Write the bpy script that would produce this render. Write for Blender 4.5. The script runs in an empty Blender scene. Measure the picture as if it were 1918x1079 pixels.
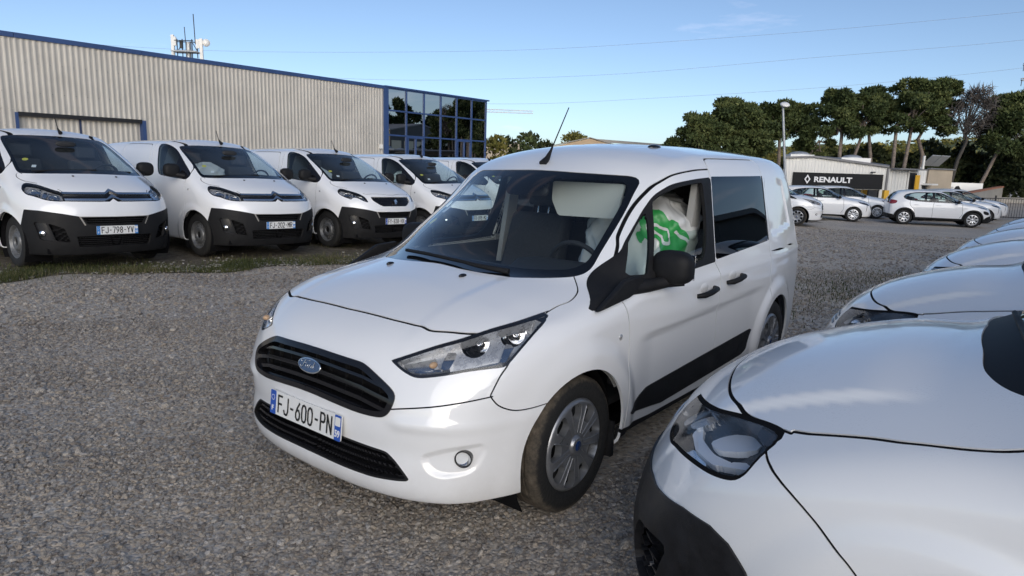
import bpy, bmesh, math, random
import numpy as np
from mathutils import Vector, Matrix
R = math.radians
random.seed(7); rng = np.random.default_rng(11)
sc = bpy.context.scene; COL = sc.collection
# ---------------------------------------------------------------- camera
cam = bpy.data.cameras.new('camera'); cam_o = bpy.data.objects.new('camera', cam); COL.objects.link(cam_o)
CAM = Vector((2.628, 2.5004, 1.6083)); YAW, PITCH, ROLL = .67266, .17908, .03019
fw = Vector((-math.cos(YAW)*math.cos(PITCH), -math.sin(YAW)*math.cos(PITCH), -math.sin(PITCH)))
rt = fw.cross(Vector((0, 0, 1))).normalized(); up = rt.cross(fw)
r2 = math.cos(ROLL)*rt + math.sin(ROLL)*up; u2 = -math.sin(ROLL)*rt + math.cos(ROLL)*up
cam_o.matrix_world = Matrix(((r2.x, u2.x, -fw.x, CAM.x), (r2.y, u2.y, -fw.y, CAM.y), (r2.z, u2.z, -fw.z, CAM.z), (0, 0, 0, 1)))
cam.sensor_width = 36; cam.lens = 24.14; cam.clip_start = .05; cam.clip_end = 6000
sc.camera = cam_o
# ---------------------------------------------------------------- sky, sun, exposure
SUN_AZ = R(50); SUN_EL = R(16.0)          # azimuth measured from +X towards +Y: low and behind the camera
w = bpy.data.worlds.new('World'); sc.world = w; w.use_nodes = True
nt = w.node_tree; bg = nt.nodes['Background']; sky = nt.nodes.new('ShaderNodeTexSky')
sky.sky_type = 'NISHITA'; sky.sun_disc = False; sky.sun_elevation = SUN_EL; sky.sun_rotation = R(90) - SUN_AZ
sky.altitude = 30; sky.air_density = .6; sky.dust_density = .95; sky.ozone_density = 1.25
# a few thin pinkish wisps, the same kind all round the sky
tcw = nt.nodes.new('ShaderNodeTexCoord'); mpw = nt.nodes.new('ShaderNodeMapping'); mpw.inputs['Scale'].default_value = (2.2, 2.2, 13); mpw.inputs['Location'].default_value = (.35, .1, .2); nzw = nt.nodes.new('ShaderNodeTexNoise'); nzw.inputs['Scale'].default_value = 1.7; nzw.inputs['Detail'].default_value = 7; nzw.inputs['Roughness'].default_value = .62
rpw = nt.nodes.new('ShaderNodeValToRGB'); rpw.color_ramp.elements[0].position = .60; rpw.color_ramp.elements[1].position = .84; adw = nt.nodes.new('ShaderNodeMix'); adw.data_type = 'RGBA'; adw.blend_type = 'ADD'; adw.inputs[7].default_value = (2.2, 1.55, 1.2, 1)
nt.links.new(tcw.outputs['Generated'], mpw.inputs[0]); nt.links.new(mpw.outputs[0], nzw.inputs['Vector']); nt.links.new(nzw.outputs[0], rpw.inputs[0]); nt.links.new(rpw.outputs[0], adw.inputs[0]); nt.links.new(sky.outputs[0], adw.inputs[6]); nt.links.new(adw.outputs[2], bg.inputs[0])
bg.inputs[1].default_value = .10
sd = bpy.data.lights.new('sun', 'SUN'); sd.energy = 1.25; sd.angle = R(60); sd.color = (1, .97, .92)
so = bpy.data.objects.new('sun', sd); COL.objects.link(so)
so.rotation_euler = Vector((math.cos(SUN_AZ)*math.cos(SUN_EL), math.sin(SUN_AZ)*math.cos(SUN_EL), math.sin(SUN_EL))).to_track_quat('Z', 'Y').to_euler()
sc.view_settings.view_transform = 'Standard'; sc.view_settings.look = 'None'
sc.view_settings.exposure = .70; sc.view_settings.gamma = 1; sc.view_settings.use_curve_mapping = False
import numpy as np
# ---------------------------------------------------------------- numeric surface engine
def tab(pts, sm=0.0, n=1500):
    """smooth monotone-cubic table through (a,b) points, optionally blurred by sm (in units of a)"""
    p = np.array(sorted(pts), float); x, y = p[:, 0], p[:, 1]
    h = np.diff(x); d = np.diff(y) / h
    m = np.zeros(len(x)); m[0], m[-1] = d[0], d[-1]
    for i in range(1, len(x) - 1):
        if d[i-1] * d[i] > 0:
            w1, w2 = 2*h[i] + h[i-1], h[i] + 2*h[i-1]
            m[i] = (w1 + w2) / (w1/d[i-1] + w2/d[i])
    g = np.linspace(x[0], x[-1], n)
    k = np.clip(np.searchsorted(x, g) - 1, 0, len(h) - 1)
    t = (g - x[k]) / h[k]
    v = ((1+2*t)*(1-t)**2*y[k] + t*(1-t)**2*h[k]*m[k] + t*t*(3-2*t)*y[k+1] + t*t*(t-1)*h[k]*m[k+1])
    if sm > 0:
        r = max(1, int(3*sm/(g[1]-g[0]))); q = np.arange(-r, r+1)*(g[1]-g[0])
        w = np.exp(-.5*(q/sm)**2); w /= w.sum()
        pad = np.concatenate([v[0] + (v[1]-v[0])*np.arange(-r, 0), v, v[-1] + (v[-1]-v[-2])*np.arange(1, r+1)])
        v = np.convolve(pad, w, 'valid')
    return lambda a: np.interp(a, g, v)
def smax(a, b, k):
    h = np.maximum(k - np.abs(a - b), 0) / k
    return np.maximum(a, b) + h*h*k*.25
def sstep(a, b, x):
    t = np.clip((x - a)/(b - a), 0, 1); return t*t*(3 - 2*t)
def gauss(x, s): return np.exp(-.5*(x/s)**2)
def capsule_dirs(x0, x1, zc, nt, nf, ns, nr, bias=1.0):
    th = np.linspace(0, 2*np.pi, nt, endpoint=False)
    rows = []
    for i in range(nf):
        ph = (i + .5)/nf*np.pi/2
        rows.append((x0, np.cos(ph), np.sin(ph)))
    for i in range(ns):
        rows.append((x0 + (x1 - x0)*(i/(ns-1)), 0., 1.))
    for i in range(nr):
        ph = (i + .5)/nr*np.pi/2
        rows.append((x1, -np.sin(ph), np.cos(ph)))
    R = np.array(rows); nu = len(R)
    O = np.zeros((nu, nt, 3)); O[..., 0] = R[:, 0][:, None]; O[..., 2] = zc
    D = np.stack([np.repeat(R[:, 1][:, None], nt, 1), R[:, 2][:, None]*np.sin(th), R[:, 2][:, None]*np.cos(th)], -1)
    return O.reshape(-1, 3), D.reshape(-1, 3), nu, nt
def body_mesh(F, x0, x1, zc, nt=240, nf=90, ns=220, nr=40, tmax=3.0, cull=None):
    O, D, nu, nt = capsule_dirs(x0, x1, zc, nt, nf, ns, nr)
    lo = np.zeros(len(O)); hi = np.full(len(O), tmax)
    for _ in range(26):
        mid = (lo + hi)/2; f = F(O + D*mid[:, None]); ins = f < 0
        lo = np.where(ins, mid, lo); hi = np.where(ins, hi, mid)
    V = O + D*((lo + hi)/2)[:, None]
    N = grad(F, V)
    i, j = np.meshgrid(np.arange(nu - 1), np.arange(nt), indexing='ij')
    a = (i*nt + j).ravel(); b = (i*nt + (j+1) % nt).ravel(); c = ((i+1)*nt + (j+1) % nt).ravel(); d = ((i+1)*nt + j).ravel()
    T = np.concatenate([np.stack([a, b, c], 1), np.stack([a, c, d], 1)])
    T = T[:, ::-1]
    # caps
    n0 = np.cross(V[T[:, 1]] - V[T[:, 0]], V[T[:, 2]] - V[T[:, 0]])
    fl = (n0 * N[T].sum(1)).sum(1) < 0
    T[fl] = T[fl][:, ::-1]
    return [V, N, T]
def grad(F, V, e=.002):
    G = np.zeros_like(V)
    for k in range(3):
        d = np.zeros(3); d[k] = e
        G[:, k] = F(V + d) - F(V - d)
    return G / np.maximum(np.linalg.norm(G, axis=1, keepdims=True), 1e-9)
def compact(S):
    V, N, T = S
    if len(T) == 0: return [V[:0], N[:0], T]
    u, inv = np.unique(T, return_inverse=True)
    return [V[u], N[u], inv.reshape(-1, 3)]
def clip(S, f):
    """split S by the vertex field f: (part with f<0, part with f>=0)"""
    V, N, T = S
    if len(T) == 0: return S, S
    f = np.where(np.abs(f) < 1e-7, 1e-7, f)
    s = f < 0; k = s[T].sum(1)
    if k.max() == 0: return [V[:0], N[:0], T[:0]], S
    if k.min() == 3: return S, [V[:0], N[:0], T[:0]]
    mix = (k > 0) & (k < 3)
    M = T[mix]; sm = s[M]; one = sm.sum(1)
    lone = np.where(one == 1, sm.argmax(1), (~sm).argmax(1))
    r = np.arange(len(M))
    a, b, c = M[r, lone], M[r, (lone+1) % 3], M[r, (lone+2) % 3]
    def ek(p, q): return np.minimum(p, q).astype(np.int64)*len(V) + np.maximum(p, q)
    keys = np.concatenate([ek(a, b), ek(a, c)])
    uk, inv = np.unique(keys, return_inverse=True)
    p, q = uk // len(V), uk % len(V)
    t = (f[p]/(f[p] - f[q]))[:, None]
    Vn = V[p]*(1-t) + V[q]*t; Nn = N[p]*(1-t) + N[q]*t
    Nn /= np.maximum(np.linalg.norm(Nn, axis=1, keepdims=True), 1e-9)
    V2, N2 = np.concatenate([V, Vn]), np.concatenate([N, Nn])
    ab, ac = inv[:len(M)] + len(V), inv[len(M):] + len(V)
    tri = np.stack([a, ab, ac], 1); quad = np.concatenate([np.stack([ab, b, c], 1), np.stack([ab, c, ac], 1)])
    q1 = one == 1; qq = np.concatenate([q1, q1])
    Ti = np.concatenate([T[k == 3], tri[q1], quad[~qq]]); To = np.concatenate([T[k == 0], tri[~q1], quad[qq]])
    return compact([V2, N2, Ti]), compact([V2, N2, To])
def refine(S, tm):
    """split the marked triangles in four, neighbours conformingly"""
    V, N, T = S; n = len(V)
    E = np.stack([T[:, [0, 1]], T[:, [1, 2]], T[:, [2, 0]]], 1); k = np.sort(E, 2); key = k[..., 0].astype(np.int64)*n + k[..., 1]
    mk = np.unique(key[tm]); hit = np.isin(key, mk); mid = n + np.searchsorted(mk, np.minimum(key, mk[-1]))
    a, b = mk // n, mk % n; Nn = N[a] + N[b]; Nn /= np.maximum(np.linalg.norm(Nn, axis=1, keepdims=True), 1e-9)
    V2, N2 = np.concatenate([V, (V[a] + V[b])/2]), np.concatenate([N, Nn]); out = [T[hit.sum(1) == 0]]
    for c in range(1, 8):
        h = [c & 1, (c >> 1) & 1, (c >> 2) & 1]; q = (hit == np.array(h, bool)).all(1)
        if not q.any(): continue
        t, m = T[q], mid[q]; s = sum(h)
        if s == 3: out += [np.stack(x, 1) for x in ((t[:, 0], m[:, 0], m[:, 2]), (m[:, 0], t[:, 1], m[:, 1]), (m[:, 2], m[:, 1], t[:, 2]), (m[:, 0], m[:, 1], m[:, 2]))]
        elif s == 1:
            r = h.index(1); A, B, Cc, Mm = t[:, r], t[:, (r+1) % 3], t[:, (r+2) % 3], m[:, r]; out += [np.stack(x, 1) for x in ((A, Mm, Cc), (Mm, B, Cc))]
        else:
            r = h.index(0); A, B, Cc = t[:, r], t[:, (r+1) % 3], t[:, (r+2) % 3]; m1, m2 = m[:, (r+1) % 3], m[:, (r+2) % 3]; out += [np.stack(x, 1) for x in ((A, B, m1), (A, m1, m2), (m2, m1, Cc))]
    return [V2, N2, np.concatenate(out)]
def spline(pts, closed=True, n=8):
    """pts (x,y[,r]): Catmull-Rom; a third value 1 marks a sharp corner"""
    P = np.array([p[:2] for p in pts], float); sh = [len(p) > 2 and p[2] for p in pts]
    m = len(P); out = []
    for i in range(m if closed else m-1):
        p1, p2 = P[i], P[(i+1) % m]
        p0 = P[i-1] if (closed or i > 0) else p1
        p3 = P[(i+2) % m] if (closed or i+2 < m) else p2
        if sh[i]: p0 = p1
        if sh[(i+1) % m]: p3 = p2
        L = max(np.linalg.norm(p2-p1), 1e-9)
        m1 = (p2-p0)*.5; m2 = (p3-p1)*.5
        l1, l2 = np.linalg.norm(m1), np.linalg.norm(m2)
        if sh[i]: m1 = (p2-p1)
        elif l1 > L: m1 = m1*L/l1
        if sh[(i+1) % m]: m2 = (p2-p1)
        elif l2 > L: m2 = m2*L/l2
        for t in np.arange(n)/n:
            out.append((2*t**3-3*t**2+1)*p1+(t**3-2*t**2+t)*m1+(-2*t**3+3*t**2)*p2+(t**3-t**2)*m2)
    if not closed: out.append(P[-1])
    return np.array(out)
def rpoly(pts, r=.03, n=5):
    """straight polygon with rounded corners; a point's third value is its own radius"""
    P = [np.array(p[:2], float) for p in pts]; R = [p[2] if len(p) > 2 else r for p in pts]
    out = []
    for i in range(len(P)):
        a, b, c = P[i-1], P[i], P[(i+1) % len(P)]
        u, v = a-b, c-b; lu, lv = np.linalg.norm(u), np.linalg.norm(v)
        d = min(R[i], lu*.45, lv*.45)
        if d < 1e-6: out.append(b); continue
        s, e = b+u/lu*d, b+v/lv*d
        for t in np.linspace(0, 1, n): out.append((1-t)**2*s+2*t*(1-t)*b+t*t*e)
    return np.array(out)
def segd(Q, A, B):
    d = B-A; t = np.clip(((Q-A)@d)/max(d@d, 1e-12), 0, 1)
    return np.linalg.norm(Q-A-t[:, None]*d, axis=1)
def sdf(Q, poly, margin=.15):
    lo, hi = poly.min(0)-margin, poly.max(0)+margin
    out = np.full(len(Q), margin)
    m = ((Q > lo) & (Q < hi)).all(1)
    if not m.any(): return out
    q = Q[m]; dd = np.full(len(q), 1e9); ins = np.zeros(len(q), bool)
    for i in range(len(poly)):
        A, B = poly[i-1], poly[i]
        dd = np.minimum(dd, segd(q, A, B))
        cr = (A[1] > q[:, 1]) != (B[1] > q[:, 1])
        if cr.any():
            xx = (B[0]-A[0])*(q[:, 1]-A[1])/(B[1]-A[1] if B[1] != A[1] else 1e-9)+A[0]
            ins ^= cr & (q[:, 0] < xx)
    out[m] = np.where(ins, -dd, dd)
    return out
def pdist(Q, line, margin=.05):
    lo, hi = line.min(0)-margin, line.max(0)+margin
    out = np.full(len(Q), margin)
    m = ((Q > lo) & (Q < hi)).all(1)
    if not m.any(): return out
    q = Q[m]; dd = np.full(len(q), margin)
    for i in range(len(line)-1): dd = np.minimum(dd, segd(q, line[i], line[i+1]))
    out[m] = dd
    return out
def comps(S):
    V, N, T = S
    lab = np.arange(len(V))
    while True:
        old = lab.copy(); mn = lab[T].min(1)
        for k in range(3): np.minimum.at(lab, old[T[:, k]], mn)
        while True:
            l2 = lab[lab]
            if (l2 == lab).all(): break
            lab = l2
        if (lab == old).all(): return lab
def boundary(T):
    E = np.concatenate([T[:, [0, 1]], T[:, [1, 2]], T[:, [2, 0]]])
    k = np.sort(E, 1); k = k[:, 0].astype(np.int64)*(T.max()+1)+k[:, 1]
    u, idx, cnt = np.unique(k, return_index=True, return_counts=True)
    return E[idx[cnt == 1]]
def offset(S, d): return [S[0]+S[1]*d, S[1], S[2]]
def join(*Ss):
    V, N, T, o = [], [], [], 0
    for s in Ss:
        V.append(s[0]); N.append(s[1]); T.append(s[2]+o); o += len(s[0])
    return [np.concatenate(V), np.concatenate(N), np.concatenate(T)]
def flange(S, depth=.012, drop=None):
    """turn the open edges of S inward"""
    V, N, T = S
    if len(T) == 0: return S
    E = boundary(T); a, b = V[E[:, 0]], V[E[:, 1]]
    na, nb = N[E[:, 0]], N[E[:, 1]]
    c, d = a-na*depth, b-nb*depth
    fn = np.cross(a-b, na); fn /= np.maximum(np.linalg.norm(fn, axis=1, keepdims=True), 1e-9)
    fn = -fn
    n = len(E); P = np.concatenate([a, b, d, c]); Q = np.concatenate([fn]*4); i = np.arange(n)
    F_ = np.concatenate([np.stack([i+n, i, i+3*n], 1), np.stack([i+n, i+3*n, i+2*n], 1)])
    g = np.cross(P[F_[:, 1]]-P[F_[:, 0]], P[F_[:, 2]]-P[F_[:, 0]])
    s = (g*Q[F_[:, 0]]).sum(1)
    Q = np.where(np.median(s) < 0, -Q, Q)
    return join(S, [P, Q, F_])
def make_F(top, front, plan, side, taper, arches, cw=.36, crown=(.05, .08), xr=-3.42, zb=.2, k=(.085, .05, .03), ksm=.10, cr_x=(-.9, -1.4), cw_x=(-1.6, -.6), xrl=.10, extra=None, swell=.022, arch_r=.42):
    """body solid bounded by a top, a front and a side surface, blended smoothly"""
    def F(P):
        x, y, z = P[:, 0], P[:, 1], P[:, 2]; ay = np.abs(y)
        cn = crown[0] + (crown[1]-crown[0])*sstep(cr_x[0], cr_x[1], x)
        c = cw*sstep(cw_x[0], cw_x[1], x)
        zt = top(x + c*ay**2*(1+.25*ay)) - cn*(ay/.7)**2.2
        xf = front(z) - plan(ay)
        ys = side(z) - taper(x)
        for wx in arches:
            r = np.hypot(x - wx, z - .335)
            ys = ys + swell*sstep(arch_r+.10, arch_r, r)*sstep(.02, .25, z)
        if extra is not None: zt, xf, ys = extra(x, ay, z, zt, xf, ys)
        a = smax((z - zt)*.8, (x - xf)*.75, ksm)
        a = smax(a, xr + xrl*sstep(.9, 1.7, z)*(z-.9) + .10*ay**3 - x, .10)
        a = smax(a, ay - ys, k[1]*sstep(.2, .6, x) + k[0] + k[2]*sstep(-.6, -1.2, x))
        return smax(a, zb + .03*sstep(.4, .1, x) - z, .05)
    return F
# ---- small white panel van in the middle
RQ = rpoly([(-2.44, 1.56), (-2.98, 1.55), (-3.08, 1.19), (-2.42, 1.14)], .06)
FOGREC = rpoly([(.60, .438), (.70, .478), (.79, .494), (.80, .46), (.775, .365), (.69, .352), (.64, .37)], .035)
def ford_extra(x, ay, z, zt, xf, ys):
    hood = sstep(-.05, .25, x)*sstep(.9, .65, x)
    zt = zt + hood*.010*sstep(.40, .47, ay) - hood*.012*sstep(.62, .80, ay)
    zt = zt - .010*sstep(.34,.30,np.abs(ay-.0))*sstep(-1.3,-1.5,x)*sstep(-3.3,-3.1,x)*(.5+.5*np.cos(ay*2*np.pi/.17))
    fr = np.stack([ay, z], 1)
    m = x > .3
    if m.any():
        q = np.full(len(x), .1); q[m] = sdf(fr[m], FOGREC, .08)
        xf = xf - .015*sstep(.006, -.020, q)
    xf = xf + .012*gauss(z-.565, .02)*sstep(.45,.55,ay)
    dz = z - (.80 + .05*sstep(-.4, -2.6, x))
    ys = ys - .014*sstep(-.02, -.07, dz)*sstep(.36, .5, z)*sstep(-.35, -.6, x)*sstep(-2.3, -2.0, x)
    dz2 = z - (.955 + .035*(-x-.3)/2)
    ys = ys + .006*gauss(dz2,.02)*sstep(-.2,-.6,x)
    q = np.full(len(x), .1); m = x < -2.2
    if m.any(): q[m] = sdf(np.stack([x, z], 1)[m], RQ, .08)
    ys = ys - .012*sstep(.0, -.03, q)
    return zt, xf, ys
ford_F = make_F(
 tab([(-3.62,1.62),(-3.4,1.705),(-3.1,1.75),(-2.8,1.765),(-2.2,1.772),(-1.6,1.765),(-1.2,1.732),(-.95,1.675),(-.80,1.615),(-.5,1.425),(-.2,1.235),(-.06,1.145),(.05,1.105),(.2,1.076),(.45,1.03),(.66,.985),(.80,.925),(.9,.83),(1.02,.67)], .03),
 tab([(.0,.78),(.18,.86),(.24,.905),(.30,.925),(.36,.922),(.44,.912),(.5,.920),(.56,.922),(.62,.92),(.70,.912),(.78,.892),(.84,.855),(.9,.78),(1.0,.58),(1.2,.15),(1.5,-.5),(1.8,-1.1)], .02),
 tab([(0,0),(.2,.006),(.35,.022),(.5,.055),(.6,.095),(.7,.16),(.78,.245),(.84,.36),(.9,.56),(1.0,1.1),(1.6,4)], .03),
 tab([(.0,.85),(.2,.878),(.32,.895),(.42,.906),(.55,.912),(.75,.916),(.88,.916),(.98,.906),(1.08,.885),(1.2,.857),(1.4,.81),(1.57,.77),(1.7,.735),(1.9,.68)], .025),
 tab([(-4,.25),(-3.5,.13),(-3.1,.07),(-2.7,.025),(-2.2,.003),(-1,0),(0,.0),(.3,.006),(.5,.02),(.8,.08),(1.0,.16)], .08),
 (.08, -2.58), extra=ford_extra)
# ---- mid-size van of the left-hand row
def jump_extra(x, ay, z, zt, xf, ys):
    hood = sstep(-.02, .2, x)*sstep(.9, .7, x)
    zt = zt - hood*.03*sstep(.62, .84, ay)
    ys = ys - .010*sstep(.03, .0, np.abs(z-1.0)-.0)*sstep(-.5,-.8,x)*0
    return zt, xf, ys
jump_F = make_F(
 tab([(-3.9,1.74),(-3.3,1.81),(-2.4,1.84),(-1.6,1.848),(-1.2,1.845),(-.95,1.83),(-.71,1.795),(-.536,1.745),(-.3,1.62),(.0,1.43),(.15,1.34),(.24,1.295),(.32,1.258),(.42,1.222),(.6,1.155),(.75,1.085),(.86,1.0),(.95,.85),(1.03,.6)], .03),
 tab([(.0,.76),(.2,.84),(.3,.88),(.42,.905),(.55,.915),(.7,.91),(.8,.90),(.9,.87),(1.0,.80),(1.1,.66),(1.25,.3),(1.5,-.3),(1.9,-1.2)], .03),
 tab([(0,0),(.2,.008),(.4,.035),(.55,.08),(.68,.15),(.78,.235),(.86,.34),(.92,.48),(1.0,.8),(1.6,3.5)], .03),
 tab([(.0,.87),(.25,.915),(.45,.94),(.7,.955),(.9,.958),(1.05,.952),(1.2,.93),(1.4,.885),(1.6,.83),(1.75,.785),(1.9,.74)], .03),
 tab([(-4.2,.1),(-3.7,.04),(-3,.0),(-.5,0),(0,.0),(.3,.006),(.5,.02),(.8,.08),(1.0,.16)], .08),
 (.0, -3.0), xr=-3.85, extra=jump_extra, crown=(.05,.07), cw=.34)
# ---- compact white van nosing in from the right
def comb_extra(x, ay, z, zt, xf, ys):
    hood = sstep(-.02, .2, x)*sstep(.9, .6, x)
    zt = zt + hood*.02*sstep(.64, .60, ay)
    return zt, xf, ys
comb_F = make_F(
 tab([(-3.62,1.72),(-3.2,1.78),(-2.2,1.81),(-1.5,1.80),(-1.1,1.77),(-.8,1.68),(-.4,1.42),(-.1,1.175),(.0,1.125),(.12,1.09),(.3,1.05),(.5,.985),(.68,.905),(.80,.825),(.9,.70),(1.0,.52)], .03),
 tab([(.0,.80),(.2,.89),(.32,.925),(.45,.935),(.6,.93),(.72,.905),(.8,.865),(.88,.80),(.95,.71),(1.05,.6),(1.2,.25),(1.5,-.4),(1.9,-1.2)], .03),
 tab([(0,0),(.2,.008),(.4,.035),(.55,.08),(.68,.15),(.76,.22),(.84,.33),(.90,.48),(1.0,.9),(1.6,3.5)], .03),
 tab([(.0,.85),(.25,.895),(.45,.918),(.7,.928),(.88,.925),(1.0,.91),(1.1,.885),(1.25,.85),(1.5,.79),(1.7,.74),(1.9,.68)], .03),
 tab([(-4,.2),(-3.5,.09),(-3,.03),(-2.2,0),(0,.0),(.3,.006),(.5,.02),(.8,.08),(1.0,.16)], .08),
 (-.10, -2.85), xr=-3.5, extra=comb_extra)
# ---------------------------------------------------------------- materials
def nmat(name):
    m = bpy.data.materials.new(name); m.use_nodes = True
    return m, m.node_tree, m.node_tree.nodes['Principled BSDF']
def noise(nt, scale, detail=3, rough=.55, vec='Object', dim=None):
    tc = nt.nodes.new('ShaderNodeTexCoord'); n = nt.nodes.new('ShaderNodeTexNoise')
    n.inputs['Scale'].default_value = scale; n.inputs['Detail'].default_value = detail; n.inputs['Roughness'].default_value = rough
    nt.links.new(tc.outputs[vec], n.inputs['Vector']); return n
def ramp(nt, src, stops):
    r = nt.nodes.new('ShaderNodeValToRGB'); e = r.color_ramp.elements
    while len(e) < len(stops): e.new(.5)
    for k, (p, c) in enumerate(stops):
        e[k].position = p; e[k].color = (c, c, c, 1) if isinstance(c, (int, float)) else (*c, 1)
    nt.links.new(src, r.inputs[0]); return r.outputs[0]
def bump(nt, b, h, strength=.3, dist=.01):
    n = nt.nodes.new('ShaderNodeBump'); n.inputs['Strength'].default_value = strength; n.inputs['Distance'].default_value = dist
    nt.links.new(h, n.inputs['Height']); nt.links.new(n.outputs[0], b.inputs['Normal'])
def pm(name, col, rough=.5, metal=0, coat=0, spec=.5, grain=0, gscale=300, var=0, vscale=3, trans=0, alpha=1):
    m, nt, b = nmat(name)
    b.inputs['Base Color'].default_value = (*col, 1); b.inputs['Roughness'].default_value = rough; b.inputs['Metallic'].default_value = metal
    b.inputs['Coat Weight'].default_value = coat; b.inputs['Coat Roughness'].default_value = .03; b.inputs['Specular IOR Level'].default_value = spec
    if var:
        n = noise(nt, vscale, 5, .65)
        c0 = [max(0, c*(1-var)) for c in col]; c1 = [min(1, c*(1+var)) for c in col]
        nt.links.new(ramp(nt, n.outputs[0], [(.3, c0), (.7, c1)]), b.inputs['Base Color'])
        nt.links.new(ramp(nt, n.outputs[0], [(.3, max(0, rough-.1)), (.7, min(1, rough+.1))]), b.inputs['Roughness'])
    if grain: bump(nt, b, noise(nt, gscale, 2).outputs[0], grain, .002)
    return m
def paint(name, col, wet=0):
    """body paint under clear coat, with road film that thickens towards the sills"""
    m, nt, b = nmat(name)
    tc = nt.nodes.new('ShaderNodeTexCoord'); sp = nt.nodes.new('ShaderNodeSeparateXYZ'); nt.links.new(tc.outputs['Object'], sp.inputs[0])
    n = noise(nt, 3.5, 6, .7); n2 = noise(nt, 60, 3, .6)
    h = ramp(nt, sp.outputs[2], [(.0, 1.), (.62, 0.)])
    mu = nt.nodes.new('ShaderNodeMath'); mu.operation = 'MULTIPLY'; nt.links.new(h, mu.inputs[0])
    nt.links.new(ramp(nt, n.outputs[0], [(.3, .1), (.75, .55)]), mu.inputs[1])
    mix = nt.nodes.new('ShaderNodeMix'); mix.data_type = 'RGBA'
    nt.links.new(mu.outputs[0], mix.inputs[0]); mix.inputs[6].default_value = (*col, 1); mix.inputs[7].default_value = (.42, .39, .35, 1)
    nt.links.new(mix.outputs[2], b.inputs['Base Color'])
    b.inputs['Roughness'].default_value = .35; b.inputs['Coat Weight'].default_value = 1.0; b.inputs['Coat IOR'].default_value = 1.6
    nt.links.new(ramp(nt, n.outputs[0], [(.35, .02), (.75, .10 + .1*wet)]), b.inputs['Coat Roughness'])
    if wet:
        v = nt.nodes.new('ShaderNodeTexVoronoi'); v.inputs['Scale'].default_value = 160; nt.links.new(tc.outputs['Object'], v.inputs['Vector'])
        d = ramp(nt, v.outputs['Distance'], [(.12, 1.), (.32, 0.)]); mk = ramp(nt, noise(nt, 5, 4).outputs[0], [(.50, 0.), (.66, 1.)])
        m2 = nt.nodes.new('ShaderNodeMath'); m2.operation = 'MULTIPLY'; nt.links.new(d, m2.inputs[0]); nt.links.new(mk, m2.inputs[1])
        bn = nt.nodes.new('ShaderNodeBump'); bn.inputs['Strength'].default_value = .5; bn.inputs['Distance'].default_value = .002
        nt.links.new(m2.outputs[0], bn.inputs['Height']); nt.links.new(bn.outputs[0], b.inputs['Coat Normal'])
    return m
def glass(name, tint, refl=1.5, base=.0, haze=0):
    """thin pane: tinted see-through plus mirror reflection by angle"""
    m = bpy.data.materials.new(name); m.use_nodes = True; nt = m.node_tree; nt.nodes.clear()
    out = nt.nodes.new('ShaderNodeOutputMaterial'); t = nt.nodes.new('ShaderNodeBsdfTransparent'); g = nt.nodes.new('ShaderNodeBsdfGlossy')
    t.inputs[0].default_value = (*tint, 1); g.inputs['Roughness'].default_value = .0; g.inputs[0].default_value = (1, 1, 1, 1)
    f = nt.nodes.new('ShaderNodeFresnel'); ge = nt.nodes.new('ShaderNodeNewGeometry'); ior = nt.nodes.new('ShaderNodeMix')   # a thin pane reflects alike from both sides
    nt.links.new(ge.outputs['Backfacing'], ior.inputs[0]); ior.inputs[2].default_value = refl; ior.inputs[3].default_value = 1/refl; nt.links.new(ior.outputs[0], f.inputs[0])
    a = nt.nodes.new('ShaderNodeMath'); a.operation = 'ADD'; a.use_clamp = True; nt.links.new(f.outputs[0], a.inputs[0]); a.inputs[1].default_value = base
    mx = nt.nodes.new('ShaderNodeMixShader'); nt.links.new(a.outputs[0], mx.inputs[0]); nt.links.new(t.outputs[0], mx.inputs[1]); nt.links.new(g.outputs[0], mx.inputs[2])
    last = mx.outputs[0]
    if haze:
        d = nt.nodes.new('ShaderNodeBsdfDiffuse'); d.inputs[0].default_value = (.6, .62, .63, 1)
        m3 = nt.nodes.new('ShaderNodeMixShader'); n = noise(nt, 6, 5, .7)
        nt.links.new(ramp(nt, n.outputs[0], [(.35, haze*.3), (.75, haze*1.6)]), m3.inputs[0]); nt.links.new(last, m3.inputs[1]); nt.links.new(d.outputs[0], m3.inputs[2]); last = m3.outputs[0]
    nt.links.new(last, out.inputs[0]); return m
M = {}
M['white'] = paint('white_paint', (.86, .865, .87)); M['white_wet'] = paint('white_paint_damp', (.85, .86, .87), 1)
M['blackpl'] = pm('black_plastic', (.013, .013, .014), .62, spec=.25, grain=.25, gscale=500, var=.25, vscale=8)
M['blackdamp'] = pm('black_plastic_damp', (.012, .012, .014), .5, spec=.35, grain=.35, gscale=260, var=.5, vscale=14)
M['blackgl'] = pm('black_gloss', (.010, .010, .012), .12)
M['groove'] = pm('seam_shadow', (.008, .008, .009), .9, spec=.1)
M['frit'] = pm('black_glass_border', (.006, .007, .009), .05, spec=.6)
M['glass'] = glass('windscreen_glass', (.84, .90, .91), 1.5, .0, .004)
M['glass2'] = glass('van_windscreen_glass', (.78, .85, .87), 1.45, .0, .01)
M['sideglass'] = glass('side_glass', (.78, .88, .86), 1.5, .0, .004)
M['darkglass'] = glass('privacy_glass', (.03, .035, .04), 1.45, .02)
M['lens'] = glass('lamp_lens', (.95, .96, .97), 1.42, .0, .006); M['lenswet'] = glass('lamp_lens_damp', (.96, .97, .98), 1.36, .0, .02)
M['chrome'] = pm('chrome', (.75, .75, .76), .10, 1); M['satin'] = pm('satin_chrome', (.78, .79, .80), .25, 1)
M['silver'] = pm('silver_wheel_paint', (.27, .28, .30), .34, .65, coat=.4, var=.15, vscale=9); M['steel'] = pm('steel_wheel', (.17, .175, .18), .45, .4, var=.3, vscale=12)
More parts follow.
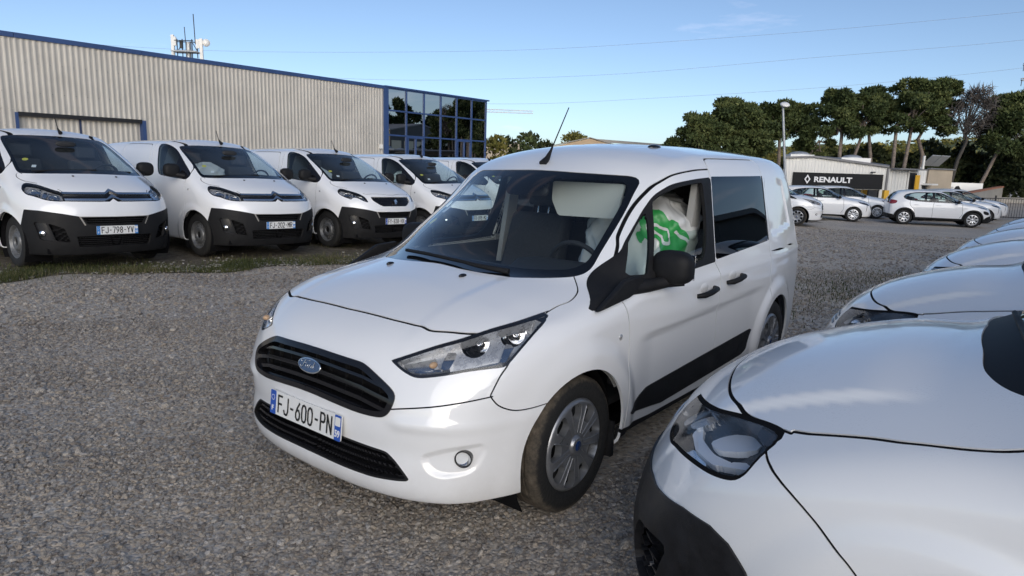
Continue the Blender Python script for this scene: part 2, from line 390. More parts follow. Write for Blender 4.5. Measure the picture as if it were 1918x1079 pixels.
M['alloy'] = pm('bright_alloy', (.62, .63, .65), .3, .7)
M['lampgrey'] = pm('lamp_housing', (.50, .505, .515), .28, .5, var=.15, vscale=30); M['satinw'] = pm('pale_metal', (.72, .73, .75), .5, .3); M['lampmid'] = pm('lamp_housing_dark', (.10, .105, .115), .25, .5); M['cowl'] = pm('black_cowl', (.008, .008, .009), .6, spec=.25); M['lampdark'] = pm('lamp_dark', (.02, .021, .024), .25)
M['rubber'] = pm('tyre_rubber', (.016, .016, .016), .78, grain=.4, gscale=90, var=.3, vscale=10)
M['trim'] = pm('dark_interior', (.022, .023, .026), .7, grain=.2, gscale=400); M['headliner'] = pm('grey_headliner', (.35, .35, .34), .9)
M['visor'] = pm('pale_visor', (.60, .60, .56), .9); M['seat'] = pm('grey_seat_cloth', (.035, .036, .04), .9, var=.3, vscale=60)
M['plate'] = pm('plate_white', (.78, .78, .76), .35); M['blue'] = pm('plate_blue', (.02, .09, .42), .35); M['ink'] = pm('black_ink', (.01, .01, .01), .5)
M['lightblue'] = pm('faded_plate_blue', (.06, .25, .62), .35)
M['paper'] = pm('paper', (.75, .76, .78), .7); M['badge'] = pm('badge_blue', (.012, .035, .12), .15, coat=1); M['white_ink'] = pm('white_ink', (.8, .8, .8), .5)
M['yellowink'] = pm('sticker_yellow', (.65, .58, .08), .6); M['greenink'] = pm('bag_green', (.03, .30, .07), .4)
M['bag'] = pm('white_plastic_film', (.60, .61, .60), .22, coat=.6, grain=.6, gscale=14)
M['red'] = pm('tail_lamp_red', (.22, .01, .012), .1, coat=1); M['peach_reflection'] = pm('peach_reflection', (.50, .33, .20), .25)
M['orange'] = pm('yellow_orange_sign', (.75, .42, .03), .45)
# muddy tyre
m, nt, b = nmat('muddy_tyre'); n = noise(nt, 16, 6, .75); tc = nt.nodes.new('ShaderNodeTexCoord'); sx = nt.nodes.new('ShaderNodeSeparateXYZ'); nt.links.new(tc.outputs['Object'], sx.inputs[0])
cx = nt.nodes.new('ShaderNodeCombineXYZ'); nt.links.new(sx.outputs[0], cx.inputs[0]); nt.links.new(sx.outputs[2], cx.inputs[2]); ln = nt.nodes.new('ShaderNodeVectorMath'); ln.operation = 'LENGTH'; nt.links.new(cx.outputs[0], ln.inputs[0])
wob = nt.nodes.new('ShaderNodeMath'); wob.operation = 'MULTIPLY_ADD'; nt.links.new(noise(nt, 22, 5, .7).outputs[0], wob.inputs[0]); wob.inputs[1].default_value = .05; nt.links.new(ln.outputs['Value'], wob.inputs[2])
mx = nt.nodes.new('ShaderNodeMix'); mx.data_type = 'RGBA'; nt.links.new(ramp(nt, wob.outputs[0], [(.318, 0.), (.338, 1.)]), mx.inputs[0]); mx.inputs[6].default_value = (.012, .012, .012, 1)
nt.links.new(ramp(nt, n.outputs[0], [(.32, (.022, .020, .018)), (.52, (.085, .070, .052)), (.75, (.17, .145, .115))]), mx.inputs[7]); nt.links.new(mx.outputs[2], b.inputs['Base Color'])
b.inputs['Roughness'].default_value = .85; bump(nt, b, noise(nt, 60, 4).outputs[0], .8, .006); M['mud'] = m
# gravel bed
m, nt, b = nmat('gravel_bed')
tc = nt.nodes.new('ShaderNodeTexCoord')
v = nt.nodes.new('ShaderNodeTexVoronoi'); v.inputs['Scale'].default_value = 42; nt.links.new(tc.outputs['Object'], v.inputs['Vector'])
sep = nt.nodes.new('ShaderNodeSeparateColor'); nt.links.new(v.outputs['Color'], sep.inputs[0])
c1 = ramp(nt, sep.outputs[0], [(.0, (.27, .235, .20)), (.3, (.46, .405, .34)), (.55, (.60, .525, .435)), (.8, (.42, .395, .37)), (1., (.70, .64, .56))])
big = noise(nt, .35, 4, .6); mixn = nt.nodes.new('ShaderNodeMix'); mixn.data_type = 'RGBA'; mixn.blend_type = 'MULTIPLY'
nt.links.new(c1, mixn.inputs[6]); nt.links.new(ramp(nt, big.outputs[0], [(.3, (.80, .80, .82)), (.7, (1.12, 1.08, 1.0))]), mixn.inputs[7]); mixn.inputs[0].default_value = 1
nt.links.new(mixn.outputs[2], b.inputs['Base Color']); b.inputs['Roughness'].default_value = .85
hh = ramp(nt, v.outputs['Distance'], [(.0, 1.), (.6, 0.)]); bump(nt, b, hh, .45, .02); M['gravel'] = m
# loose stones: colour by instance
m, nt, b = nmat('gravel_stone'); oi = nt.nodes.new('ShaderNodeObjectInfo'); at_ = nt.nodes.new('ShaderNodeAttribute'); at_.attribute_type = 'INSTANCER'; at_.attribute_name = 'patch'; mq = nt.nodes.new('ShaderNodeMix'); mq.data_type = 'RGBA'; mq.blend_type = 'MULTIPLY'; mq.inputs[0].default_value = 1
nt.links.new(ramp(nt, at_.outputs['Fac'], [(0, (.66, .64, .62)), (.5, (.95, .94, .92)), (1, (1.0, .98, .94))]), mq.inputs[7]); nt.links.new(mq.outputs[2], b.inputs['Base Color'])
nt.links.new(ramp(nt, oi.outputs['Random'], [(0, (.20, .18, .165)), (.18, (.35, .30, .255)), (.36, (.50, .435, .36)), (.5, (.30, .30, .305)), (.64, (.41, .365, .32)), (.78, (.58, .53, .47)), (.9, (.26, .235, .22)), (1, (.66, .62, .58))]), mq.inputs[6])
b.inputs['Roughness'].default_value = .7; bump(nt, b, noise(nt, 3, 3).outputs[0], .5, .3); M['stone'] = m
# soil and grass
m, nt, b = nmat('damp_soil'); n = noise(nt, 9, 6, .7)
nt.links.new(ramp(nt, n.outputs[0], [(.3, (.05, .04, .028)), (.5, (.12, .10, .07)), (.72, (.24, .20, .15))]), b.inputs['Base Color']); b.inputs['Roughness'].default_value = .95
bump(nt, b, noise(nt, 70, 3).outputs[0], .8, .02); M['soil'] = m
def leafmat(name, stops):
    m, nt, b = nmat(name); at = nt.nodes.new('ShaderNodeAttribute'); at.attribute_name = 'tone'
    nt.links.new(ramp(nt, at.outputs['Fac'], stops), b.inputs['Base Color']); b.inputs['Roughness'].default_value = .7; b.inputs['Specular IOR Level'].default_value = .25
    return m
M['grass'] = leafmat('grass_blades', [(0, (.035, .045, .014)), (.4, (.06, .075, .022)), (.7, (.12, .11, .05)), (1, (.24, .20, .12))])
M['pine'] = leafmat('pine_needles', [(0, (.028, .042, .016)), (.5, (.062, .086, .030)), (1, (.13, .145, .05))])
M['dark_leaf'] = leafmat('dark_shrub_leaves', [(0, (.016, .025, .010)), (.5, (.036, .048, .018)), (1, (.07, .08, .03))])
M['light_leaf'] = leafmat('pale_leaves', [(0, (.07, .08, .02)), (.5, (.14, .14, .035)), (1, (.24, .20, .06))])
M['dry'] = leafmat('bare_twigs', [(0, (.06, .055, .05)), (.5, (.10, .09, .085)), (1, (.15, .135, .125))])
M['bark'] = pm('pine_bark', (.20, .165, .14), .9, var=.45, vscale=6, grain=.6, gscale=20)
M['hill'] = pm('wooded_hill', (.11, .125, .045), .9, var=.55, vscale=.035)
# buildings
def clad(name, col, var=.12):
    m, nt, b = nmat(name); n = noise(nt, .5, 5, .6); n2 = noise(nt, 25, 3)
    nt.links.new(ramp(nt, n.outputs[0], [(.3, [c*(1-var) for c in col]), (.7, [c*(1+var) for c in col])]), b.inputs['Base Color'])
    b.inputs['Roughness'].default_value = .5; bump(nt, b, n2.outputs[0], .06, .01); return m
M['clad'] = clad('beige_steel_cladding', (.50, .475, .43)); M['cladw'] = clad('pale_steel_cladding', (.74, .73, .69), .05)
M['bluem'] = clad('blue_painted_steel', (.030, .066, .18), .15); M['bluedark'] = clad('dark_blue_steel', (.02, .035, .09), .15)
M['curtain'] = glass('bronze_glazing', (.10, .10, .09), 1.6, .48)
M['signblack'] = pm('black_sign', (.012, .013, .015), .7, spec=.25); M['roofgrey'] = clad('grey_roof', (.18, .18, .185)); M['render'] = clad('cream_render', (.46, .385, .29), .12)
M['wallgrey'] = clad('grey_render', (.30, .285, .26), .18); M['tile'] = pm('terracotta_coping', (.30, .13, .08), .8, var=.2)
M['galv'] = pm('galvanised_steel', (.42, .44, .46), .45, .5, var=.15); M['fence'] = pm('dark_steel_fence', (.04, .042, .045), .5, .3)
M['tan'] = clad('tan_gable', (.42, .30, .18), .1); M['cranem'] = pm('crane_paint', (.82, .74, .68), .7); M['darkvoid'] = pm('dark_interior_void', (.01, .01, .012), .6)
M['paleb'] = clad('pale_bay', (.62, .56, .42), .1); M['darkhall'] = clad('dark_hall_steel', (.05, .052, .055), .15); M['cable'] = pm('cable', (.22, .22, .23), .6)
# ---------------------------------------------------------------- object helpers
def thing(name, label, cat, loc=(0, 0, 0), rz=0, group=None):
    o = bpy.data.objects.new(name, None); COL.objects.link(o); o.empty_display_size = .1
    o.location = loc; o.rotation_euler = (0, 0, rz); o['label'] = label; o['category'] = cat
    if group: o['group'] = group
    return o
def tag(o, label=None, cat=None, group=None, kind=None):
    for k, v in (('label', label), ('category', cat), ('group', group), ('kind', kind)):
        if v: o[k] = v
    return o
def link(name, me, m, parent):
    o = bpy.data.objects.new(name, me); COL.objects.link(o)
    if m is not None and not me.materials: me.materials.append(m)
    o.parent = parent; return o
def mesh_np(name, V, T, N=None, attr=None):
    me = bpy.data.meshes.new(name); V = np.ascontiguousarray(V, np.float32); T = np.ascontiguousarray(T, np.int32); k = T.shape[1]
    me.vertices.add(len(V)); me.vertices.foreach_set('co', V.ravel())
    me.loops.add(T.size); me.loops.foreach_set('vertex_index', T.ravel())
    me.polygons.add(len(T)); me.polygons.foreach_set('loop_start', np.arange(len(T), dtype=np.int32)*k)
    try: me.polygons.foreach_set('loop_total', np.full(len(T), k, np.int32))
    except Exception: pass
    me.update(calc_edges=True)
    if attr is not None:
        a = me.attributes.new('tone', 'FLOAT', 'POINT'); a.data.foreach_set('value', np.ascontiguousarray(attr, np.float32))
    if N is not None:
        me.polygons.foreach_set('use_smooth', np.ones(len(T), bool))
        me.normals_split_custom_set_from_vertices(np.asarray(N, float).tolist())
    return me
def objS(name, S, m, parent=None):
    if len(S[2]) == 0: return None
    o = link(name, mesh_np(name, S[0], S[2], S[1]), m, parent)
    if name == 'panel_gap': o['kind'] = 'stuff'
    return o
class MB:
    """collects boxes, bars, prisms and lathes into ONE mesh"""
    def __init__(s): s.v = []; s.f = []; s.sm = []
    def add(s, v, f, smooth=False):
        o = len(s.v); s.v += [tuple(map(float, p)) for p in v]; s.f += [[i+o for i in q] for q in f]; s.sm += [smooth]*len(f); return s
    def box(s, c, d, rz=0, rx=0, ry=0):
        mt = Matrix.Translation(c) @ Matrix.Rotation(rz, 4, 'Z') @ Matrix.Rotation(ry, 4, 'Y') @ Matrix.Rotation(rx, 4, 'X')
        v = [mt @ Vector((x*d[0]/2, y*d[1]/2, z*d[2]/2)) for x in (-1, 1) for y in (-1, 1) for z in (-1, 1)]
        return s.add(v, [[0, 1, 3, 2], [4, 6, 7, 5], [0, 4, 5, 1], [2, 3, 7, 6], [0, 2, 6, 4], [1, 5, 7, 3]])
    def prism(s, poly, d0, d1, axes='xz'):
        """extrude a 2D polygon along the third axis"""
        ax = {'xz': lambda a, b, t: (a, t, b), 'yz': lambda a, b, t: (t, a, b), 'xy': lambda a, b, t: (a, b, t)}[axes]
        n = len(poly); v = [ax(p[0], p[1], d0) for p in poly] + [ax(p[0], p[1], d1) for p in poly]
        return s.add(v, [list(range(n))[::-1], list(range(n, 2*n))] + [[i, (i+1) % n, n+(i+1) % n, n+i] for i in range(n)])
    def tube(s, pts, r, seg=8, cap=True):
        P = [Vector(p) for p in pts]; rr = r if isinstance(r, (list, tuple)) else [r]*len(P); v = []; ref = Vector((0, 0, 1))
        for i, p in enumerate(P):
            t = (P[min(i+1, len(P)-1)] - P[max(i-1, 0)]).normalized()
            a = t.cross(ref if abs(t.dot(ref)) < .95 else Vector((1, 0, 0))).normalized(); b = t.cross(a)
            v += [p + (a*math.cos(2*math.pi*k/seg) + b*math.sin(2*math.pi*k/seg))*rr[i] for k in range(seg)]
        f = [[i*seg+k, i*seg+(k+1) % seg, (i+1)*seg+(k+1) % seg, (i+1)*seg+k] for i in range(len(P)-1) for k in range(seg)]
        s.add(v, f, True)
        if cap: s.add(v[:seg], [list(range(seg))[::-1]]); s.add(v[-seg:], [list(range(seg))])
        return s
    def lathe(s, prof, c=(0, 0, 0), axis='y', seg=48, smooth=True):
        """prof: (radius, along)"""
        v = []
        for r, h in prof:
            for k in range(seg):
                a = 2*math.pi*k/seg; p, q = r*math.cos(a), r*math.sin(a)
                v.append({'y': (p, h, q), 'z': (p, q, h), 'x': (h, p, q)}[axis])
        v = [(x+c[0], y+c[1], z+c[2]) for x, y, z in v]
        return s.add(v, [[i*seg+k, i*seg+(k+1) % seg, (i+1)*seg+(k+1) % seg, (i+1)*seg+k] for i in range(len(prof)-1) for k in range(seg)], smooth)
    def mesh(s, name):
        me = bpy.data.meshes.new(name); me.from_pydata(s.v, [], s.f); me.polygons.foreach_set('use_smooth', np.array(s.sm, bool)); me.update()
        bm = bmesh.new(); bm.from_mesh(me); bmesh.ops.recalc_face_normals(bm, faces=bm.faces); bm.to_mesh(me); bm.free(); return me
    def obj(s, name, m, parent=None, bevel=0, seg=2):
        me = s.mesh(name)
        if bevel:
            bm = bmesh.new(); bm.from_mesh(me); bmesh.ops.remove_doubles(bm, verts=bm.verts, dist=1e-5)
            es = [e for e in bm.edges if len(e.link_faces) == 2 and e.calc_face_angle() > .6]
            bmesh.ops.bevel(bm, geom=es, offset=bevel, segments=seg, affect='EDGES', profile=.6, clamp_overlap=True)
            for f in bm.faces: f.smooth = True
            bm.to_mesh(me); bm.free()
        return link(name, me, m, parent)
def copy_tree(o, parent=None):
    c = o.copy(); COL.objects.link(c); c.parent = parent
    for ch in list(o.children): copy_tree(ch, c)
    return c
def place(o, loc, rz, label=None, group=None, scale=None):
    o.location = loc; o.rotation_euler = (0, 0, rz)
    if label: o['label'] = label
    if group: o['group'] = group
    if scale: o.scale = (scale,)*3
    return o
_txt = {}
def text_mesh(s, size=.1, sx=1, off=0, depth=.002, align='CENTER', shear=0):
    k = (s, size, sx, off, depth, align, shear)
    if k in _txt: return _txt[k]
    cu = bpy.data.curves.new('lettering', 'FONT'); cu.body = s; cu.size = size; cu.offset = off; cu.extrude = depth/2; cu.align_x = align; cu.align_y = 'CENTER'; cu.shear = shear; cu.resolution_u = 4
    o = bpy.data.objects.new('lettering', cu); COL.objects.link(o)
    dg = bpy.context.evaluated_depsgraph_get(); me = bpy.data.meshes.new_from_object(o.evaluated_get(dg)); me.name = 'lettering'
    bpy.data.objects.remove(o); bpy.data.curves.remove(cu)
    if sx != 1:
        co = np.empty(len(me.vertices)*3, np.float32); me.vertices.foreach_get('co', co); co = co.reshape(-1, 3); co[:, 0] *= sx; me.vertices.foreach_set('co', co.ravel()); me.update()
    me.materials.clear(); _txt[k] = me; return me
def lettering(s, m, parent, mat, **k):
    """upright text; mat = 4x4 matrix that turns x-right/y-up text into place"""
    me = text_mesh(s, **k).copy(); o = link('lettering', me, m, parent); o.matrix_local = mat; return o
def frame(origin, right, upv):
    r, u = Vector(right).normalized(), Vector(upv).normalized(); n = r.cross(u)
    return Matrix(((r.x, u.x, n.x, origin[0]), (r.y, u.y, n.y, origin[1]), (r.z, u.z, n.z, origin[2]), (0, 0, 0, 1)))
GLYPH = {  # number-plate strokes on a 4 x 7 grid
 'F': [[(0, 0), (0, 7), (4, 7)], [(0, 3.6), (3.4, 3.6)]], 'J': [[(4, 7), (4, 1.6), (3.2, .2), (2, 0), (.8, .2), (0, 1.5)]], '6': [[(3.4, 7), (1.2, 4.6), (.1, 2.6), (.2, 1), (1.2, 0), (2.8, 0), (3.8, 1), (3.9, 2.8), (2.9, 4), (1.3, 4), (.3, 3)]],
 '0': [[(2, 0), (.7, .4), (0, 1.8), (0, 5.2), (.7, 6.6), (2, 7), (3.3, 6.6), (4, 5.2), (4, 1.8), (3.3, .4), (2, 0)]], 'P': [[(0, 0), (0, 7), (2.6, 7), (3.7, 6.4), (4, 5.3), (3.7, 4.1), (2.6, 3.5), (0, 3.5)]], 'N': [[(0, 0), (0, 7), (4, 0), (4, 7)]],
 '7': [[(0, 7), (4, 7), (1.4, 0)]], '9': [[(.6, 0), (2.8, 2.4), (3.9, 4.4), (3.8, 6), (2.8, 7), (1.2, 7), (.2, 6), (.1, 4.2), (1.1, 3), (2.7, 3), (3.7, 4)]], '8': [[(2, 3.7), (.6, 4.3), (.3, 5.6), (1, 6.8), (2, 7), (3, 6.8), (3.7, 5.6), (3.4, 4.3), (2, 3.7), (.5, 3), (0, 1.8), (.6, .4), (2, 0), (3.4, .4), (4, 1.8), (3.5, 3), (2, 3.7)]],
 'Y': [[(0, 7), (2, 3.2), (4, 7)], [(2, 3.2), (2, 0)]], 'V': [[(0, 7), (2, 0), (4, 7)]], '2': [[(.1, 5.4), (.8, 6.7), (2, 7), (3.3, 6.6), (3.8, 5.4), (3.4, 4), (0, 0), (4, 0)]], 'M': [[(0, 0), (0, 7), (2, 3), (4, 7), (4, 0)]], 'R': [[(0, 0), (0, 7), (2.6, 7), (3.7, 6.4), (4, 5.3), (3.7, 4.1), (2.6, 3.5), (0, 3.5)], [(2.2, 3.5), (4, 0)]],
 '3': [[(.1, 5.6), (.8, 6.8), (2.2, 7), (3.5, 6.3), (3.6, 4.8), (2.8, 3.8), (1.4, 3.7)], [(2.8, 3.8), (3.8, 2.9), (3.9, 1.4), (3.1, .2), (1.8, 0), (.5, .4), (0, 1.6)]], 'H': [[(0, 0), (0, 7)], [(4, 0), (4, 7)], [(0, 3.6), (4, 3.6)]], 'X': [[(0, 0), (4, 7)], [(0, 7), (4, 0)]], 'Q': [[(2, 0), (.7, .4), (0, 1.8), (0, 5.2), (.7, 6.6), (2, 7), (3.3, 6.6), (4, 5.2), (4, 1.8), (3.3, .4), (2, 0)], [(2.4, 1.8), (4, -.3)]], '-': [[(.9, 3.4), (3.1, 3.4)]]}
def plate_text(text, width, height, stroke):
    mb = MB(); n = len(text); adv = width/n; sx = adv*.66/4; sy = height/7
    for i, ch in enumerate(text):
        x0 = -width/2+i*adv+adv*.17
        for line in GLYPH[ch]:
            p = [Vector((x0+a*sx, -height/2+b*sy, 0)) for a, b in line]
            for q0, q1 in zip(p, p[1:]):
                d = (q1-q0).normalized(); nr = Vector((-d.y, d.x, 0))*stroke/2; q0, q1 = q0-d*stroke*.32, q1+d*stroke*.32; zz = Vector((0, 0, .00012*(len(mb.f) % 9)))
                mb.add([q0+nr+zz, q0-nr+zz, q1-nr+zz, q1+nr+zz], [[0, 1, 2, 3]])
    return mb
def plate(text, dept, parent, loc, tilt=0, blue='blue', yaw=0):
    """number plate facing the vehicle's +x; its own axes: right = +y of the car seen from the front"""
    root = MB(); w, h = .26, .055
    root.prism(rpoly([(-w, -h), (w, -h), (w, h), (-w, h)], .008, 4), 0, .006, 'xy')
    p = root.obj('number_plate', M['plate'], parent)
    p.matrix_local = Matrix.Translation(loc) @ Matrix.Rotation(yaw, 4, 'Z') @ frame((0, 0, 0), (0, 1, 0), (math.sin(-tilt), 0, math.cos(tilt)))
    for sx in (-1, 1):
        b = MB().prism(rpoly([(sx*w-(.0 if sx < 0 else .042), -h), (sx*w+(.042 if sx < 0 else 0), -h), (sx*w+(.042 if sx < 0 else 0), h), (sx*w-(0 if sx < 0 else .042), h)], .004, 3), .0062, .0075, 'xy')
        b.obj('blue_band', M[blue], p)
    tx = plate_text(text, .410, .076, .0098).obj('lettering', M['ink'], p); tx.matrix_local = Matrix.Translation((0, 0, .0075))
    lettering('F', M['white_ink'], p, Matrix.Translation((-.239, -.028, .0088)), size=.034, off=.0008)
    if dept: lettering(dept, M['white_ink'], p, Matrix.Translation((.239, -.026, .0088)), size=.042, sx=.8, off=.0008)
    st = MB()
    for k in range(12):
        a = k*math.pi/6; st.box((-.239+.012*math.cos(a), .022+.012*math.sin(a), .0082), (.003, .003, .001))
    st.obj('star_ring', M['yellowink' if blue == 'x' else 'white_ink'], p)
    lg = MB(); lg.prism(rpoly([(.222, .008), (.256, .008), (.256, .046), (.222, .046)], .004, 3), .0078, .0086, 'xy'); lg.obj('region_mark', M['plate'], p)
    return p
# ------------------------------------------------ cutting panels out of a body surface
class Cutter:
    def __init__(s, F, S): s.F, s.S = F, S
    def co(s, S, proj):
        V = S[0]; ay = np.abs(V[:, 1])
        return {'xz': np.stack([V[:, 0], V[:, 2]], 1), 'yz': np.stack([ay, V[:, 2]], 1), 'yx': np.stack([ay, V[:, 0]], 1), 'uz': np.stack([ay-V[:, 0], V[:, 2]], 1)}[proj]
    def field(s, S, proj, poly, cond=None):
        f = sdf(s.co(S, proj), poly)
        if cond is not None: f = np.maximum(f, cond(S[0], S[1]))
        return f
    def take(s, proj, poly, cond=None, grow=0):
        I, s.S = clip(s.S, s.field(s.S, proj, poly, cond) - grow); return I
    def seam(s, proj, line, cond=None, w=.0045):
        def fld():
            f = pdist(s.co(s.S, proj), line) - w
            return f if cond is None else np.maximum(f, cond(s.S[0], s.S[1]))
        for reach in (.030, .014, .008):
            f = fld(); near = (f[s.S[2]].min(1) < reach); T = s.S[2]
            V = s.S[0]; L = np.maximum(np.linalg.norm(V[T[:, 0]]-V[T[:, 1]], axis=1), np.linalg.norm(V[T[:, 1]]-V[T[:, 2]], axis=1)); near &= L > w*1.1
            if near.any(): s.S = refine(s.S, near)
        f = fld()
        I, s.S = clip(s.S, f); return offset(I, -.0045)
side = lambda V, N: .45 - np.abs(V[:, 1])
def resample(S, F, pick, n=2):
    """finer triangles where pick(V) is true, pulled back onto the surface"""
    for _ in range(n):
        S = refine(S, pick(S[0])[S[2]].any(1)); V, N, T = S; k = pick(V); P = V[k].copy()
        for _ in range(4):
            g = np.stack([(F(P+d)-F(P-d))/.002 for d in np.eye(3)*.001], 1); P -= g*(F(P)/np.maximum((g*g).sum(1), 1e-6))[:, None]*.9
        V = V.copy(); V[k] = P; N = N.copy(); N[k] = grad(F, P, .0015); S = [V, N, T]
    return S
def tilt(S, d0, k):
    """sink a lamp reflector so that it leans back towards its top"""
    if len(S[2]) == 0: return S
    V, N, T = S; z = V[:, 2]; P = V-N*(d0+k*(z-z.min()))[:, None]; fn = np.cross(P[T[:, 1]]-P[T[:, 0]], P[T[:, 2]]-P[T[:, 0]]); Q = np.zeros_like(P)
    for c in range(3): np.add.at(Q, T[:, c], fn)
    Q /= np.maximum(np.linalg.norm(Q, axis=1, keepdims=True), 1e-12); return [P, Q, T]
def walls(S, depth):
    n = len(S[2]); V, N, T = flange(S, depth); return compact([V, N, T[n:]])
def lr(S):
    a, b = clip(S, -S[0][:, 1]); return a, b
def named_parts(S, seeds, default):
    """split into connected panels; a panel takes the name of the seed lying on it"""
    lab = comps(S); out = {}
    seedlab = {}
    for nm, p in seeds:
        i = np.argmin(((S[0]-np.array(p))**2).sum(1)); seedlab[lab[i]] = nm
    for L in np.unique(lab):
        nm = seedlab.get(L, default); t = S[2][lab[S[2][:, 0]] == L]
        if len(t): out.setdefault(nm, []).append(compact([S[0], S[1], t]))
    return {k: join(*v) for k, v in out.items()}
# ---------------------------------------------------------------- wheels
def tyre_mb(r, wdt, rim, grooves=True, seg=64):
    """tyre about the y axis, outer face at y=0, inner at y=-wdt"""
    p = [(rim*.96, -wdt+.02), (rim+.005, -wdt+.006), (r-.05, -wdt-.002), (r-.018, -wdt+.006), (r-.004, -wdt+.022)]
    if grooves:
        for g in (.28, .5, .72):
            y = -wdt*(1-g); p += [(r, y-.008), (r, y-.0055), (r-.008, y-.004), (r-.008, y+.004), (r, y+.0055), (r, y+.008)]
    p += [(r-.004, -.022), (r-.018, -.006), (r-.05, .002), (rim+.022, .001), (rim+.006, -.006), (rim*.96, -.02)]
    return MB().lathe(p, seg=seg)
def polar_disc(prof, seg=180, nr=60):
    rr = np.linspace(prof[0][0], prof[-1][0], nr); f = tab(prof, .0); hh = f(rr)
    a = np.linspace(0, 2*np.pi, seg, endpoint=False); A, Rr = np.meshgrid(a, rr); H = np.repeat(hh[:, None], seg, 1)
    V = np.stack([Rr*np.cos(A), H, Rr*np.sin(A)], -1).reshape(-1, 3)
    i, j = np.meshgrid(np.arange(nr-1), np.arange(seg), indexing='ij')
    q = [(i*seg+j).ravel(), (i*seg+(j+1) % seg).ravel(), ((i+1)*seg+(j+1) % seg).ravel(), ((i+1)*seg+j).ravel()]
    T = np.concatenate([np.stack([q[0], q[1], q[2]], 1), np.stack([q[0], q[2], q[3]], 1)])
    d = np.gradient(hh, rr); nn = np.stack([-d[:, None]*np.cos(a), np.ones((nr, seg)), -d[:, None]*np.sin(a)], -1).reshape(-1, 3)
    nn /= np.linalg.norm(nn, axis=1, keepdims=True)
    g = np.cross(V[T[:, 1]]-V[T[:, 0]], V[T[:, 2]]-V[T[:, 0]])
    if np.median(g[:, 1]) < 0: T = T[:, ::-1]
    return [V, nn, T]
def holes(S, polys, depth):
    """cut polar polygons (angle,radius) out of a disc; the rims go back by depth"""
    V = S[0]; r = np.hypot(V[:, 0], V[:, 2])
    f = np.full(len(V), .1)
    for a0, poly in polys:
        ca, sa = math.cos(a0), math.sin(a0); u = V[:, 0]*ca+V[:, 2]*sa; v = -V[:, 0]*sa+V[:, 2]*ca
        f = np.minimum(f, sdf(np.stack([u, v], 1), poly, .05))
    _, O = clip(S, f); return flange(O, depth)
def wheel_parts(kind, tyre='rubber', r=.326, wdt=.205, rim=.213):
    t = tyre_mb(r, wdt, rim); parts = [('wheel', t.mesh('tyre'), M[tyre])]
    if kind == 'cover':      # full plastic trim: nine windows between forked spokes
        S = polar_disc([(.001, .012), (.035, .012), (.040, .008), (.047, -.004), (.09, -.002), (.15, .004), (.198, .002), (.214, -.004), (.225, -.018)])
        n = 9; pol = [(2*math.pi*k/n+.2, rpoly([(.118, -.020), (.132, -.036), (.192, -.043), (.203, -.026), (.203, .026), (.192, .043), (.132, .036), (.118, .020)], .010)) for k in range(n)]
        V = S[0]; 
        d = holes(S, pol, .035)
        parts.append(('wheel_cover', mesh_np('wheel_cover', d[0], d[2], d[1]), M['silver']))
        parts.append(('hub_badge', MB().lathe([(.001, .0155), (.020, .0150), (.024, .0125)]).mesh('hub_badge'), M['badge']))
        cr = MB()
        for k in range(n):
            for s in (-1, 1):
                a = 2*math.pi*(k+.5)/n+.2; P = [(.060, .012*s), (.10, .014*s), (.15, .017*s), (.188, .022*s)]
                cr.tube([(u*math.cos(a)-v*math.sin(a), .0005+.004*(u/.15 if u < .15 else 1), u*math.sin(a)+v*math.cos(a)) for u, v in P], .0028, 5)
        parts.append(('rib', cr.mesh('rib'), M['silver']))
        parts.append(('brake_void', MB().lathe([(.001, -.06), (.20, -.06), (.205, -.03)]).mesh('brake_void'), M['lampdark']))
    elif kind == 'steel':    # pressed steel wheel with a ring of slots and an open hub
        S = polar_disc([(.052, -.035), (.062, -.012), (.10, -.010), (.118, -.020), (.128, -.034), (.165, -.040), (.180, -.050), (.196, -.030), (.208, -.008), (.216, -.006)])
        n = 16; pol = [(2*math.pi*k/n, rpoly([(.140, -.016), (.168, -.019), (.168, .019), (.140, .016)], .010)) for k in range(n)]
        d = holes(S, pol, .02); parts.append(('rim', mesh_np('rim', d[0], d[2], d[1]), M['steel']))
        parts.append(('hub', MB().lathe([(.001, -.030), (.050, -.030), (.055, -.05)]).mesh('hub'), M['blackpl']))
        parts.append(('brake_void', MB().lathe([(.001, -.09), (.20, -.09)]).mesh('brake_void'), M['lampdark']))
    elif kind in ('alloy8', 'alloy10'):
        S = polar_disc([(.001, -.004), (.03, -.004), (.05, -.014), (.12, -.004), (.185, -.004), (.204, -.010), (.214, -.004), (.218, -.014)], 140, 40)
        n = 8 if kind == 'alloy8' else 10
        if kind == 'alloy8': pol = [(2*math.pi*k/n, rpoly([(.070, -.008), (.19, -.040), (.197, 0), (.19, .040), (.070, .008)], .012)) for k in range(n)]
        else: pol = [(2*math.pi*k/n, rpoly([(.085, -.006), (.185, -.022+.02*(k % 2)), (.196, 0), (.185, .034-.008*(k % 2)), (.085, .010)], .008)) for k in range(n)]
        d = holes(S, pol, .03); parts.append(('rim', mesh_np('rim', d[0], d[2], d[1]), M['alloy']))
        parts.append(('brake_void', MB().lathe([(.001, -.06), (.21, -.06)]).mesh('brake_void'), M['lampdark']))
    return parts
def add_wheel(root, parts, x, y, z, s):
    """s=+1 left side of the car, -1 right"""
    nm, me, m = parts[0]; o = link(nm, me, m, root); o.location = (x, y, z); o.rotation_euler = (0, random.uniform(0, 6), 0 if s > 0 else math.pi)
    for nm, me, m in parts[1:]: link(nm, me, m, o)
    return o
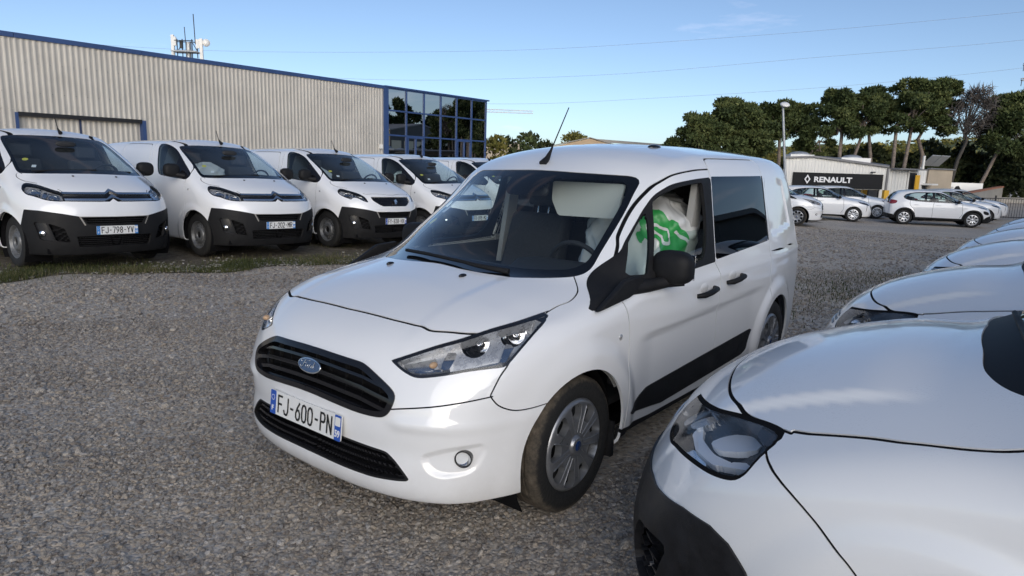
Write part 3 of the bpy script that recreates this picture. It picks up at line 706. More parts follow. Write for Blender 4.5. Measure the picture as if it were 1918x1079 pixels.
def arch_liner(root, cx, y0, y1, r, z0=.335):
    for s in (-1, 1):
        mb = MB(); n = 20; P = []
        for k in range(n+1):
            a = R(-35)+R(250)*k/n; P.append((cx+(r+.012)*math.cos(a), z0+(r+.012)*math.sin(a)))
        v = [(p[0], s*y0, p[1]) for p in P]+[(p[0], s*y1, p[1]) for p in P]
        mb.add(v, [[i, i+1, n+2+i, n+1+i] for i in range(n)]); mb.add([(p[0], s*y0, p[1]) for p in P], [list(range(n+1))])
        mb.obj('wheel_arch_liner', M['groove'], root)
def ellipsoid(name, c, d, m, parent, seg=20, cut=None):
    mb = MB(); P = [(math.sin(math.pi*k/12), -math.cos(math.pi*k/12)) for k in range(13)]; mb.lathe([(max(r, 1e-4), h) for r, h in P], seg=seg, axis='x')
    o = mb.obj(name, m, parent); o.location = c; o.scale = d; return o
def smooth_blob(F, x0, x1, zc, nt=40, nf=12, ns=14, nr=12, tmax=.6): return body_mesh(F, x0, x1, zc, nt, nf, ns, nr, tmax)
def mirror_blob(c, d):
    def F(P):
        q = (P-np.array(c))/np.array(d); q = q.copy(); q[:, 0] = np.where(q[:, 0] < 0, q[:, 0]*1.9, q[:, 0])
        return (np.abs(q)**2.9).sum(1)**(1/2.9)-1
    n1, n2 = 28, 40; th = np.linspace(.01, np.pi-.01, n1); ph = np.linspace(0, 2*np.pi, n2, endpoint=False)
    A, B = np.meshgrid(th, ph, indexing='ij'); D = np.stack([np.sin(A)*np.cos(B), np.sin(A)*np.sin(B), np.cos(A)], -1).reshape(-1, 3)*np.array(d)
    lo = np.zeros(len(D)); hi = np.full(len(D), 3.)
    for _ in range(24):
        m_ = (lo+hi)/2; i = F(np.array(c)+D*m_[:, None]) < 0; lo = np.where(i, m_, lo); hi = np.where(i, hi, m_)
    V = np.array(c)+D*lo[:, None]; N = grad(F, V, .001)
    i, j = np.meshgrid(np.arange(n1-1), np.arange(n2), indexing='ij'); a, b_, c_, d_ = (i*n2+j).ravel(), (i*n2+(j+1) % n2).ravel(), ((i+1)*n2+(j+1) % n2).ravel(), ((i+1)*n2+j).ravel()
    T = np.concatenate([np.stack([a, c_, b_], 1), np.stack([a, d_, c_], 1)]); return [V, N, T]
# ---------------------------------------------------------------- script-style wordmark on the oval badge
def oval_badge(root, c, tilt, a=.082, b=.034):
    o = MB().prism([(a*math.cos(t), b*math.sin(t)) for t in np.linspace(0, 2*math.pi, 40, endpoint=False)], 0, .012, 'xy').obj('badge', M['satin'], root, bevel=.003)
    o.matrix_local = Matrix.Translation(c) @ frame((0, 0, 0), (0, 1, 0), (-math.sin(tilt), 0, math.cos(tilt)))
    MB().prism([((a-.006)*math.cos(t), (b-.006)*math.sin(t)) for t in np.linspace(0, 2*math.pi, 40, endpoint=False)], .0122, .0135, 'xy').obj('badge_field', M['badge'], o)
    sw = MB(); z = .0145
    def st(pts, r): sw.tube([(x*.001, y*.001, z) for x, y in pts], [r*.001]*len(pts), 5)
    st([(-52, 10), (-54, 17), (-46, 22), (-30, 21), (-10, 20), (2, 22)], 1.8); st([(-26, 21), (-31, 6), (-38, -8), (-47, -14), (-55, -11), (-54, -5)], 2.4); st([(-42, 5), (-30, 6), (-20, 8)], 1.4)
    st([(-9, 5), (-17, 2), (-18, -6), (-12, -9), (-5, -4), (-6, 3), (-10, 5), (-2, 1), (4, 4)], 2.0)
    st([(4, 4), (8, 6), (6, -2), (4, -9)], 2.0); st([(7, 1), (12, 6), (17, 5)], 1.7)
    st([(31, 5), (23, 3), (20, -5), (25, -9), (32, -3), (40, 20)], 2.0); st([(40, 20), (35, 4), (34, -7), (40, -9), (46, -5)], 2.0)
    sw.obj('wordmark', M['satin'], o); return o
# ---------------------------------------------------------------- the small white panel van
def build_ford(root):
    C = Cutter(ford_F, resample(body_mesh(ford_F, .35, -3.1, .62, 280, 110, 280, 30), ford_F, lambda V: (V[:, 0] > .45) & (np.abs(V[:, 1]) > .54) & (np.abs(V[:, 1]) < .86) & (V[:, 2] > .31) & (V[:, 2] < .54))); W = M['white']
    def O(nm, S, m, fl=.012, par=root): return objS(nm, flange(S, fl) if fl else S, m, par)
    def pair(nm, S, m, fl=.012, par=root):
        return [objS(nm, flange(x, fl) if fl else x, m, par) for x in lr(S) if len(x[2])]
    circ = lambda cx, r: np.array([(cx+r*math.cos(a), .335+r*math.sin(a)) for a in np.linspace(0, 2*np.pi, 64, endpoint=False)])
    ARC = .372
    for cx in (.10, -2.56): C.take('xz', circ(cx, ARC), lambda V, N: .55-np.abs(V[:, 1]))
    _, C.S = clip(C.S, C.S[0][:, 2]-.232)
    # windscreen with its black border
    ws = spline([(0, 1.578), (.243, 1.572), (.545, 1.562, 1), (.588, 1.553), (.622, 1.526), (.632, 1.46), (.662, 1.295), (.681, 1.165), (.690, 1.10), (.672, 1.074), (.591, 1.066), (.45, 1.068), (.2, 1.082), (0, 1.090), (-.2, 1.082), (-.3, 1.3), (-.2, 1.57)], n=6)
    wc = lambda V, N: -1.15-V[:, 0]
    Wn = C.take('yz', ws, wc); inner = C.field(Wn, 'yz', spline([(0, 1.535), (.30, 1.533), (.525, 1.530), (.572, 1.512), (.590, 1.48), (.612, 1.38), (.652, 1.155), (.640, 1.118), (.60, 1.100), (.45, 1.098), (.2, 1.112), (0, 1.120), (-.2, 1.112), (-.3, 1.3), (-.2, 1.53)], n=6))
    gi, bo = clip(Wn, inner); bo2 = offset(gi, -.001)
    cam_patch = sdf(np.stack([gi[0][:, 1], gi[0][:, 2]], 1), rpoly([(-.17, 1.56), (-.13, 1.47), (-.06, 1.435), (.06, 1.435), (.13, 1.47), (.17, 1.56)], .03))
    cp, gi = clip(gi, cam_patch); O('windscreen', offset(gi, -.003), M['glass'], 0); O('windscreen_border', offset(join(bo, cp), -.003), M['frit'], 0)
    # cab side: black frame, quarter light, door glass
    FR = spline([(-1.465, 1.562, 1), (-1.207, 1.547), (-.976, 1.521), (-.848, 1.471), (-.744, 1.397), (-.651, 1.327), (-.514, 1.231), (-.43, 1.172), (.005, .966, 1), (-.008, .953), (-.15, .972), (-.269, .990), (-.40, 1.022, 1), (-.56, 1.040), (-1.0, 1.046), (-1.36, 1.060, 1)], n=5)
    FRM = C.take('xz', FR, side)
    QL = rpoly([(-.728, 1.378), (-.521, 1.226), (-.372, 1.075), (-.512, 1.075)], .015); MG = spline([(-.787, 1.415), (-.866, 1.466), (-1.001, 1.503), (-1.197, 1.524), (-1.330, 1.530, 1), (-1.318, 1.36), (-1.275, 1.20), (-1.20, 1.10), (-1.12, 1.082, 1), (-.553, 1.080, 1)], n=6)
    hq, FRM = clip(FRM, C.field(FRM, 'xz', QL)); hm, FRM = clip(FRM, C.field(FRM, 'xz', MG))
    pair('quarter_light', offset(hq, -.006), M['sideglass'], 0)
    hl, hr = lr(hm); objS('door_glass', offset(hr, -.010), M['sideglass'], root)
    HG = np.array([(-.50, 1.0), (-.50, 1.12), (-.587, 1.165), (-.712, 1.207), (-.838, 1.243), (-1.045, 1.261), (-1.259, 1.263), (-1.40, 1.26), (-1.40, 1.0)])
    gl, _ = clip(hl, C.field(hl, 'xz', HG)); objS('lowered_door_glass', flange(offset(gl, -.010), .004), M['sideglass'], root)['label'] = 'half lowered driver window pane'
    # mirror-base triangle is a lump of its own plastic; B pillar stays gloss black
    pair('window_frame', offset(FRM, .0015), M['blackpl'], .02)
    # sliding door glass
    SG = C.take('xz', rpoly([(-1.478, 1.566), (-2.381, 1.574), (-2.335, 1.122), (-1.374, 1.072)], .012), side); pair('side_window', offset(SG, .001), M['darkglass'], .004)
    BS = C.take('xz', rpoly([(-2.385, 1.578), (-2.412, 1.574), (-2.364, 1.122), (-2.338, 1.118)], .004), side); pair('window_seal', BS, M['blackpl'], .004)
    # front: grille, lower intake, headlamps
    GR = spline([(0, .789), (.146, .786), (.300, .778), (.345, .766), (.411, .737), (.474, .703), (.499, .678), (.500, .645), (.483, .602), (.448, .581), (.340, .578), (.196, .588), (0, .597), (-.2, .588), (-.3, .7), (-.2, .78)], n=6)
    fc = lambda V, N: .3-V[:, 0]
    g = C.take('yz', GR, fc); fg = C.field(g, 'yz', GR); gin, rim = clip(g, fg+.024)
    rg = flange(offset(rim, .006), .05); O('grille_surround', rg, M['blackgl'], 0)
    gback = O('grille', offset(gin, -.055), M['groove'], 0); ay = np.abs(gin[0][:, 1]); gz = gin[0][:, 2]
    for zc, hw in ((.742, .006), (.700, .0085), (.655, .0085), (.616, .0075)):
        f = np.abs(gz-(zc-.16*ay**2-.10*np.maximum(ay-.33, 0)))-hw; bar, _ = clip(gin, f)
        if len(bar[2]): objS('grille_bar', flange(offset(bar, -.006), .04), M['blackgl'], gback)
    vb = MB()
    for y in np.arange(-.40, .41, .10):
        vb.box((.855-.12*y*y, y, .685), (.02, .004, .19-.15*abs(y)))
    vb.obj('grille_divider', M['blackpl'], gback)
    LI = spline([(0, .452), (.239, .446), (.440, .436, 1), (.470, .430), (.520, .393), (.570, .338), (.560, .326), (.496, .318), (.387, .312), (.118, .318), (0, .320), (-.2, .318), (-.3, .38), (-.2, .446)], n=6)
    g = C.take('yz', LI, fc); li = O('lower_intake', offset(g, -.06), M['groove'], .0); rim2, _ = clip(g, -(C.field(g, 'yz', LI)+.010)); objS('intake_lip', flange(offset(rim2, .0), .05), M['blackpl'], li)
    for zc in (.418, .388, .356, .333):
        f = np.abs(g[0][:, 2]-(zc-.03*np.abs(g[0][:, 1])))-.005; bar, _ = clip(g, f); objS('intake_slat', flange(offset(bar, -.012), .03), M['blackgl'], li)
    LA = spline([(-.383, .801, 1), (-.279, .829), (-.125, .867), (.029, .896), (.202, .927), (.384, .949), (.597, .973, 1), (.555, .945), (.47, .907), (.38, .857), (.292, .802), (.255, .793), (.191, .791), (.064, .782), (-.062, .766), (-.224, .750), (-.302, .766)], n=5)
    lamp = C.take('uz', LA, lambda V, N: np.maximum(-.1-V[:, 0], .2-np.abs(V[:, 1])))
    for s, L in zip((1, -1), lr(lamp)):
        fl = C.field(L, 'uz', LA); inn, rimm = clip(L, fl+.011)
        hd = objS('headlamp', flange(offset(L, .001), .004), M['lens'], root)
        objS('lamp_rim', flange(offset(rimm, -.002), .008), M['blackgl'], hd); objS('lamp_wall', walls(offset(inn, -.004), .05), M['lampgrey'], hd)
        u = np.abs(inn[0][:, 1])-inn[0][:, 0]
        REF = ((.545, .655, .862, .056), (.395, .735, .888, .050)); bowl = offset(inn, -.050); ax_ = np.array([.82, .45*s, .2]); ax_ /= np.linalg.norm(ax_)
        for (x_, y_, z2, rr) in REF:
            d_ = bowl[0]-np.array([x_, y_*s, z2]); d_ -= (d_@ax_)[:, None]*ax_; _, bowl = clip(bowl, np.linalg.norm(d_, axis=1)-rr)
        objS('lamp_bowl', bowl, M['lampgrey'], hd); bl_ = ellipsoid('bulb', (.735, .60*s, .800), (.02, .014, .014), M['peach_reflection'], hd, 12)  # turn bulb, its peach colour standing for the warm glow mirrored here
        # chrome inner frame: a band along the lower edge turning up at the rear, a bowl and a turn-signal bowl
        fi = C.field(inn, 'uz', LA); z_ = inn[0][:, 2]
        low = np.minimum(np.abs(fi+.026)-.007, .02); low = np.maximum(low, np.maximum(u-.40, z_-(.80+.25*np.maximum(u+.25, 0)*0+.10*np.maximum(u, 0))))
        b1, _ = clip(inn, low); objS('lamp_bezel', flange(tilt(b1, .014, .7), .03), M['chrome'], hd)
        P1 = rpoly([(.30, .91), (.355, .885), (.29, .815), (.24, .808), (.27, .85)], .01); b2, _ = clip(inn, C.field(inn, 'uz', P1)); objS('lamp_bezel', flange(tilt(b2, .014, .45), .03), M['chrome'], hd)
        P2 = rpoly([(-.06, .868), (.0, .880), (-.02, .83), (-.05, .79), (-.10, .785), (-.09, .82)], .01); b3, _ = clip(inn, C.field(inn, 'uz', P2)); objS('lamp_bezel', flange(tilt(b3, .014, .45), .03), M['chrome'], hd)
        P3 = rpoly([(-.31, .80), (-.12, .842), (-.14, .785), (-.28, .772)], .01); b4, _ = clip(inn, C.field(inn, 'uz', P3)); objS('side_light', flange(tilt(b4, .018, .5), .02), M['satin'], hd)
        for (x_, y_, z2, rr) in REF:
            nrm = Vector((.82, .45*s, .2)).normalized(); bw = MB().lathe([(.008, -.055), (rr*.35, -.05), (rr*.7, -.03), (rr, .0), (rr+.004, .004)], axis='z', seg=28); bw.lathe([(.001, -.02), (.010, -.022), (.012, -.05)], axis='z', seg=12)
            bo_ = bw.obj('reflector', M['chrome'], hd); bo_.matrix_local = Matrix.Translation(Vector((x_, y_*s, z2))-nrm*.040) @ nrm.to_track_quat('Z', 'Y').to_matrix().to_4x4()
    # sills and door moulding
    SL = C.take('xz', np.array([(-.27, .1), (-.27, .318), (-.6, .300), (-2.17, .300), (-2.17, .1)]), side); pair('sill', offset(SL, -.012), M['blackpl'], .02)
    MO = C.take('xz', rpoly([(-.319, .376), (-.455, .448), (-.54, .470), (-1.2, .497), (-2.075, .530), (-1.975, .398), (-1.9, .378), (-1.105, .352), (-.72, .340), (-.62, .352), (-.42, .372)], .014), side)
    pair('door_moulding', offset(MO, .007), M['blackpl'], .01)
    RS = C.take('xz', rpoly([(-2.36, 1.046), (-3.10, 1.058), (-3.10, 1.042), (-2.36, 1.030)], .003), side); pair('door_rail', offset(RS, -.012), M['groove'], 0)
    # seams
    G = []
    bon = [(0, .692), (.052, .690), (.281, .680), (.445, .657), (.502, .654), (.574, .616), (.64, .575), (.70, .52)]
    G.append(C.seam('yx', spline(bon, False), lambda V, N: .25-V[:, 0], .006))
    G.append(C.seam('yx', spline([(.785, .33), (.772, .21), (.770, .12), (.779, .034), (.755, -.06), (.70, -.13), (.60, -.22)], False), lambda V, N: .85-V[:, 2]-0*V[:, 0], .0035))
    G.append(C.seam('yz', spline([(.44, .60), (.497, .622), (.656, .650), (.758, .673), (.804, .684)], False), lambda V, N: .5-V[:, 0], .003))
    G.append(C.seam('xz', spline([(.50, .83), (.525, .80), (.565, .759), (.604, .701), (.610, .684), (.580, .643), (.515, .612), (.442, .606), (.30, .613)], False), side, .003))
    G.append(C.seam('xz', spline([(-.235, .99), (-.268, .92), (-.298, .812), (-.301, .644), (-.295, .29)], False), side, .0035))
    G.append(C.seam('xz', spline([(-.40, 1.15), (-.465, 1.208), (-.511, 1.253), (-.652, 1.358), (-.807, 1.469), (-.893, 1.523), (-1.026, 1.571), (-1.26, 1.599), (-1.484, 1.610, 1), (-1.462, 1.55)], False), side, .0045))
    G.append(C.seam('xz', spline([(-1.36, 1.08), (-1.363, 1.05), (-1.408, .979), (-1.408, .783), (-1.435, .551), (-1.435, .29)], False), side, .0035))
    G.append(C.seam('xz', spline([(-1.484, 1.610, 1), (-1.50, 1.645), (-1.53, 1.668), (-1.60, 1.676), (-2.38, 1.684), (-2.42, 1.665), (-2.40, 1.57)], False), side, .0035))
    G.append(C.seam('xz', spline([(-2.352, 1.13), (-2.347, 1.007), (-2.347, .851), (-2.374, .66)], False), side, .0035))
    O('panel_gap', join(*G), M['groove'], 0)
    parts = named_parts(C.S, [('bonnet', (.3, 0, 1.05)), ('front_bumper', (.9, 0, .26)), ('front_bumper', (.86, .62, .55)), ('nose_panel', (.8, 0, .86)), ('front_door', (-.9, .91, .75)), ('front_door', (-.9, -.91, .75)), ('door_frame', (-1.2, .76, 1.575)), ('door_frame', (-1.2, -.76, 1.575)),
        ('sliding_door', (-1.9, .91, .75)), ('sliding_door', (-1.9, -.91, .75)), ('sliding_door', (-1.9, .72, 1.63)), ('sliding_door', (-1.9, -.72, 1.63))], 'body_shell')
    for nm, S in parts.items():
        if nm in ('front_door', 'door_frame', 'sliding_door'): pair(nm, S, W, .014)
        else: O(nm, S, W, .014)
    # inside lining of the cab
    shell = join(*parts.values()); ins, _ = clip(offset(shell, -.035), np.maximum(np.maximum(shell[0][:, 0]-.05, -1.75-shell[0][:, 0]), .55-shell[0][:, 2]))
    objS('cab_lining', [ins[0], -ins[1], ins[2][:, ::-1]], M['headliner'], root)
    # fog lamps, indicators, washers, handles, aerials
    for s in (1, -1):
        c = Vector((.700, .742*s, .432)); nrm = Vector((.85, .5*s, .0)).normalized(); f = MB().lathe([(.036, .012), (.036, -.03)], axis='z', seg=28).lathe([(.0355, .010), (.031, .012), (.031, .002)], axis='z', seg=28)
        o = f.obj('fog_lamp', M['lampdark'], root); o.matrix_local = Matrix.Translation(c) @ nrm.to_track_quat('Z', 'Y').to_matrix().to_4x4()
        MB().lathe([(.001, -.018), (.015, -.014), (.030, .004)], axis='z', seg=24).obj('reflector', M['chrome'], o); MB().lathe([(.001, .008), (.031, .006)], axis='z', seg=24).obj('lens', M['lens'], o)
        i = MB().lathe([(.001, .006), (.010, .005), (.016, .002), (.017, -.004)], seg=20).obj('side_repeater', M['lens'] if s < 0 else M['lampgrey'], root); i.location = (-.213, s*.914, .803); i.scale = (1, s, 1)
        for x, z in ((-1.19, .902), (-1.625, .932)):
            h = MB(); h.tube([(x+.12, s*.918, z-.012), (x+.085, s*.950, z-.006), (x, s*.956, z+.002), (x-.085, s*.950, z+.010), (x-.12, s*.918, z+.012)], [.012, .017, .018, .017, .012], 10)
            h.obj('door_handle', M['blackpl'], root)
            ellipsoid('handle_recess', (x+.02, s*.913, z+.022), (.055, .004, .032), M['white'], root)
        wn = ellipsoid('washer_jet', (.205, s*.262, 1.066), (.026, .013, .011), M['blackgl'], root)
        # door mirror: foot, arm, housing, glass
        mr = objS('door_mirror', mirror_blob((-.655, s*.955, 1.105), (.085, .112, .088)), M['blackpl'], root)
        MB().prism([(.0, .955), (-.28, .985), (-.42, 1.02), (-.40, 1.085), (-.24, 1.075)], s*.885, s*.915, 'xz').obj('mirror_foot', M['blackpl'], mr, bevel=.008)
        MB().tube([(-.33, s*.875, 1.020), (-.48, s*.905, 1.022), (-.62, s*.94, 1.030), (-.655, s*1.02, 1.036)], [.036, .034, .030, .022], 10).obj('mirror_arm', M['blackpl'], mr)
        MB().box((-.703, s*.955, 1.105), (.004, .19, .13)).obj('mirror_glass', M['chrome'], mr, bevel=.001)
        MB().tube([(-.575, s*.89, 1.05), (-.59, s*1.02, 1.05)], .003, 6).obj('mirror_seam', M['groove'], mr)
        MB().prism([(-.22, .22), (-.235, .36), (-.25, .36), (-.25, .18), (-.22, .18)], s*.70, s*.89, 'xz').obj('mud_flap', M['blackpl'], root)
        MB().prism([(.44, .232), (.53, .232), (.53, .20), (.50, .192), (.44, .19)], s*.60, s*.78, 'xz').obj('air_deflector', M['blackpl'], root)
    an = MB().tube([(-.80, -.02, 1.612), (-.845, -.02, 1.648), (-.88, -.02, 1.695), (-.895, -.02, 1.72)], [.026, .017, .008, .006], 10).obj('roof_aerial', M['blackpl'], root)
    MB().tube([(-.893, -.02, 1.715), (-1.055, -.02, 1.965)], [.0042, .0034], 6).obj('whip', M['blackpl'], an)
    ellipsoid('roof_pod', (-1.50, .36, 1.737), (.07, .035, .022), M['blackgl'], root)
    # wipers
    wp = MB().tube([(.045, .42, 1.088), (.098, .25, 1.106), (.085, .10, 1.116)], [.016, .011, .008], 8).obj('wiper', M['blackpl'], root)
    MB().tube([(.088, .14, 1.112), (.060, -.12, 1.120), (.0, -.36, 1.113)], [.009, .010, .010], 6).obj('wiper_blade', M['blackpl'], wp)
    oval_badge(root, (.894, 0, .706), .30)
    plate('FJ-600-PN', '59', root, (.930, 0, .492), .10)
    # wheels
    wm, wr = wheel_parts('cover', 'mud', rim=.222), wheel_parts('cover', 'rubber', rim=.222)
    for s in (1, -1): add_wheel(root, wm, .065, s*.868, .326, s); add_wheel(root, wr, -2.597, s*.868, .326, s)
    for cx in (.10, -2.56): arch_liner(root, cx, .60, .835, ARC)
    MB().box((-1.25, 0, .26), (3.6, 1.5, .06)).box((.35, 0, .27), (.5, 1.2, .05)).obj('underbody', M['groove'], root)
    # cab interior
    d = MB().prism([(-.02, .99), (-.12, 1.02), (-.22, 1.025), (-.50, 1.02), (-.585, .985), (-.56, .80), (-.40, .5), (-.02, .5)], -.70, .70, 'xz').obj('dashboard', M['trim'], root, bevel=.03, seg=3)
    MB().prism([(-.30, 1.02), (-.42, 1.085), (-.60, 1.08), (-.62, 1.0), (-.40, .98)], .10, .56, 'xz').obj('instrument_hood', M['trim'], d, bevel=.02)
    sw = MB(); n = 40; cc = Vector((-.70, .34, 1.005)); nx = Vector((-.42, 0, .0)); e1 = Vector((0, 1, 0)); e2 = Vector((.38, 0, .925)).normalized()
    sw.tube([cc+.185*(e1*math.cos(2*math.pi*k/n)+e2*math.sin(2*math.pi*k/n)) for k in range(n+1)], .015, 8, False); sw.tube([cc-e1*.18, cc, cc+e1*.18], [.014, .03, .014], 8); sw.tube([cc-e2*.17, cc], .014, 8); sw.tube([cc, cc+Vector((.2, 0, -.08))], .035, 8)
    sw.obj('steering_wheel', M['trim'], root)
    for y in (.37, -.37):
        st = MB().prism([(-.62, .62), (-1.12, .58), (-1.14, .70), (-.66, .76)], y-.25, y+.25, 'xz').obj('seat', M['seat'], root, bevel=.04, seg=3)
        MB().prism([(-1.02, .66), (-1.24, 1.28), (-1.36, 1.27), (-1.20, .62)], y-.235, y+.235, 'xz').obj('seat_back', M['seat'], st, bevel=.045, seg=3)
        MB().prism([(-1.27, 1.33), (-1.30, 1.50), (-1.38, 1.49), (-1.36, 1.32)], y-.12, y+.12, 'xz').obj('headrest', M['seat'], st, bevel=.03, seg=3)
        MB().tube([(-1.30, y-.045, 1.26), (-1.325, y-.045, 1.36)], .007, 6).tube([(-1.30, y+.045, 1.26), (-1.325, y+.045, 1.36)], .007, 6).obj('headrest_post', M['chrome'], st)
    MB().box((-.98, 0, .93), (.30, .16, .10)).obj('armrest', M['trim'], root, bevel=.02)
    bh = MB().box((-1.62, 0, .80), (.02, 1.60, .80)).obj('bulkhead', M['trim'], root); gr = MB()
    for k in range(-9, 10): gr.box((-1.61, k*.075, 1.42), (.006, .006, .46))
    for k in range(6): gr.box((-1.61, 0, 1.22+k*.075), (.006, 1.38, .006))
    gr.obj('bulkhead_mesh', M['blackpl'], bh); MB().prism([(-.80, .4), (.80, .4), (.80, 1.0), (.68, 1.62), (-.68, 1.62), (-.80, 1.0)], -1.71, -1.69, 'yz').obj('load_bay_dark', M['darkvoid'], bh)
    MB().box((-.75, 0, .42), (2.0, 1.6, .04)).obj('cab_floor', M['trim'], root)
    for s in (1, -1):   # door cards and B-pillar trims
        MB().box((-.85, s*.82, .78), (1.1, .05, .52)).obj('door_card', M['trim'], root, bevel=.015)
        MB().prism([(-1.36, 1.54), (-1.46, 1.54), (-1.36, .9), (-1.24, .9)], s*.70, s*.74, 'xz').obj('pillar_trim', M['headliner'], root)
    vz = MB().prism(rpoly([(.035, 1.512), (.535, 1.512), (.49, 1.33), (.46, 1.312), (.08, 1.306), (.03, 1.40)], .02), -.855, -.840, 'yz').obj('sun_visor', M['visor'], root)
    vz.location = (0, 0, 0)
    mi = objS('rear_view_mirror', mirror_blob((-.70, -.02, 1.455), (.03, .12, .04)), M['trim'], root)
    MB().box((-.74, -.02, 1.50), (.10, .14, .06)).obj('camera_pod', M['trim'], mi, bevel=.015)
    # stickers inside the screen
    for (y, z, r, mm, rot) in ((-.555, 1.245, .028, 'yellowink', 0),):
        k = np.argmin((gi[0][:, 1]-y)**2+(gi[0][:, 2]-z)**2); p, n_ = Vector(gi[0][k]), Vector(gi[1][k])
        st = MB().prism([(r*math.cos(a), r*math.sin(a)) for a in np.linspace(0, 6.283, 24, endpoint=False)], 0, .001, 'xy').obj('windscreen_sticker', M[mm], root); st.matrix_local = Matrix.Translation(p-n_*.006) @ n_.to_track_quat('Z', 'Y').to_matrix().to_4x4()
    k = np.argmin((gi[0][:, 1]+.54)**2+(gi[0][:, 2]-1.315)**2); p, n_ = Vector(gi[0][k]), Vector(gi[1][k])
    st = MB().box((0, 0, 0), (.05, .06, .001)).obj('windscreen_sticker', M['paper'], root); st.matrix_local = Matrix.Translation(p-n_*.006) @ n_.to_track_quat('Z', 'Y').to_matrix().to_4x4()
def seat_bag(loc, rz=0, scale=1, label='', group=None, detail=True):
    """inflated plastic seat cover over the backrest, printed green"""
    t = thing('seat_cover_bag', label, 'plastic bag', loc, rz, group)
    n = 40; u = np.linspace(0, 1, n); v = np.linspace(0, 2*np.pi, 64, endpoint=False); U, Vv = np.meshgrid(u, v, indexing='ij')
    hw = .17+.12*sstep(0, .16, U)+.015*np.sin(U*7); dp = .075+.075*sstep(0, .16, U)
    ex = np.sign(np.cos(Vv))*np.abs(np.cos(Vv))**.7; ey = np.sign(np.sin(Vv))*np.abs(np.sin(Vv))**.7
    wr = .009*np.sin(9*Vv+14*U+3*np.sin(5*U))+.007*np.sin(5*Vv-23*U)+.006*np.abs(np.sin(13*Vv+21*U+2*np.sin(3*Vv)))+.004*np.sin(23*Vv-37*U)
    X = (dp+wr)*ex-.22*(1-U)*1.0+.02; Y = (hw+wr)*ey; Zz = .62*(1-U)+.03*np.cos(Vv*2)*(1-U)
    V = np.stack([X, Y, Zz], -1).reshape(-1, 3); V = np.concatenate([V, [[-.20, 0, .625]]])
    i, j = np.meshgrid(np.arange(n-1), np.arange(64), indexing='ij'); T = []
    a, b_, c_, d_ = (i*64+j).ravel(), (i*64+(j+1) % 64).ravel(), ((i+1)*64+(j+1) % 64).ravel(), ((i+1)*64+j).ravel()
    T = np.concatenate([np.stack([a, d_, c_], 1), np.stack([a, c_, b_], 1), np.stack([np.full(64, len(V)-1), np.arange(64), (np.arange(64)+1) % 64], 1)])
    me = mesh_np('film', V, T); me.polygons.foreach_set('use_smooth', np.ones(len(T), bool)); fo = link('film', me, M['bag'], t)
    if not detail: return t
    N = np.empty(len(V)*3, np.float32); me.vertices.foreach_get('normal', N); N = N.reshape(-1, 3).astype(float); S = refine(refine([V, N, T], np.ones(len(T), bool)), None) if False else refine([V, N, T], np.ones(len(T), bool)); S = refine(S, np.ones(len(S[2]), bool))
    def patch(nm, pts, m, yside, ax, d, hole=None):
        Q = S[0][:, [0, 2]] if ax == 'x' else S[0][:, [1, 2]]; k = -S[0][:, 1] if ax == 'x' else -(S[0][:, 0]+.22*(S[0][:, 2] < 2)*(1-(1-S[0][:, 2]/.62)))
        g, _ = clip(S, np.maximum(sdf(Q, rpoly(pts, .02)), k))
        if hole is not None and len(g[2]): _, g = clip(g, sdf(g[0][:, [0, 2]] if ax == 'x' else g[0][:, [1, 2]], rpoly(hole, .02)))
        objS(nm, offset(g, d), M[m], fo)
    for ax, x0, k in (('x', -.045, .42),):
        q = lambda P: [(x0+a*k, .43+b*.9) for a, b in P]
        patch('green_print', q([(-.17, -.10), (-.12, .02), (-.02, .06), (.02, .16), (.14, .17), (.16, .05), (.15, -.10)]), 'greenink', 1, ax, .003)
        patch('white_wheel', q([(.05, -.05), (.13, -.05), (.13, .07), (.05, .07)]), 'bag', 1, ax, .005, q([(.07, -.03), (.11, -.03), (.11, .05), (.07, .05)])); patch('white_line', q([(-.14, -.03), (.0, .04), (.01, .025), (-.13, -.05)]), 'bag', 1, ax, .005)
    for s_, zz, mm in (('Service de courtoisie', .335, 'ink'), ('Merci de nous avoir choisi', .285, 'ink')): lettering(s_, M[mm], fo, Matrix.Translation((-.06, .300, zz)) @ Matrix.Rotation(math.pi, 4, 'Z') @ Matrix.Rotation(R(90), 4, 'X'), size=.042, sx=.60)
    return t
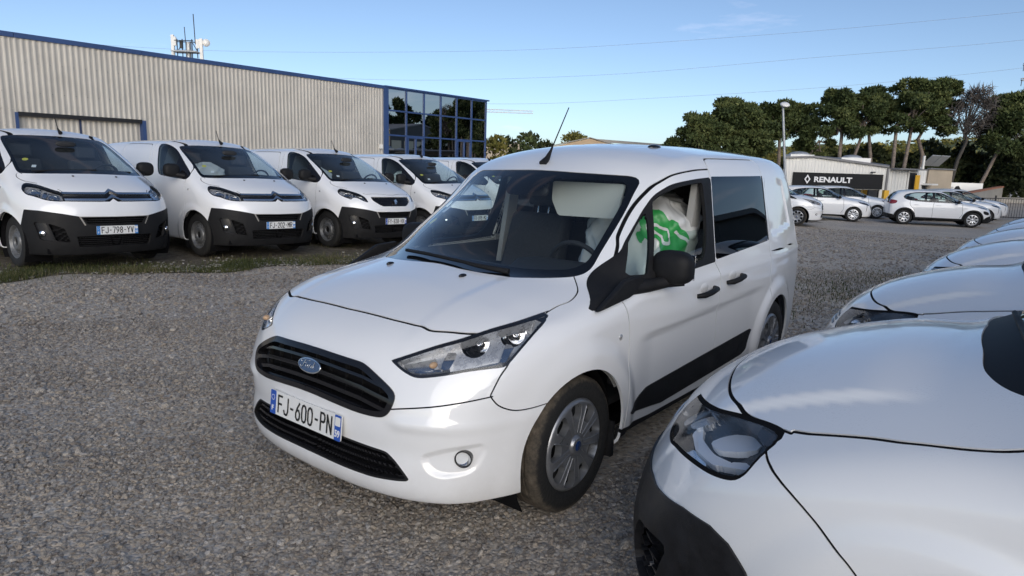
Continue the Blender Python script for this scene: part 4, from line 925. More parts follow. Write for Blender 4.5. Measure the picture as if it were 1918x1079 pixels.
# ---------------------------------------------------------------- mid-size vans of the left-hand row
def cab_inside(root, dx, top, wid, dash):
    """dashboard, wheel, seats and rear wall for the vans of the rows"""
    MB().prism(dash, -wid, wid, 'xz').obj('dashboard', M['trim'], root, bevel=.03)
    sw = MB(); cc = Vector((dx-.42, .40, dash[2][1]+.03)); e1 = Vector((0, 1, 0)); e2 = Vector((.42, 0, .9)).normalized()
    sw.tube([cc+.19*(e1*math.cos(math.pi*k/12)+e2*math.sin(math.pi*k/12)) for k in range(25)], .016, 6, False); sw.tube([cc-e1*.18, cc, cc+e1*.18], .02, 6); sw.tube([cc, cc-e2*.18], .018, 6)
    sw.obj('steering_wheel', M['trim'], root)
    for y in (.42, -.42):
        st = MB().prism([(dx-.35, .75), (dx-.85, .70), (dx-.88, .84), (dx-.38, .90)], y-.26, y+.26, 'xz').prism([(dx-.78, .8), (dx-1.0, 1.42), (dx-1.12, 1.41), (dx-.95, .8)], y-.24, y+.24, 'xz').obj('seat', M['seat'], root, bevel=.04)
        MB().prism([(dx-1.0, 1.45), (dx-1.04, 1.62), (dx-1.12, 1.61), (dx-1.1, 1.44)], y-.13, y+.13, 'xz').obj('headrest', M['seat'], st, bevel=.03)
    MB().prism([(-wid, .45), (wid, .45), (wid, 1.2), (wid-.15, top-.12), (.15-wid, top-.12), (-wid, 1.2)], dx-1.36, dx-1.34, 'yz').obj('bulkhead', M['seat'], root); MB().box((dx-.6, 0, .5), (1.5, wid*2, .04)).obj('cab_floor', M['trim'], root)
def lion(root, c, tilt):
    """small upright animal badge, plain silhouette"""
    P = [(-.020, -.045), (-.010, -.045), (-.004, -.020), (.004, -.022), (.012, -.046), (.024, -.044), (.016, -.014), (.020, .004), (.032, .002), (.036, -.010), (.044, -.004), (.040, .014), (.022, .022), (.030, .030), (.024, .044), (.004, .048), (-.012, .040), (-.010, .028), (-.026, .034), (-.040, .028), (-.032, .018), (-.016, .014), (-.034, .002), (-.030, -.006), (-.014, -.002), (-.018, -.020)]
    o = MB().prism(P, 0, .012, 'xy').obj('badge', M['satin'], root); o.matrix_local = Matrix.Translation(c) @ frame((0, 0, 0), (0, 1, 0), (-math.sin(tilt), 0, math.cos(tilt))); return o
def build_jumpy(root, nose, num, dept, blue):
    C = Cutter(jump_F, JS[:]); W = M['white']
    def O(nm, S, m, fl=.012, par=root): return objS(nm, flange(S, fl) if fl else S, m, par)
    def pair(nm, S, m, fl=.012, par=root): return [objS(nm, flange(x, fl) if fl else x, m, par) for x in lr(S) if len(x[2])]
    circ = lambda cx, r: np.array([(cx+r*math.cos(a), .345+r*math.sin(a)) for a in np.linspace(0, 2*np.pi, 48, endpoint=False)])
    for cx in (.08, -2.97): C.take('xz', circ(cx, .39), lambda V, N: .55-np.abs(V[:, 1]))
    _, C.S = clip(C.S, C.S[0][:, 2]-.225)
    ws = spline([(0, 1.752), (.4, 1.742), (.60, 1.722), (.658, 1.70), (.69, 1.64), (.735, 1.45), (.775, 1.28), (.768, 1.236), (.70, 1.228), (.4, 1.238), (0, 1.245), (-.2, 1.24), (-.3, 1.5), (-.2, 1.75)], n=5)
    Wn = C.take('yz', ws, lambda V, N: -1.2-V[:, 0]); fi = C.field(Wn, 'yz', ws); gi, bo = clip(Wn, fi+.035+.03*sstep(1.30, 1.24, Wn[0][:, 2]))
    O('windscreen', offset(gi, -.003), M['glass2'], 0); O('windscreen_border', offset(bo, -.003), M['frit'], 0)
    DW = spline([(-1.30, 1.735), (-1.09, 1.733), (-.86, 1.660), (-.564, 1.505), (-.24, 1.312), (-.175, 1.245), (-.215, 1.195), (-.32, 1.192), (-.966, 1.228), (-1.10, 1.262), (-1.19, 1.40), (-1.27, 1.62)], n=5)
    D = C.take('xz', DW, side); f = C.field(D, 'xz', DW); g, b = clip(D, np.maximum(f+.016, D[0][:, 0]+.46+.55*(D[0][:, 2]-1.2)))
    pair('side_window', offset(g, -.004), M['sideglass'], 0); pair('window_frame', offset(b, .0), M['blackgl'], .01)
    LA = {'chevron': spline([(.589, 1.090), (.558, 1.113), (.317, 1.097), (-.015, 1.036), (-.12, 1.01), (-.227, .906, 1), (-.144, .899), (.053, .910), (.263, .949), (.427, .976), (.541, 1.030)], n=5),
          'lion': spline([(.575, 1.070), (.511, 1.105), (.309, 1.080), (.025, 1.028), (-.144, .964), (-.235, .876, 1), (-.12, .897), (.062, .950), (.160, .950), (.205, .922), (.230, .926), (.404, .965), (.53, 1.010)], n=5)}[nose]
    lamp = C.take('uz', LA, lambda V, N: np.maximum(-.1-V[:, 0], .2-np.abs(V[:, 1])))
    for s, L in zip((1, -1), lr(lamp)):
        inn, rimm = clip(L, C.field(L, 'uz', LA)+.014); hd = objS('headlamp', flange(offset(L, .001), .004), M['lens'], root)
        objS('lamp_rim', flange(offset(rimm, -.003), .01), M['blackgl'], hd); objS('lamp_bowl', flange(offset(inn, -.05), 0), M['lampgrey'], hd)
        for P in (rpoly([(.42, 1.055), (.24, 1.055), (.20, .975), (.40, 1.0)], .02), rpoly([(.10, 1.015), (-.08, .985), (-.13, .925), (.04, .935)], .015)):
            fr, _ = clip(inn, np.abs(C.field(inn, 'uz', P))-.008); objS('lamp_bezel', flange(tilt(fr, .012, .25), .02), M['chrome'], hd)
            bw, _ = clip(inn, C.field(inn, 'uz', P)+.012); objS('reflector', tilt(bw, .02, .35), M['satin'], hd)
        mid, _ = clip(inn, C.field(inn, 'uz', rpoly([(.18, 1.04), (.12, 1.03), (.08, .94), (.17, .955)], .01))); objS('reflector', tilt(mid, .02, .3), M['satin'], hd)
    fc = lambda V, N: .3-V[:, 0]
    zb = lambda ay: np.interp(ay, [0, .43, .60, .8, 1], [.710, .716, .750, .783, .797]); xs = lambda z: np.interp(z, [.2, .59, .80], [.36, .395, .464])
    if nose == 'chevron':
        BR = rpoly([(-.3, 1.02), (0, 1.066), (.07, 1.020), (.56, 1.016), (.60, .98), (.56, .902), (.05, .902), (0, .94), (-.3, .902)], .004); br = C.take('yz', BR, fc); bk = O('nose_bar', flange(offset(br, -.014), .01), M['blackgl'], 0)
        for P in ([(-.1, 1.0), (0, 1.060), (.07, 1.016), (.56, 1.012), (.57, .990), (.082, .990), (0, 1.030), (-.1, .98)], [(-.1, .94), (0, .992), (.078, .938), (.55, .934), (.55, .910), (.112, .910), (.0, .955), (-.1, .90)]):
            b, _ = clip(br, C.field(br, 'yz', np.array(P))); objS('chevron_bar', flange(offset(b, .010), .03), M['satin'], bk)
    else:
        GO = rpoly([(-.3, .995), (.49, .990), (.475, .90), (.37, .83), (.29, .796), (-.3, .798)], .03); g = C.take('yz', GO, fc); fo = C.field(g, 'yz', GO); gin, rim = clip(g, fo+.014)
        bk = O('grille', offset(gin, -.03), M['groove'], 0); objS('grille_surround', flange(offset(rim, .006), .04), M['white'], bk)
        ay, z = gin[0][:, 1], gin[0][:, 2]; q = np.maximum(.010-np.abs(((ay+.0)/.036) % 1-.5)*.036, .009-np.abs((z/.030) % 1-.5)*.030)
        net, _ = clip(gin, -q+.0025); objS('grille_mesh', offset(net, -.008), M['blackgl'], bk); lion(root, (.895, .0, .892), .25)
    # unpainted bumper with its openings
    V = C.S[0]; B, C.S = clip(C.S, np.maximum(V[:, 2]-zb(np.abs(V[:, 1])), xs(V[:, 2])-V[:, 0]))
    D2 = Cutter(jump_F, B)
    open_ = []
    for P in ([(-.3, .700), (.40, .700), (.335, .612), (-.3, .612)], [(-.3, .465), (.47, .462), (.44, .325), (-.3, .325)], [(.735, .628), (.59, .565), (.53, .385), (.672, .410)]):
        open_.append(D2.take('yz', rpoly(P, .012), fc))
    fh = D2.take('yz', rpoly([(.846, .640), (.755, .636), (.690, .400), (.80, .416)], .02), fc)
    bp = O('front_bumper', flange(offset(D2.S, .010), .03), M['blackpl'], 0); op = join(*open_); objS('bumper_opening', offset(op, -.05), M['groove'], bp); objS('fog_panel', flange(offset(fh, -.015), .02), M['lampdark'], bp)
    for zc in np.arange(.335, .70, .026):
        for k_, og in enumerate(open_):
            for oh in ((og,) if k_ < 2 else lr(og)):
                if not len(oh[2]): continue
                s_, _ = clip(oh, np.abs(oh[0][:, 2]-zc)-.0045)
                if len(s_[2]): objS('bumper_slat', flange(offset(s_, -.008), .02), M['blackpl'], bp)
    lipf = sdf(np.stack([np.abs(D2.S[0][:, 1]), D2.S[0][:, 2]], 1), rpoly([(-.2, .722), (.44, .722), (.38, .600), (.362, .600), (.415, .708), (-.2, .708)], .004)); lp, _ = clip(D2.S, lipf); objS('grey_lip', flange(offset(lp, .013), .01), M['wallgrey'], bp)
    for s in (1, -1):
        f = MB().lathe([(.001, .012), (.030, .008), (.038, .002), (.040, -.02)], axis='z', seg=20).obj('fog_lamp', M['chrome'], bp); f.matrix_local = Matrix.Translation((.668, .789*s, .497)) @ Vector((.7, .7*s, 0)).to_track_quat('Z', 'Y').to_matrix().to_4x4()
    G = [C.seam('yx', spline([(0, .765), (.09, .760), (.5, .672), (.56, .62)], False), lambda V, N: .3-V[:, 0], .004) if nose == 'lion' else C.seam('yx', np.array([(.50, .70), (.53, .66), (.56, .60)]), lambda V, N: .3-V[:, 0], .004),
         C.seam('yx', spline([(.70, .36), (.772, .19), (.815, .06), (.80, .0), (.765, .0), (.75, .04)], False), lambda V, N: .9-V[:, 2], .004),
         C.seam('xz', spline([(-.215, 1.21), (-.225, 1.0), (-.215, .741), (-.277, .423), (-.29, .22)], False), side, .005),
         C.seam('xz', spline([(-.19, 1.26), (-.268, 1.374), (-.528, 1.535), (-.922, 1.735), (-1.10, 1.785), (-1.32, 1.80), (-1.42, 1.77), (-1.40, 1.5), (-1.44, 1.1), (-1.44, .22)], False), side, .005),
         C.seam('xz', spline([(-1.50, .25), (-1.50, 1.5), (-1.56, 1.70), (-1.62, 1.735), (-2.45, 1.735), (-2.52, 1.68), (-2.52, .70)], False), side, .005)]
    O('panel_gap', join(*G), M['groove'], 0)
    parts = named_parts(C.S, [('bonnet', (.3, 0, 1.24)), ('front_door', (-.9, .95, .75)), ('front_door', (-.9, -.95, .75)), ('sliding_door', (-2.0, .95, .9)), ('sliding_door', (-2.0, -.95, .9))], 'body_shell')
    for nm, S in parts.items():
        if nm in ('front_door', 'sliding_door'): pair(nm, S, W, .014)
        else: O(nm, S, W, .014)
    shell = join(*parts.values()); ins, _ = clip(offset(shell, -.04), np.maximum(np.maximum(shell[0][:, 0], -1.4-shell[0][:, 0]), .6-shell[0][:, 2])); objS('cab_lining', [ins[0], -ins[1], ins[2][:, ::-1]], M['headliner'], root)
    for s in (1, -1):
        mr = objS('door_mirror', mirror_blob((-.43, s*1.045, 1.325), (.085, .125, .105)), M['blackpl'], root); MB().tube([(-.30, s*.88, 1.24), (-.40, s*1.0, 1.26)], .04, 8).obj('mirror_arm', M['blackpl'], mr); MB().box((-.478, s*1.045, 1.325), (.004, .19, .15)).obj('mirror_glass', M['chrome'], mr)
        MB().lathe([(.001, .008), (.014, .006), (.018, -.004)], seg=16).obj('side_repeater', M['lampgrey'], root).matrix_local = Matrix.Translation((-.10, s*.957, 1.04)) @ Matrix.Scale(s, 4, (0, 1, 0))
        ellipsoid('washer_jet', (.345, s*.272, 1.213), (.024, .014, .010), M['blackgl'], root)
        h = MB().tube([(-1.18, s*.955, 1.05), (-1.22, s*.985, 1.055), (-1.34, s*.985, 1.06), (-1.38, s*.955, 1.065)], .016, 8).obj('door_handle', M['white'], root)
    MB().tube([(.10, -.66, 1.262), (.14, -.25, 1.285), (.16, .1, 1.295)], .012, 6).tube([(.10, .02, 1.30), (.06, .60, 1.275)], .012, 6).obj('wiper', M['blackpl'], root)
    an = MB().tube([(-.93, .10, 1.80), (-.985, .10, 1.832), (-1.02, .10, 1.87)], [.03, .018, .008], 8).obj('roof_aerial', M['blackpl'], root); MB().tube([(-1.01, .10, 1.86), (-1.10, .10, 2.02)], .006, 5).obj('whip', M['blackpl'], an)
    plate(num, dept, root, (.925, 0, .537), .02, blue)
    wm = JW
    for s in (1, -1): add_wheel(root, wm, 0, s*.875, .338, s); add_wheel(root, wm, -3.05, s*.875, .338, s)
    for cx in (.08, -2.97): arch_liner(root, cx, .60, .92, .39, .345)
    MB().box((-1.3, 0, .27), (4.0, 1.5, .06)).box((.35, 0, .26), (.55, 1.3, .05)).obj('underbody', M['groove'], root)
    cab_inside(root, .12, 1.8, .82, [(.10, 1.17), (-.02, 1.19), (-.30, 1.17), (-.42, 1.12), (-.38, .9), (-.2, .6), (.10, .6)])
    mi = objS('rear_view_mirror', mirror_blob((-.52, 0, 1.64), (.03, .13, .04)), M['trim'], root)
    for (y, z, a) in ((-.60, 1.42, 0), (-.575, 1.33, 1)):
        k = np.argmin((gi[0][:, 1]-y)**2+(gi[0][:, 2]-z)**2); p, n_ = Vector(gi[0][k]), Vector(gi[1][k]); mb = MB()
        if a: mb.box((0, 0, 0), (.05, .06, .001))
        else: mb.prism([(.035*math.cos(t), .035*math.sin(t)) for t in np.linspace(0, 6.283, 20, endpoint=False)], 0, .001, 'xy')
        st = mb.obj('windscreen_sticker', M['paper' if a else 'yellowink'], root); st.matrix_local = Matrix.Translation(p-n_*.006) @ n_.to_track_quat('Z', 'Y').to_matrix().to_4x4()
# ---------------------------------------------------------------- compact vans nosing in from the right
def build_comb(root):
    C = Cutter(comb_F, body_mesh(comb_F, .35, -3.1, .62, 260, 110, 240, 20)); W = M['white_wet']
    def O(nm, S, m, fl=.012, par=root): return objS(nm, flange(S, fl) if fl else S, m, par)
    def pair(nm, S, m, fl=.012, par=root): return [objS(nm, flange(x, fl) if fl else x, m, par) for x in lr(S) if len(x[2])]
    circ = lambda cx, r: np.array([(cx+r*math.cos(a), .335+r*math.sin(a)) for a in np.linspace(0, 2*np.pi, 48, endpoint=False)])
    for cx in (-.10, -2.85): C.take('xz', circ(cx, .35), lambda V, N: .55-np.abs(V[:, 1]))
    _, C.S = clip(C.S, C.S[0][:, 2]-.225)
    ws = spline([(0, 1.66), (.4, 1.645), (.56, 1.62), (.61, 1.57), (.655, 1.35), (.680, 1.18), (.660, 1.110), (.60, 1.095), (.475, 1.105), (.30, 1.132), (0, 1.150), (-.2, 1.145), (-.3, 1.4), (-.2, 1.65)], n=5)
    Wn = C.take('yz', ws, lambda V, N: -1.2-V[:, 0]); fi = C.field(Wn, 'yz', ws); gi, bo = clip(Wn, fi+.03+.05*sstep(1.24, 1.14, Wn[0][:, 2]))
    O('windscreen', offset(gi, -.003), M['glass2'], 0); rb = O('windscreen_border', flange(offset(bo, -.006), .02), M['cowl'], 0)
    MB().tube([(-.12, .05, 1.205), (-.16, .30, 1.185), (-.21, .52, 1.150)], [.008, .010, .014], 8).obj('wiper', M['blackpl'], root)
    DW = spline([(-1.38, 1.62), (-1.10, 1.61), (-.80, 1.48), (-.50, 1.28), (-.36, 1.16), (-.40, 1.10), (-.6, 1.085), (-1.30, 1.11, 1)], n=5)
    D = C.take('xz', DW, side); g, b = clip(D, C.field(D, 'xz', DW)+.02); pair('side_window', offset(g, -.004), M['sideglass'], 0); pair('window_frame', b, M['blackgl'], .01)
    LA = spline([(-.30, .838, 1), (-.024, .864), (.178, .886), (.31, .901), (.415, .906), (.452, .893), (.472, .854), (.482, .805), (.452, .772), (.365, .754), (.206, .740), (-.10, .713), (-.27, .715), (-.335, .765)], n=6)
    lamp = C.take('uz', LA, lambda V, N: np.maximum(-.1-V[:, 0], .2-np.abs(V[:, 1])))
    for s, L in zip((1, -1), lr(lamp)):
        inn, rimm = clip(L, C.field(L, 'uz', LA)+.012); hd = objS('headlamp', flange(offset(inn, .001), .004), M['lenswet'], root)
        objS('lamp_rim', flange(offset(rimm, -.001), .008), M['groove'], hd); objS('lamp_wall', walls(offset(inn, -.004), .06), M['lampmid'], hd); objS('lamp_bowl', offset(inn, -.062), M['lampdark'], hd)
        for P, nm, mm, d0, kk in ((rpoly([(.43, .862), (.36, .850), (.29, .805), (.20, .790), (.02, .788), (-.06, .812), (-.07, .798), (-.03, .772), (.10, .762), (.28, .772), (.445, .835)], .010), 'lamp_bezel', 'satinw', .012, .75), (rpoly([(.33, .872), (.20, .876), (.13, .85), (.12, .80), (.22, .802), (.30, .835)], .03), 'reflector', 'satinw', .02, .55),
                (rpoly([(-.02, .855), (-.12, .85), (-.14, .78), (-.04, .79)], .03), 'reflector', 'satin', .02, .5), (rpoly([(-.17, .84), (-.26, .825), (-.27, .76), (-.18, .76)], .03), 'reflector', 'silver', .02, .4), (rpoly([(.24, .760), (.06, .756), (.03, .736), (.22, .743)], .006), 'side_light', 'satin', .012, .6)):
            q, _ = clip(inn, C.field(inn, 'uz', P)); objS(nm, flange(tilt(q, d0, kk), .02), M[mm], hd)
        P = rpoly([(.42, .895), (.30, .890), (.33, .872), (.44, .866)], .008); q, _ = clip(inn, C.field(inn, 'uz', P)); objS('lamp_top', flange(offset(q, -.008), .03), M['lampdark'], hd)
    fc = lambda V, N: .3-V[:, 0]
    GR = rpoly([(-.3, .80), (.36, .785), (.42, .76), (.40, .715), (-.3, .72)], .02); g = C.take('yz', GR, fc); gb = O('grille', flange(offset(g, -.02), .02), M['blackgl'], 0)
    for zc in (.735, .76, .783):
        q, _ = clip(g, np.abs(g[0][:, 2]-zc)-.004); objS('grille_bar', flange(offset(q, -.004), .02), M['satin'], gb)
    V = C.S[0]; zs = np.interp(V[:, 0], [.20, .27, .33, .394, .459, .56, .711, .8], [.24, .42, .545, .604, .628, .628, .600, .60])
    B, C.S = clip(C.S, np.maximum(V[:, 2]-zs, .2-V[:, 0])); D2 = Cutter(comb_F, B)
    op = [D2.take('yz', rpoly([(.83, .49), (.70, .47), (.66, .30), (.78, .27)], .03), fc), D2.take('yz', rpoly([(-.3, .50), (.55, .48), (.50, .30), (-.3, .30)], .02), fc)]
    bp = O('front_bumper', flange(offset(D2.S, .008), .03), M['blackdamp'], 0); opl = [*lr(op[0]), op[1]]; op = join(*op); objS('bumper_opening', offset(op, -.05), M['groove'], bp)
    for zc in np.arange(.30, .50, .045):
      for oh in opl:
        q, _ = clip(oh, np.abs(oh[0][:, 2]-zc)-.006)
        if len(q[2]): objS('bumper_slat', flange(offset(q, -.015), .02), M['blackdamp'], bp)
    G = [C.seam('yx', spline([(0, .655), (.25, .645), (.40, .612), (.52, .565), (.61, .50), (.706, .379), (.757, .30)], False), lambda V, N: .2-V[:, 0], .005),
         C.seam('yx', spline([(.748, .30), (.765, .25), (.795, .10), (.812, .02), (.824, -.15), (.80, -.30)], False), lambda V, N: .85-V[:, 2], .0065), C.seam('xz', spline([(-.25, 1.05), (-.30, 1.09), (-.45, 1.12)], False), side, .004),
         C.seam('xz', spline([(.365, .89), (.342, .855), (.222, .790), (.10, .70), (.06, .66)], False), side, .0035),
         C.seam('xz', spline([(-.37, 1.13), (-.36, .9), (-.38, .25)], False), side, .005), C.seam('xz', spline([(-1.33, 1.12), (-1.40, .9), (-1.42, .25)], False), side, .005)]
    O('panel_gap', join(*G), M['groove'], 0)
    parts = named_parts(C.S, [('bonnet', (.3, 0, 1.05)), ('front_door', (-.9, .92, .75)), ('front_door', (-.9, -.92, .75))], 'body_shell')
    for nm, S in parts.items():
        if nm == 'front_door': pair(nm, S, W, .014)
        else: O(nm, S, W, .014)
    for s in (1, -1):
        mr = objS('door_mirror', mirror_blob((-.62, s*1.04, 1.18), (.085, .12, .09)), M['blackpl'], root); MB().tube([(-.52, s*.86, 1.10), (-.60, s*.98, 1.12)], .035, 8).obj('mirror_arm', M['blackpl'], mr)
        add_wheel(root, wheel_parts_steel, -.10, s*.86, .32, s); add_wheel(root, wheel_parts_steel, -2.85, s*.86, .32, s)
    for cx in (-.10, -2.85): arch_liner(root, cx, .58, .84, .35)
    MB().box((-1.3, 0, .27), (3.6, 1.5, .06)).obj('underbody', M['groove'], root)
    cab_inside(root, -.12, 1.7, .66, [(-.22, 1.02), (-.30, 1.05), (-.5, 1.05), (-.66, 1.02), (-.6, .85), (-.5, .55), (-.22, .55)])
# ---------------------------------------------------------------- small hatchbacks across the yard
def hatch_tables(k):
    top = [(-3.3, .80), (-3.2, .98), (-3.1, 1.10), (-2.95, 1.28), (-2.75, 1.41), (-2.3, 1.475), (-1.7, 1.49), (-1.3, 1.475), (-1.0, 1.39), (-.6, 1.19), (-.3, 1.055), (-.1, 1.01), (.2, .965), (.45, .90), (.62, .83), (.75, .73), (.9, .5)]
    if k: top = [(x*1.06, z*.985) for x, z in top]
    return make_F(tab(top, .04), tab([(0, .66), (.2, .74), (.35, .79), (.5, .80), (.65, .79), (.75, .76), (.85, .68), (1.0, .3), (1.3, -.5), (1.6, -1.3)], .03),
        tab([(0, 0), (.2, .01), (.4, .05), (.55, .12), (.68, .22), (.78, .38), (.86, .6), (1, 1), (1.6, 3.5)], .03), tab([(0, .80), (.25, .85), (.45, .868), (.65, .872), (.85, .862), (.95, .845), (1.1, .79), (1.3, .70), (1.45, .63), (1.6, .55)], .03),
        tab([(-4, .4), (-3.3, .16), (-3, .07), (-2.5, .01), (-2, 0), (0, .0), (.3, .01), (.5, .04), (.8, .14), (1, .25)], .06), (0, -2.54 if not k else -2.62), xr=-3.17 if not k else -3.32, cw=.30, crown=(.05, .06), zb=.22, k=(.085, .06, .03), extra=None, swell=.018, arch_r=.38)
def build_hatch(root, k):
    wb = 2.62 if k else 2.54; F = hatch_tables(k); C = Cutter(F, body_mesh(F, .2, -2.8, .58, 150, 56, 150, 40)); W = M['white']
    def O(nm, S, m, fl=.01, par=root): return objS(nm, flange(S, fl) if fl else S, m, par)
    def pair(nm, S, m, fl=.01, par=root): return [objS(nm, flange(x, fl) if fl else x, m, par) for x in lr(S) if len(x[2])]
    circ = lambda cx, r: np.array([(cx+r*math.cos(a), .32+r*math.sin(a)) for a in np.linspace(0, 2*np.pi, 40, endpoint=False)])
    for cx in (0, -wb): C.take('xz', circ(cx, .345), lambda V, N: .5-np.abs(V[:, 1]))
    if not k:   # black arch mouldings and sills
        for cx in (0, -wb): pair('arch_moulding', offset(C.take('xz', circ(cx, .415), lambda V, N: np.maximum(.5-np.abs(V[:, 1]), .2-V[:, 2])), .008), M['blackpl'], .02)
        pair('sill', offset(C.take('xz', np.array([(-.3, .1), (-.3, .345), (-2.3, .345), (-2.3, .1)]), side), .004), M['blackpl'], .01)
        pair('bumper_corner', offset(C.take('xz', spline([(.40, .2), (.42, .36), (.55, .46), (.75, .50), (.95, .5), (.95, .2)]), lambda V, N: .45-np.abs(V[:, 1])), .006), M['blackpl'], .02)
        O('rear_bumper', offset(C.take('xz', np.array([(-2.9, .1), (-2.95, .42), (-3.6, .5), (-3.6, .1)])), .006), M['blackpl'])
    else: pair('sill', C.take('xz', np.array([(-.3, .1), (-.3, .29), (-2.35, .29), (-2.35, .1)]), side), M['blackpl'], .01)
    ws = spline([(0, 1.42), (.40, 1.40), (.53, 1.37), (.60, 1.25), (.68, 1.09), (.66, 1.045), (.45, 1.04), (0, 1.045), (-.2, 1.04), (-.3, 1.2), (-.2, 1.42)], n=5)
    O('windscreen', offset(C.take('yz', ws, lambda V, N: -1.4-V[:, 0]), -.002), M['glass2'], .004)
    DW = spline([(-2.62, 1.20), (-2.50, 1.30), (-2.2, 1.372), (-1.6, 1.395), (-1.2, 1.37), (-.85, 1.22), (-.45, 1.02), (-.40, .975, 1), (-.8, .975), (-1.9, .995), (-2.4, 1.04), (-2.6, 1.12)], n=5) if not k else spline([(-2.75, 1.10), (-2.4, 1.30), (-1.9, 1.375), (-1.5, 1.385), (-1.2, 1.35), (-.85, 1.21), (-.50, 1.03), (-.45, .985, 1), (-.9, .98), (-2.0, .985), (-2.6, 1.03)], n=5)
    D = C.take('xz', DW, side); f = C.field(D, 'xz', DW); bar = .045-np.abs(D[0][:, 0]+1.47+.1*(D[0][:, 2]-1)); g, b = clip(D, np.maximum(np.maximum(f+.03, bar), D[0][:, 0]+.72)); pair('side_window', offset(g, -.003), M['sideglass'], 0); pair('window_frame', b, M['blackgl'], .008)
    O('rear_window', C.take('yz', rpoly([(-.2, 1.36), (.52, 1.33), (.62, 1.05), (-.2, 1.05)], .05), lambda V, N: V[:, 0]+2.75), M['darkglass'], .004)
    tl = C.take('xz', spline([(-2.86, 1.00), (-2.90, .90), (-3.05, .86), (-3.3, .90), (-3.3, 1.03), (-3.05, 1.04)]), lambda V, N: .35-np.abs(V[:, 1])); pair('tail_lamp', offset(tl, .008), M['red'], .02)
    LA = spline([(.62, .86), (.40, .865), (.05, .80), (-.15, .75), (-.13, .70), (.10, .71), (.40, .76), (.58, .80)], n=5) if k else spline([(.66, .86), (.45, .875), (.10, .815), (-.1, .79), (.1, .765), (.30, .78), (.55, .82)], n=5)
    for s, L in zip((1, -1), lr(C.take('uz', LA, lambda V, N: np.maximum(-V[:, 0], .15-np.abs(V[:, 1]))))):
        hd = objS('headlamp', flange(offset(L, .001), .003), M['lens'], root); objS('lamp_bowl', offset(L, -.03), M['lampdark'], hd); q, _ = clip(L, np.abs(C.field(L, 'uz', LA)+.022)-.007); objS('lamp_bezel', flange(offset(q, -.01), .02), M['chrome'], hd)
    fc = lambda V, N: .1-V[:, 0]
    if not k: pair('headlamp_lower', offset(C.take('uz', spline([(.40, .70), (.10, .665), (-.02, .60), (.10, .545), (.32, .56), (.42, .62)]), lambda V, N: np.maximum(-V[:, 0], .3-np.abs(V[:, 1]))), -.01), M['lampdark'], .02)
    else: pair('running_light', offset(C.take('uz', np.array([(.19, .72), (.15, .72), (.22, .42), (.25, .42)]), lambda V, N: np.maximum(-V[:, 0], .3-np.abs(V[:, 1]))), .003), M['blackgl'], .01)
    g = C.take('yz', rpoly([(-.3, .72), (.50, .70), (.54, .60), (.42, .44), (-.3, .44)], .04), fc); gb = O('grille', offset(g, -.02), M['groove'], 0)
    for zc in np.arange(.46, .71, .04):
        q, _ = clip(g, np.abs(g[0][:, 2]-zc)-.007); objS('grille_bar', flange(offset(q, -.004), .015), M['satin' if k else 'blackgl'], gb)
    G = [C.seam('xz', spline([(-.42, 1.0), (-.42, .8), (-.40, .55), (-.50, .36)], False), side, .005), C.seam('xz', spline([(-1.47, 1.0), (-1.50, .8), (-1.50, .34)], False), side, .005), C.seam('xz', spline([(-2.36, 1.06), (-2.36, .85), (-2.18, .62), (-2.15, .36)], False), side, .005), C.seam('yx', spline([(0, .62), (.4, .56), (.60, .42), (.68, .2), (.72, -.1)], False), lambda V, N: .8-V[:, 2], .005)]
    O('panel_gap', join(*G), M['groove'], 0)
    parts = named_parts(C.S, [('front_door', (-.9, .87, .7)), ('front_door', (-.9, -.87, .7)), ('rear_door', (-1.9, .87, .7)), ('rear_door', (-1.9, -.87, .7))], 'body_shell')
    for nm, S in parts.items():
        if nm != 'body_shell': pair(nm, S, W, .01)
        else: O(nm, S, W, .01)
    ws_ = wheel_parts('alloy10' if k else 'alloy8', r=.318, wdt=.195)
    for s in (1, -1):
        for x in (0, -wb): add_wheel(root, ws_, x, s*.845, .318, s)
        mr = objS('door_mirror', mirror_blob((-.62, s*.98, 1.03), (.07, .10, .065)), M['blackpl'], root); MB().tube([(-.58, s*.82, .98), (-.60, s*.93, 1.0)], .025, 6).obj('mirror_arm', M['blackpl'], mr)
        for x in (-1.30, -2.12): ellipsoid('door_handle', (x, s*.872, .86), (.10, .012, .014), M['white'], root)
    for cx in (0, -wb): arch_liner(root, cx, .55, .83, .345, .32)
    MB().box((-1.2, 0, .25), (3.0, 1.4, .05)).obj('underbody', M['groove'], root)
    for y in (.36, -.36):
        for x in (-.95, -1.85): MB().prism([(x-.1, .5), (x-.35, 1.18), (x-.46, 1.17), (x-.30, .5)], y-.22, y+.22, 'xz').obj('seat_back', M['seat'], root, bevel=.04)
    MB().box((-1.3, 0, .55), (2.6, 1.5, .3)).obj('cabin_floor', M['trim'], root)
# ---------------------------------------------------------------- the yard
FH = np.array([-math.cos(YAW), -math.sin(YAW)]); RH = np.array([-math.sin(YAW), math.cos(YAW)]); C0 = np.array([CAM.x, CAM.y])
def at(L, D, z=0): p = C0 + FH*D + RH*L; return Vector((p[0], p[1], z))
def ld(x, y): d = np.stack([x-C0[0], y-C0[1]], -1); return d@RH, d@FH
def ground_z(x, y):
    x = np.asarray(x, float); y = np.asarray(y, float)
    far = -.0165*np.clip(-(x+3), 0, 28)
    row = np.minimum(np.clip(.0235*(x+2.8), -.10, .055), .055); row = np.minimum(row, np.maximum(far, -.12)+.06*(x > -3)+10*(x > -3))
    t = sstep(-3.5, -7, y)*sstep(-40, -12, x)
    z = row*t + far*(1-t)
    L, D = ld(x, y)
    z = z - 2.1*sstep(36, 43, D)*sstep(31, 27, L)*sstep(8, 14, L)
    return z
def gz(x, y): return float(ground_z(np.array([x]), np.array([y]))[0])
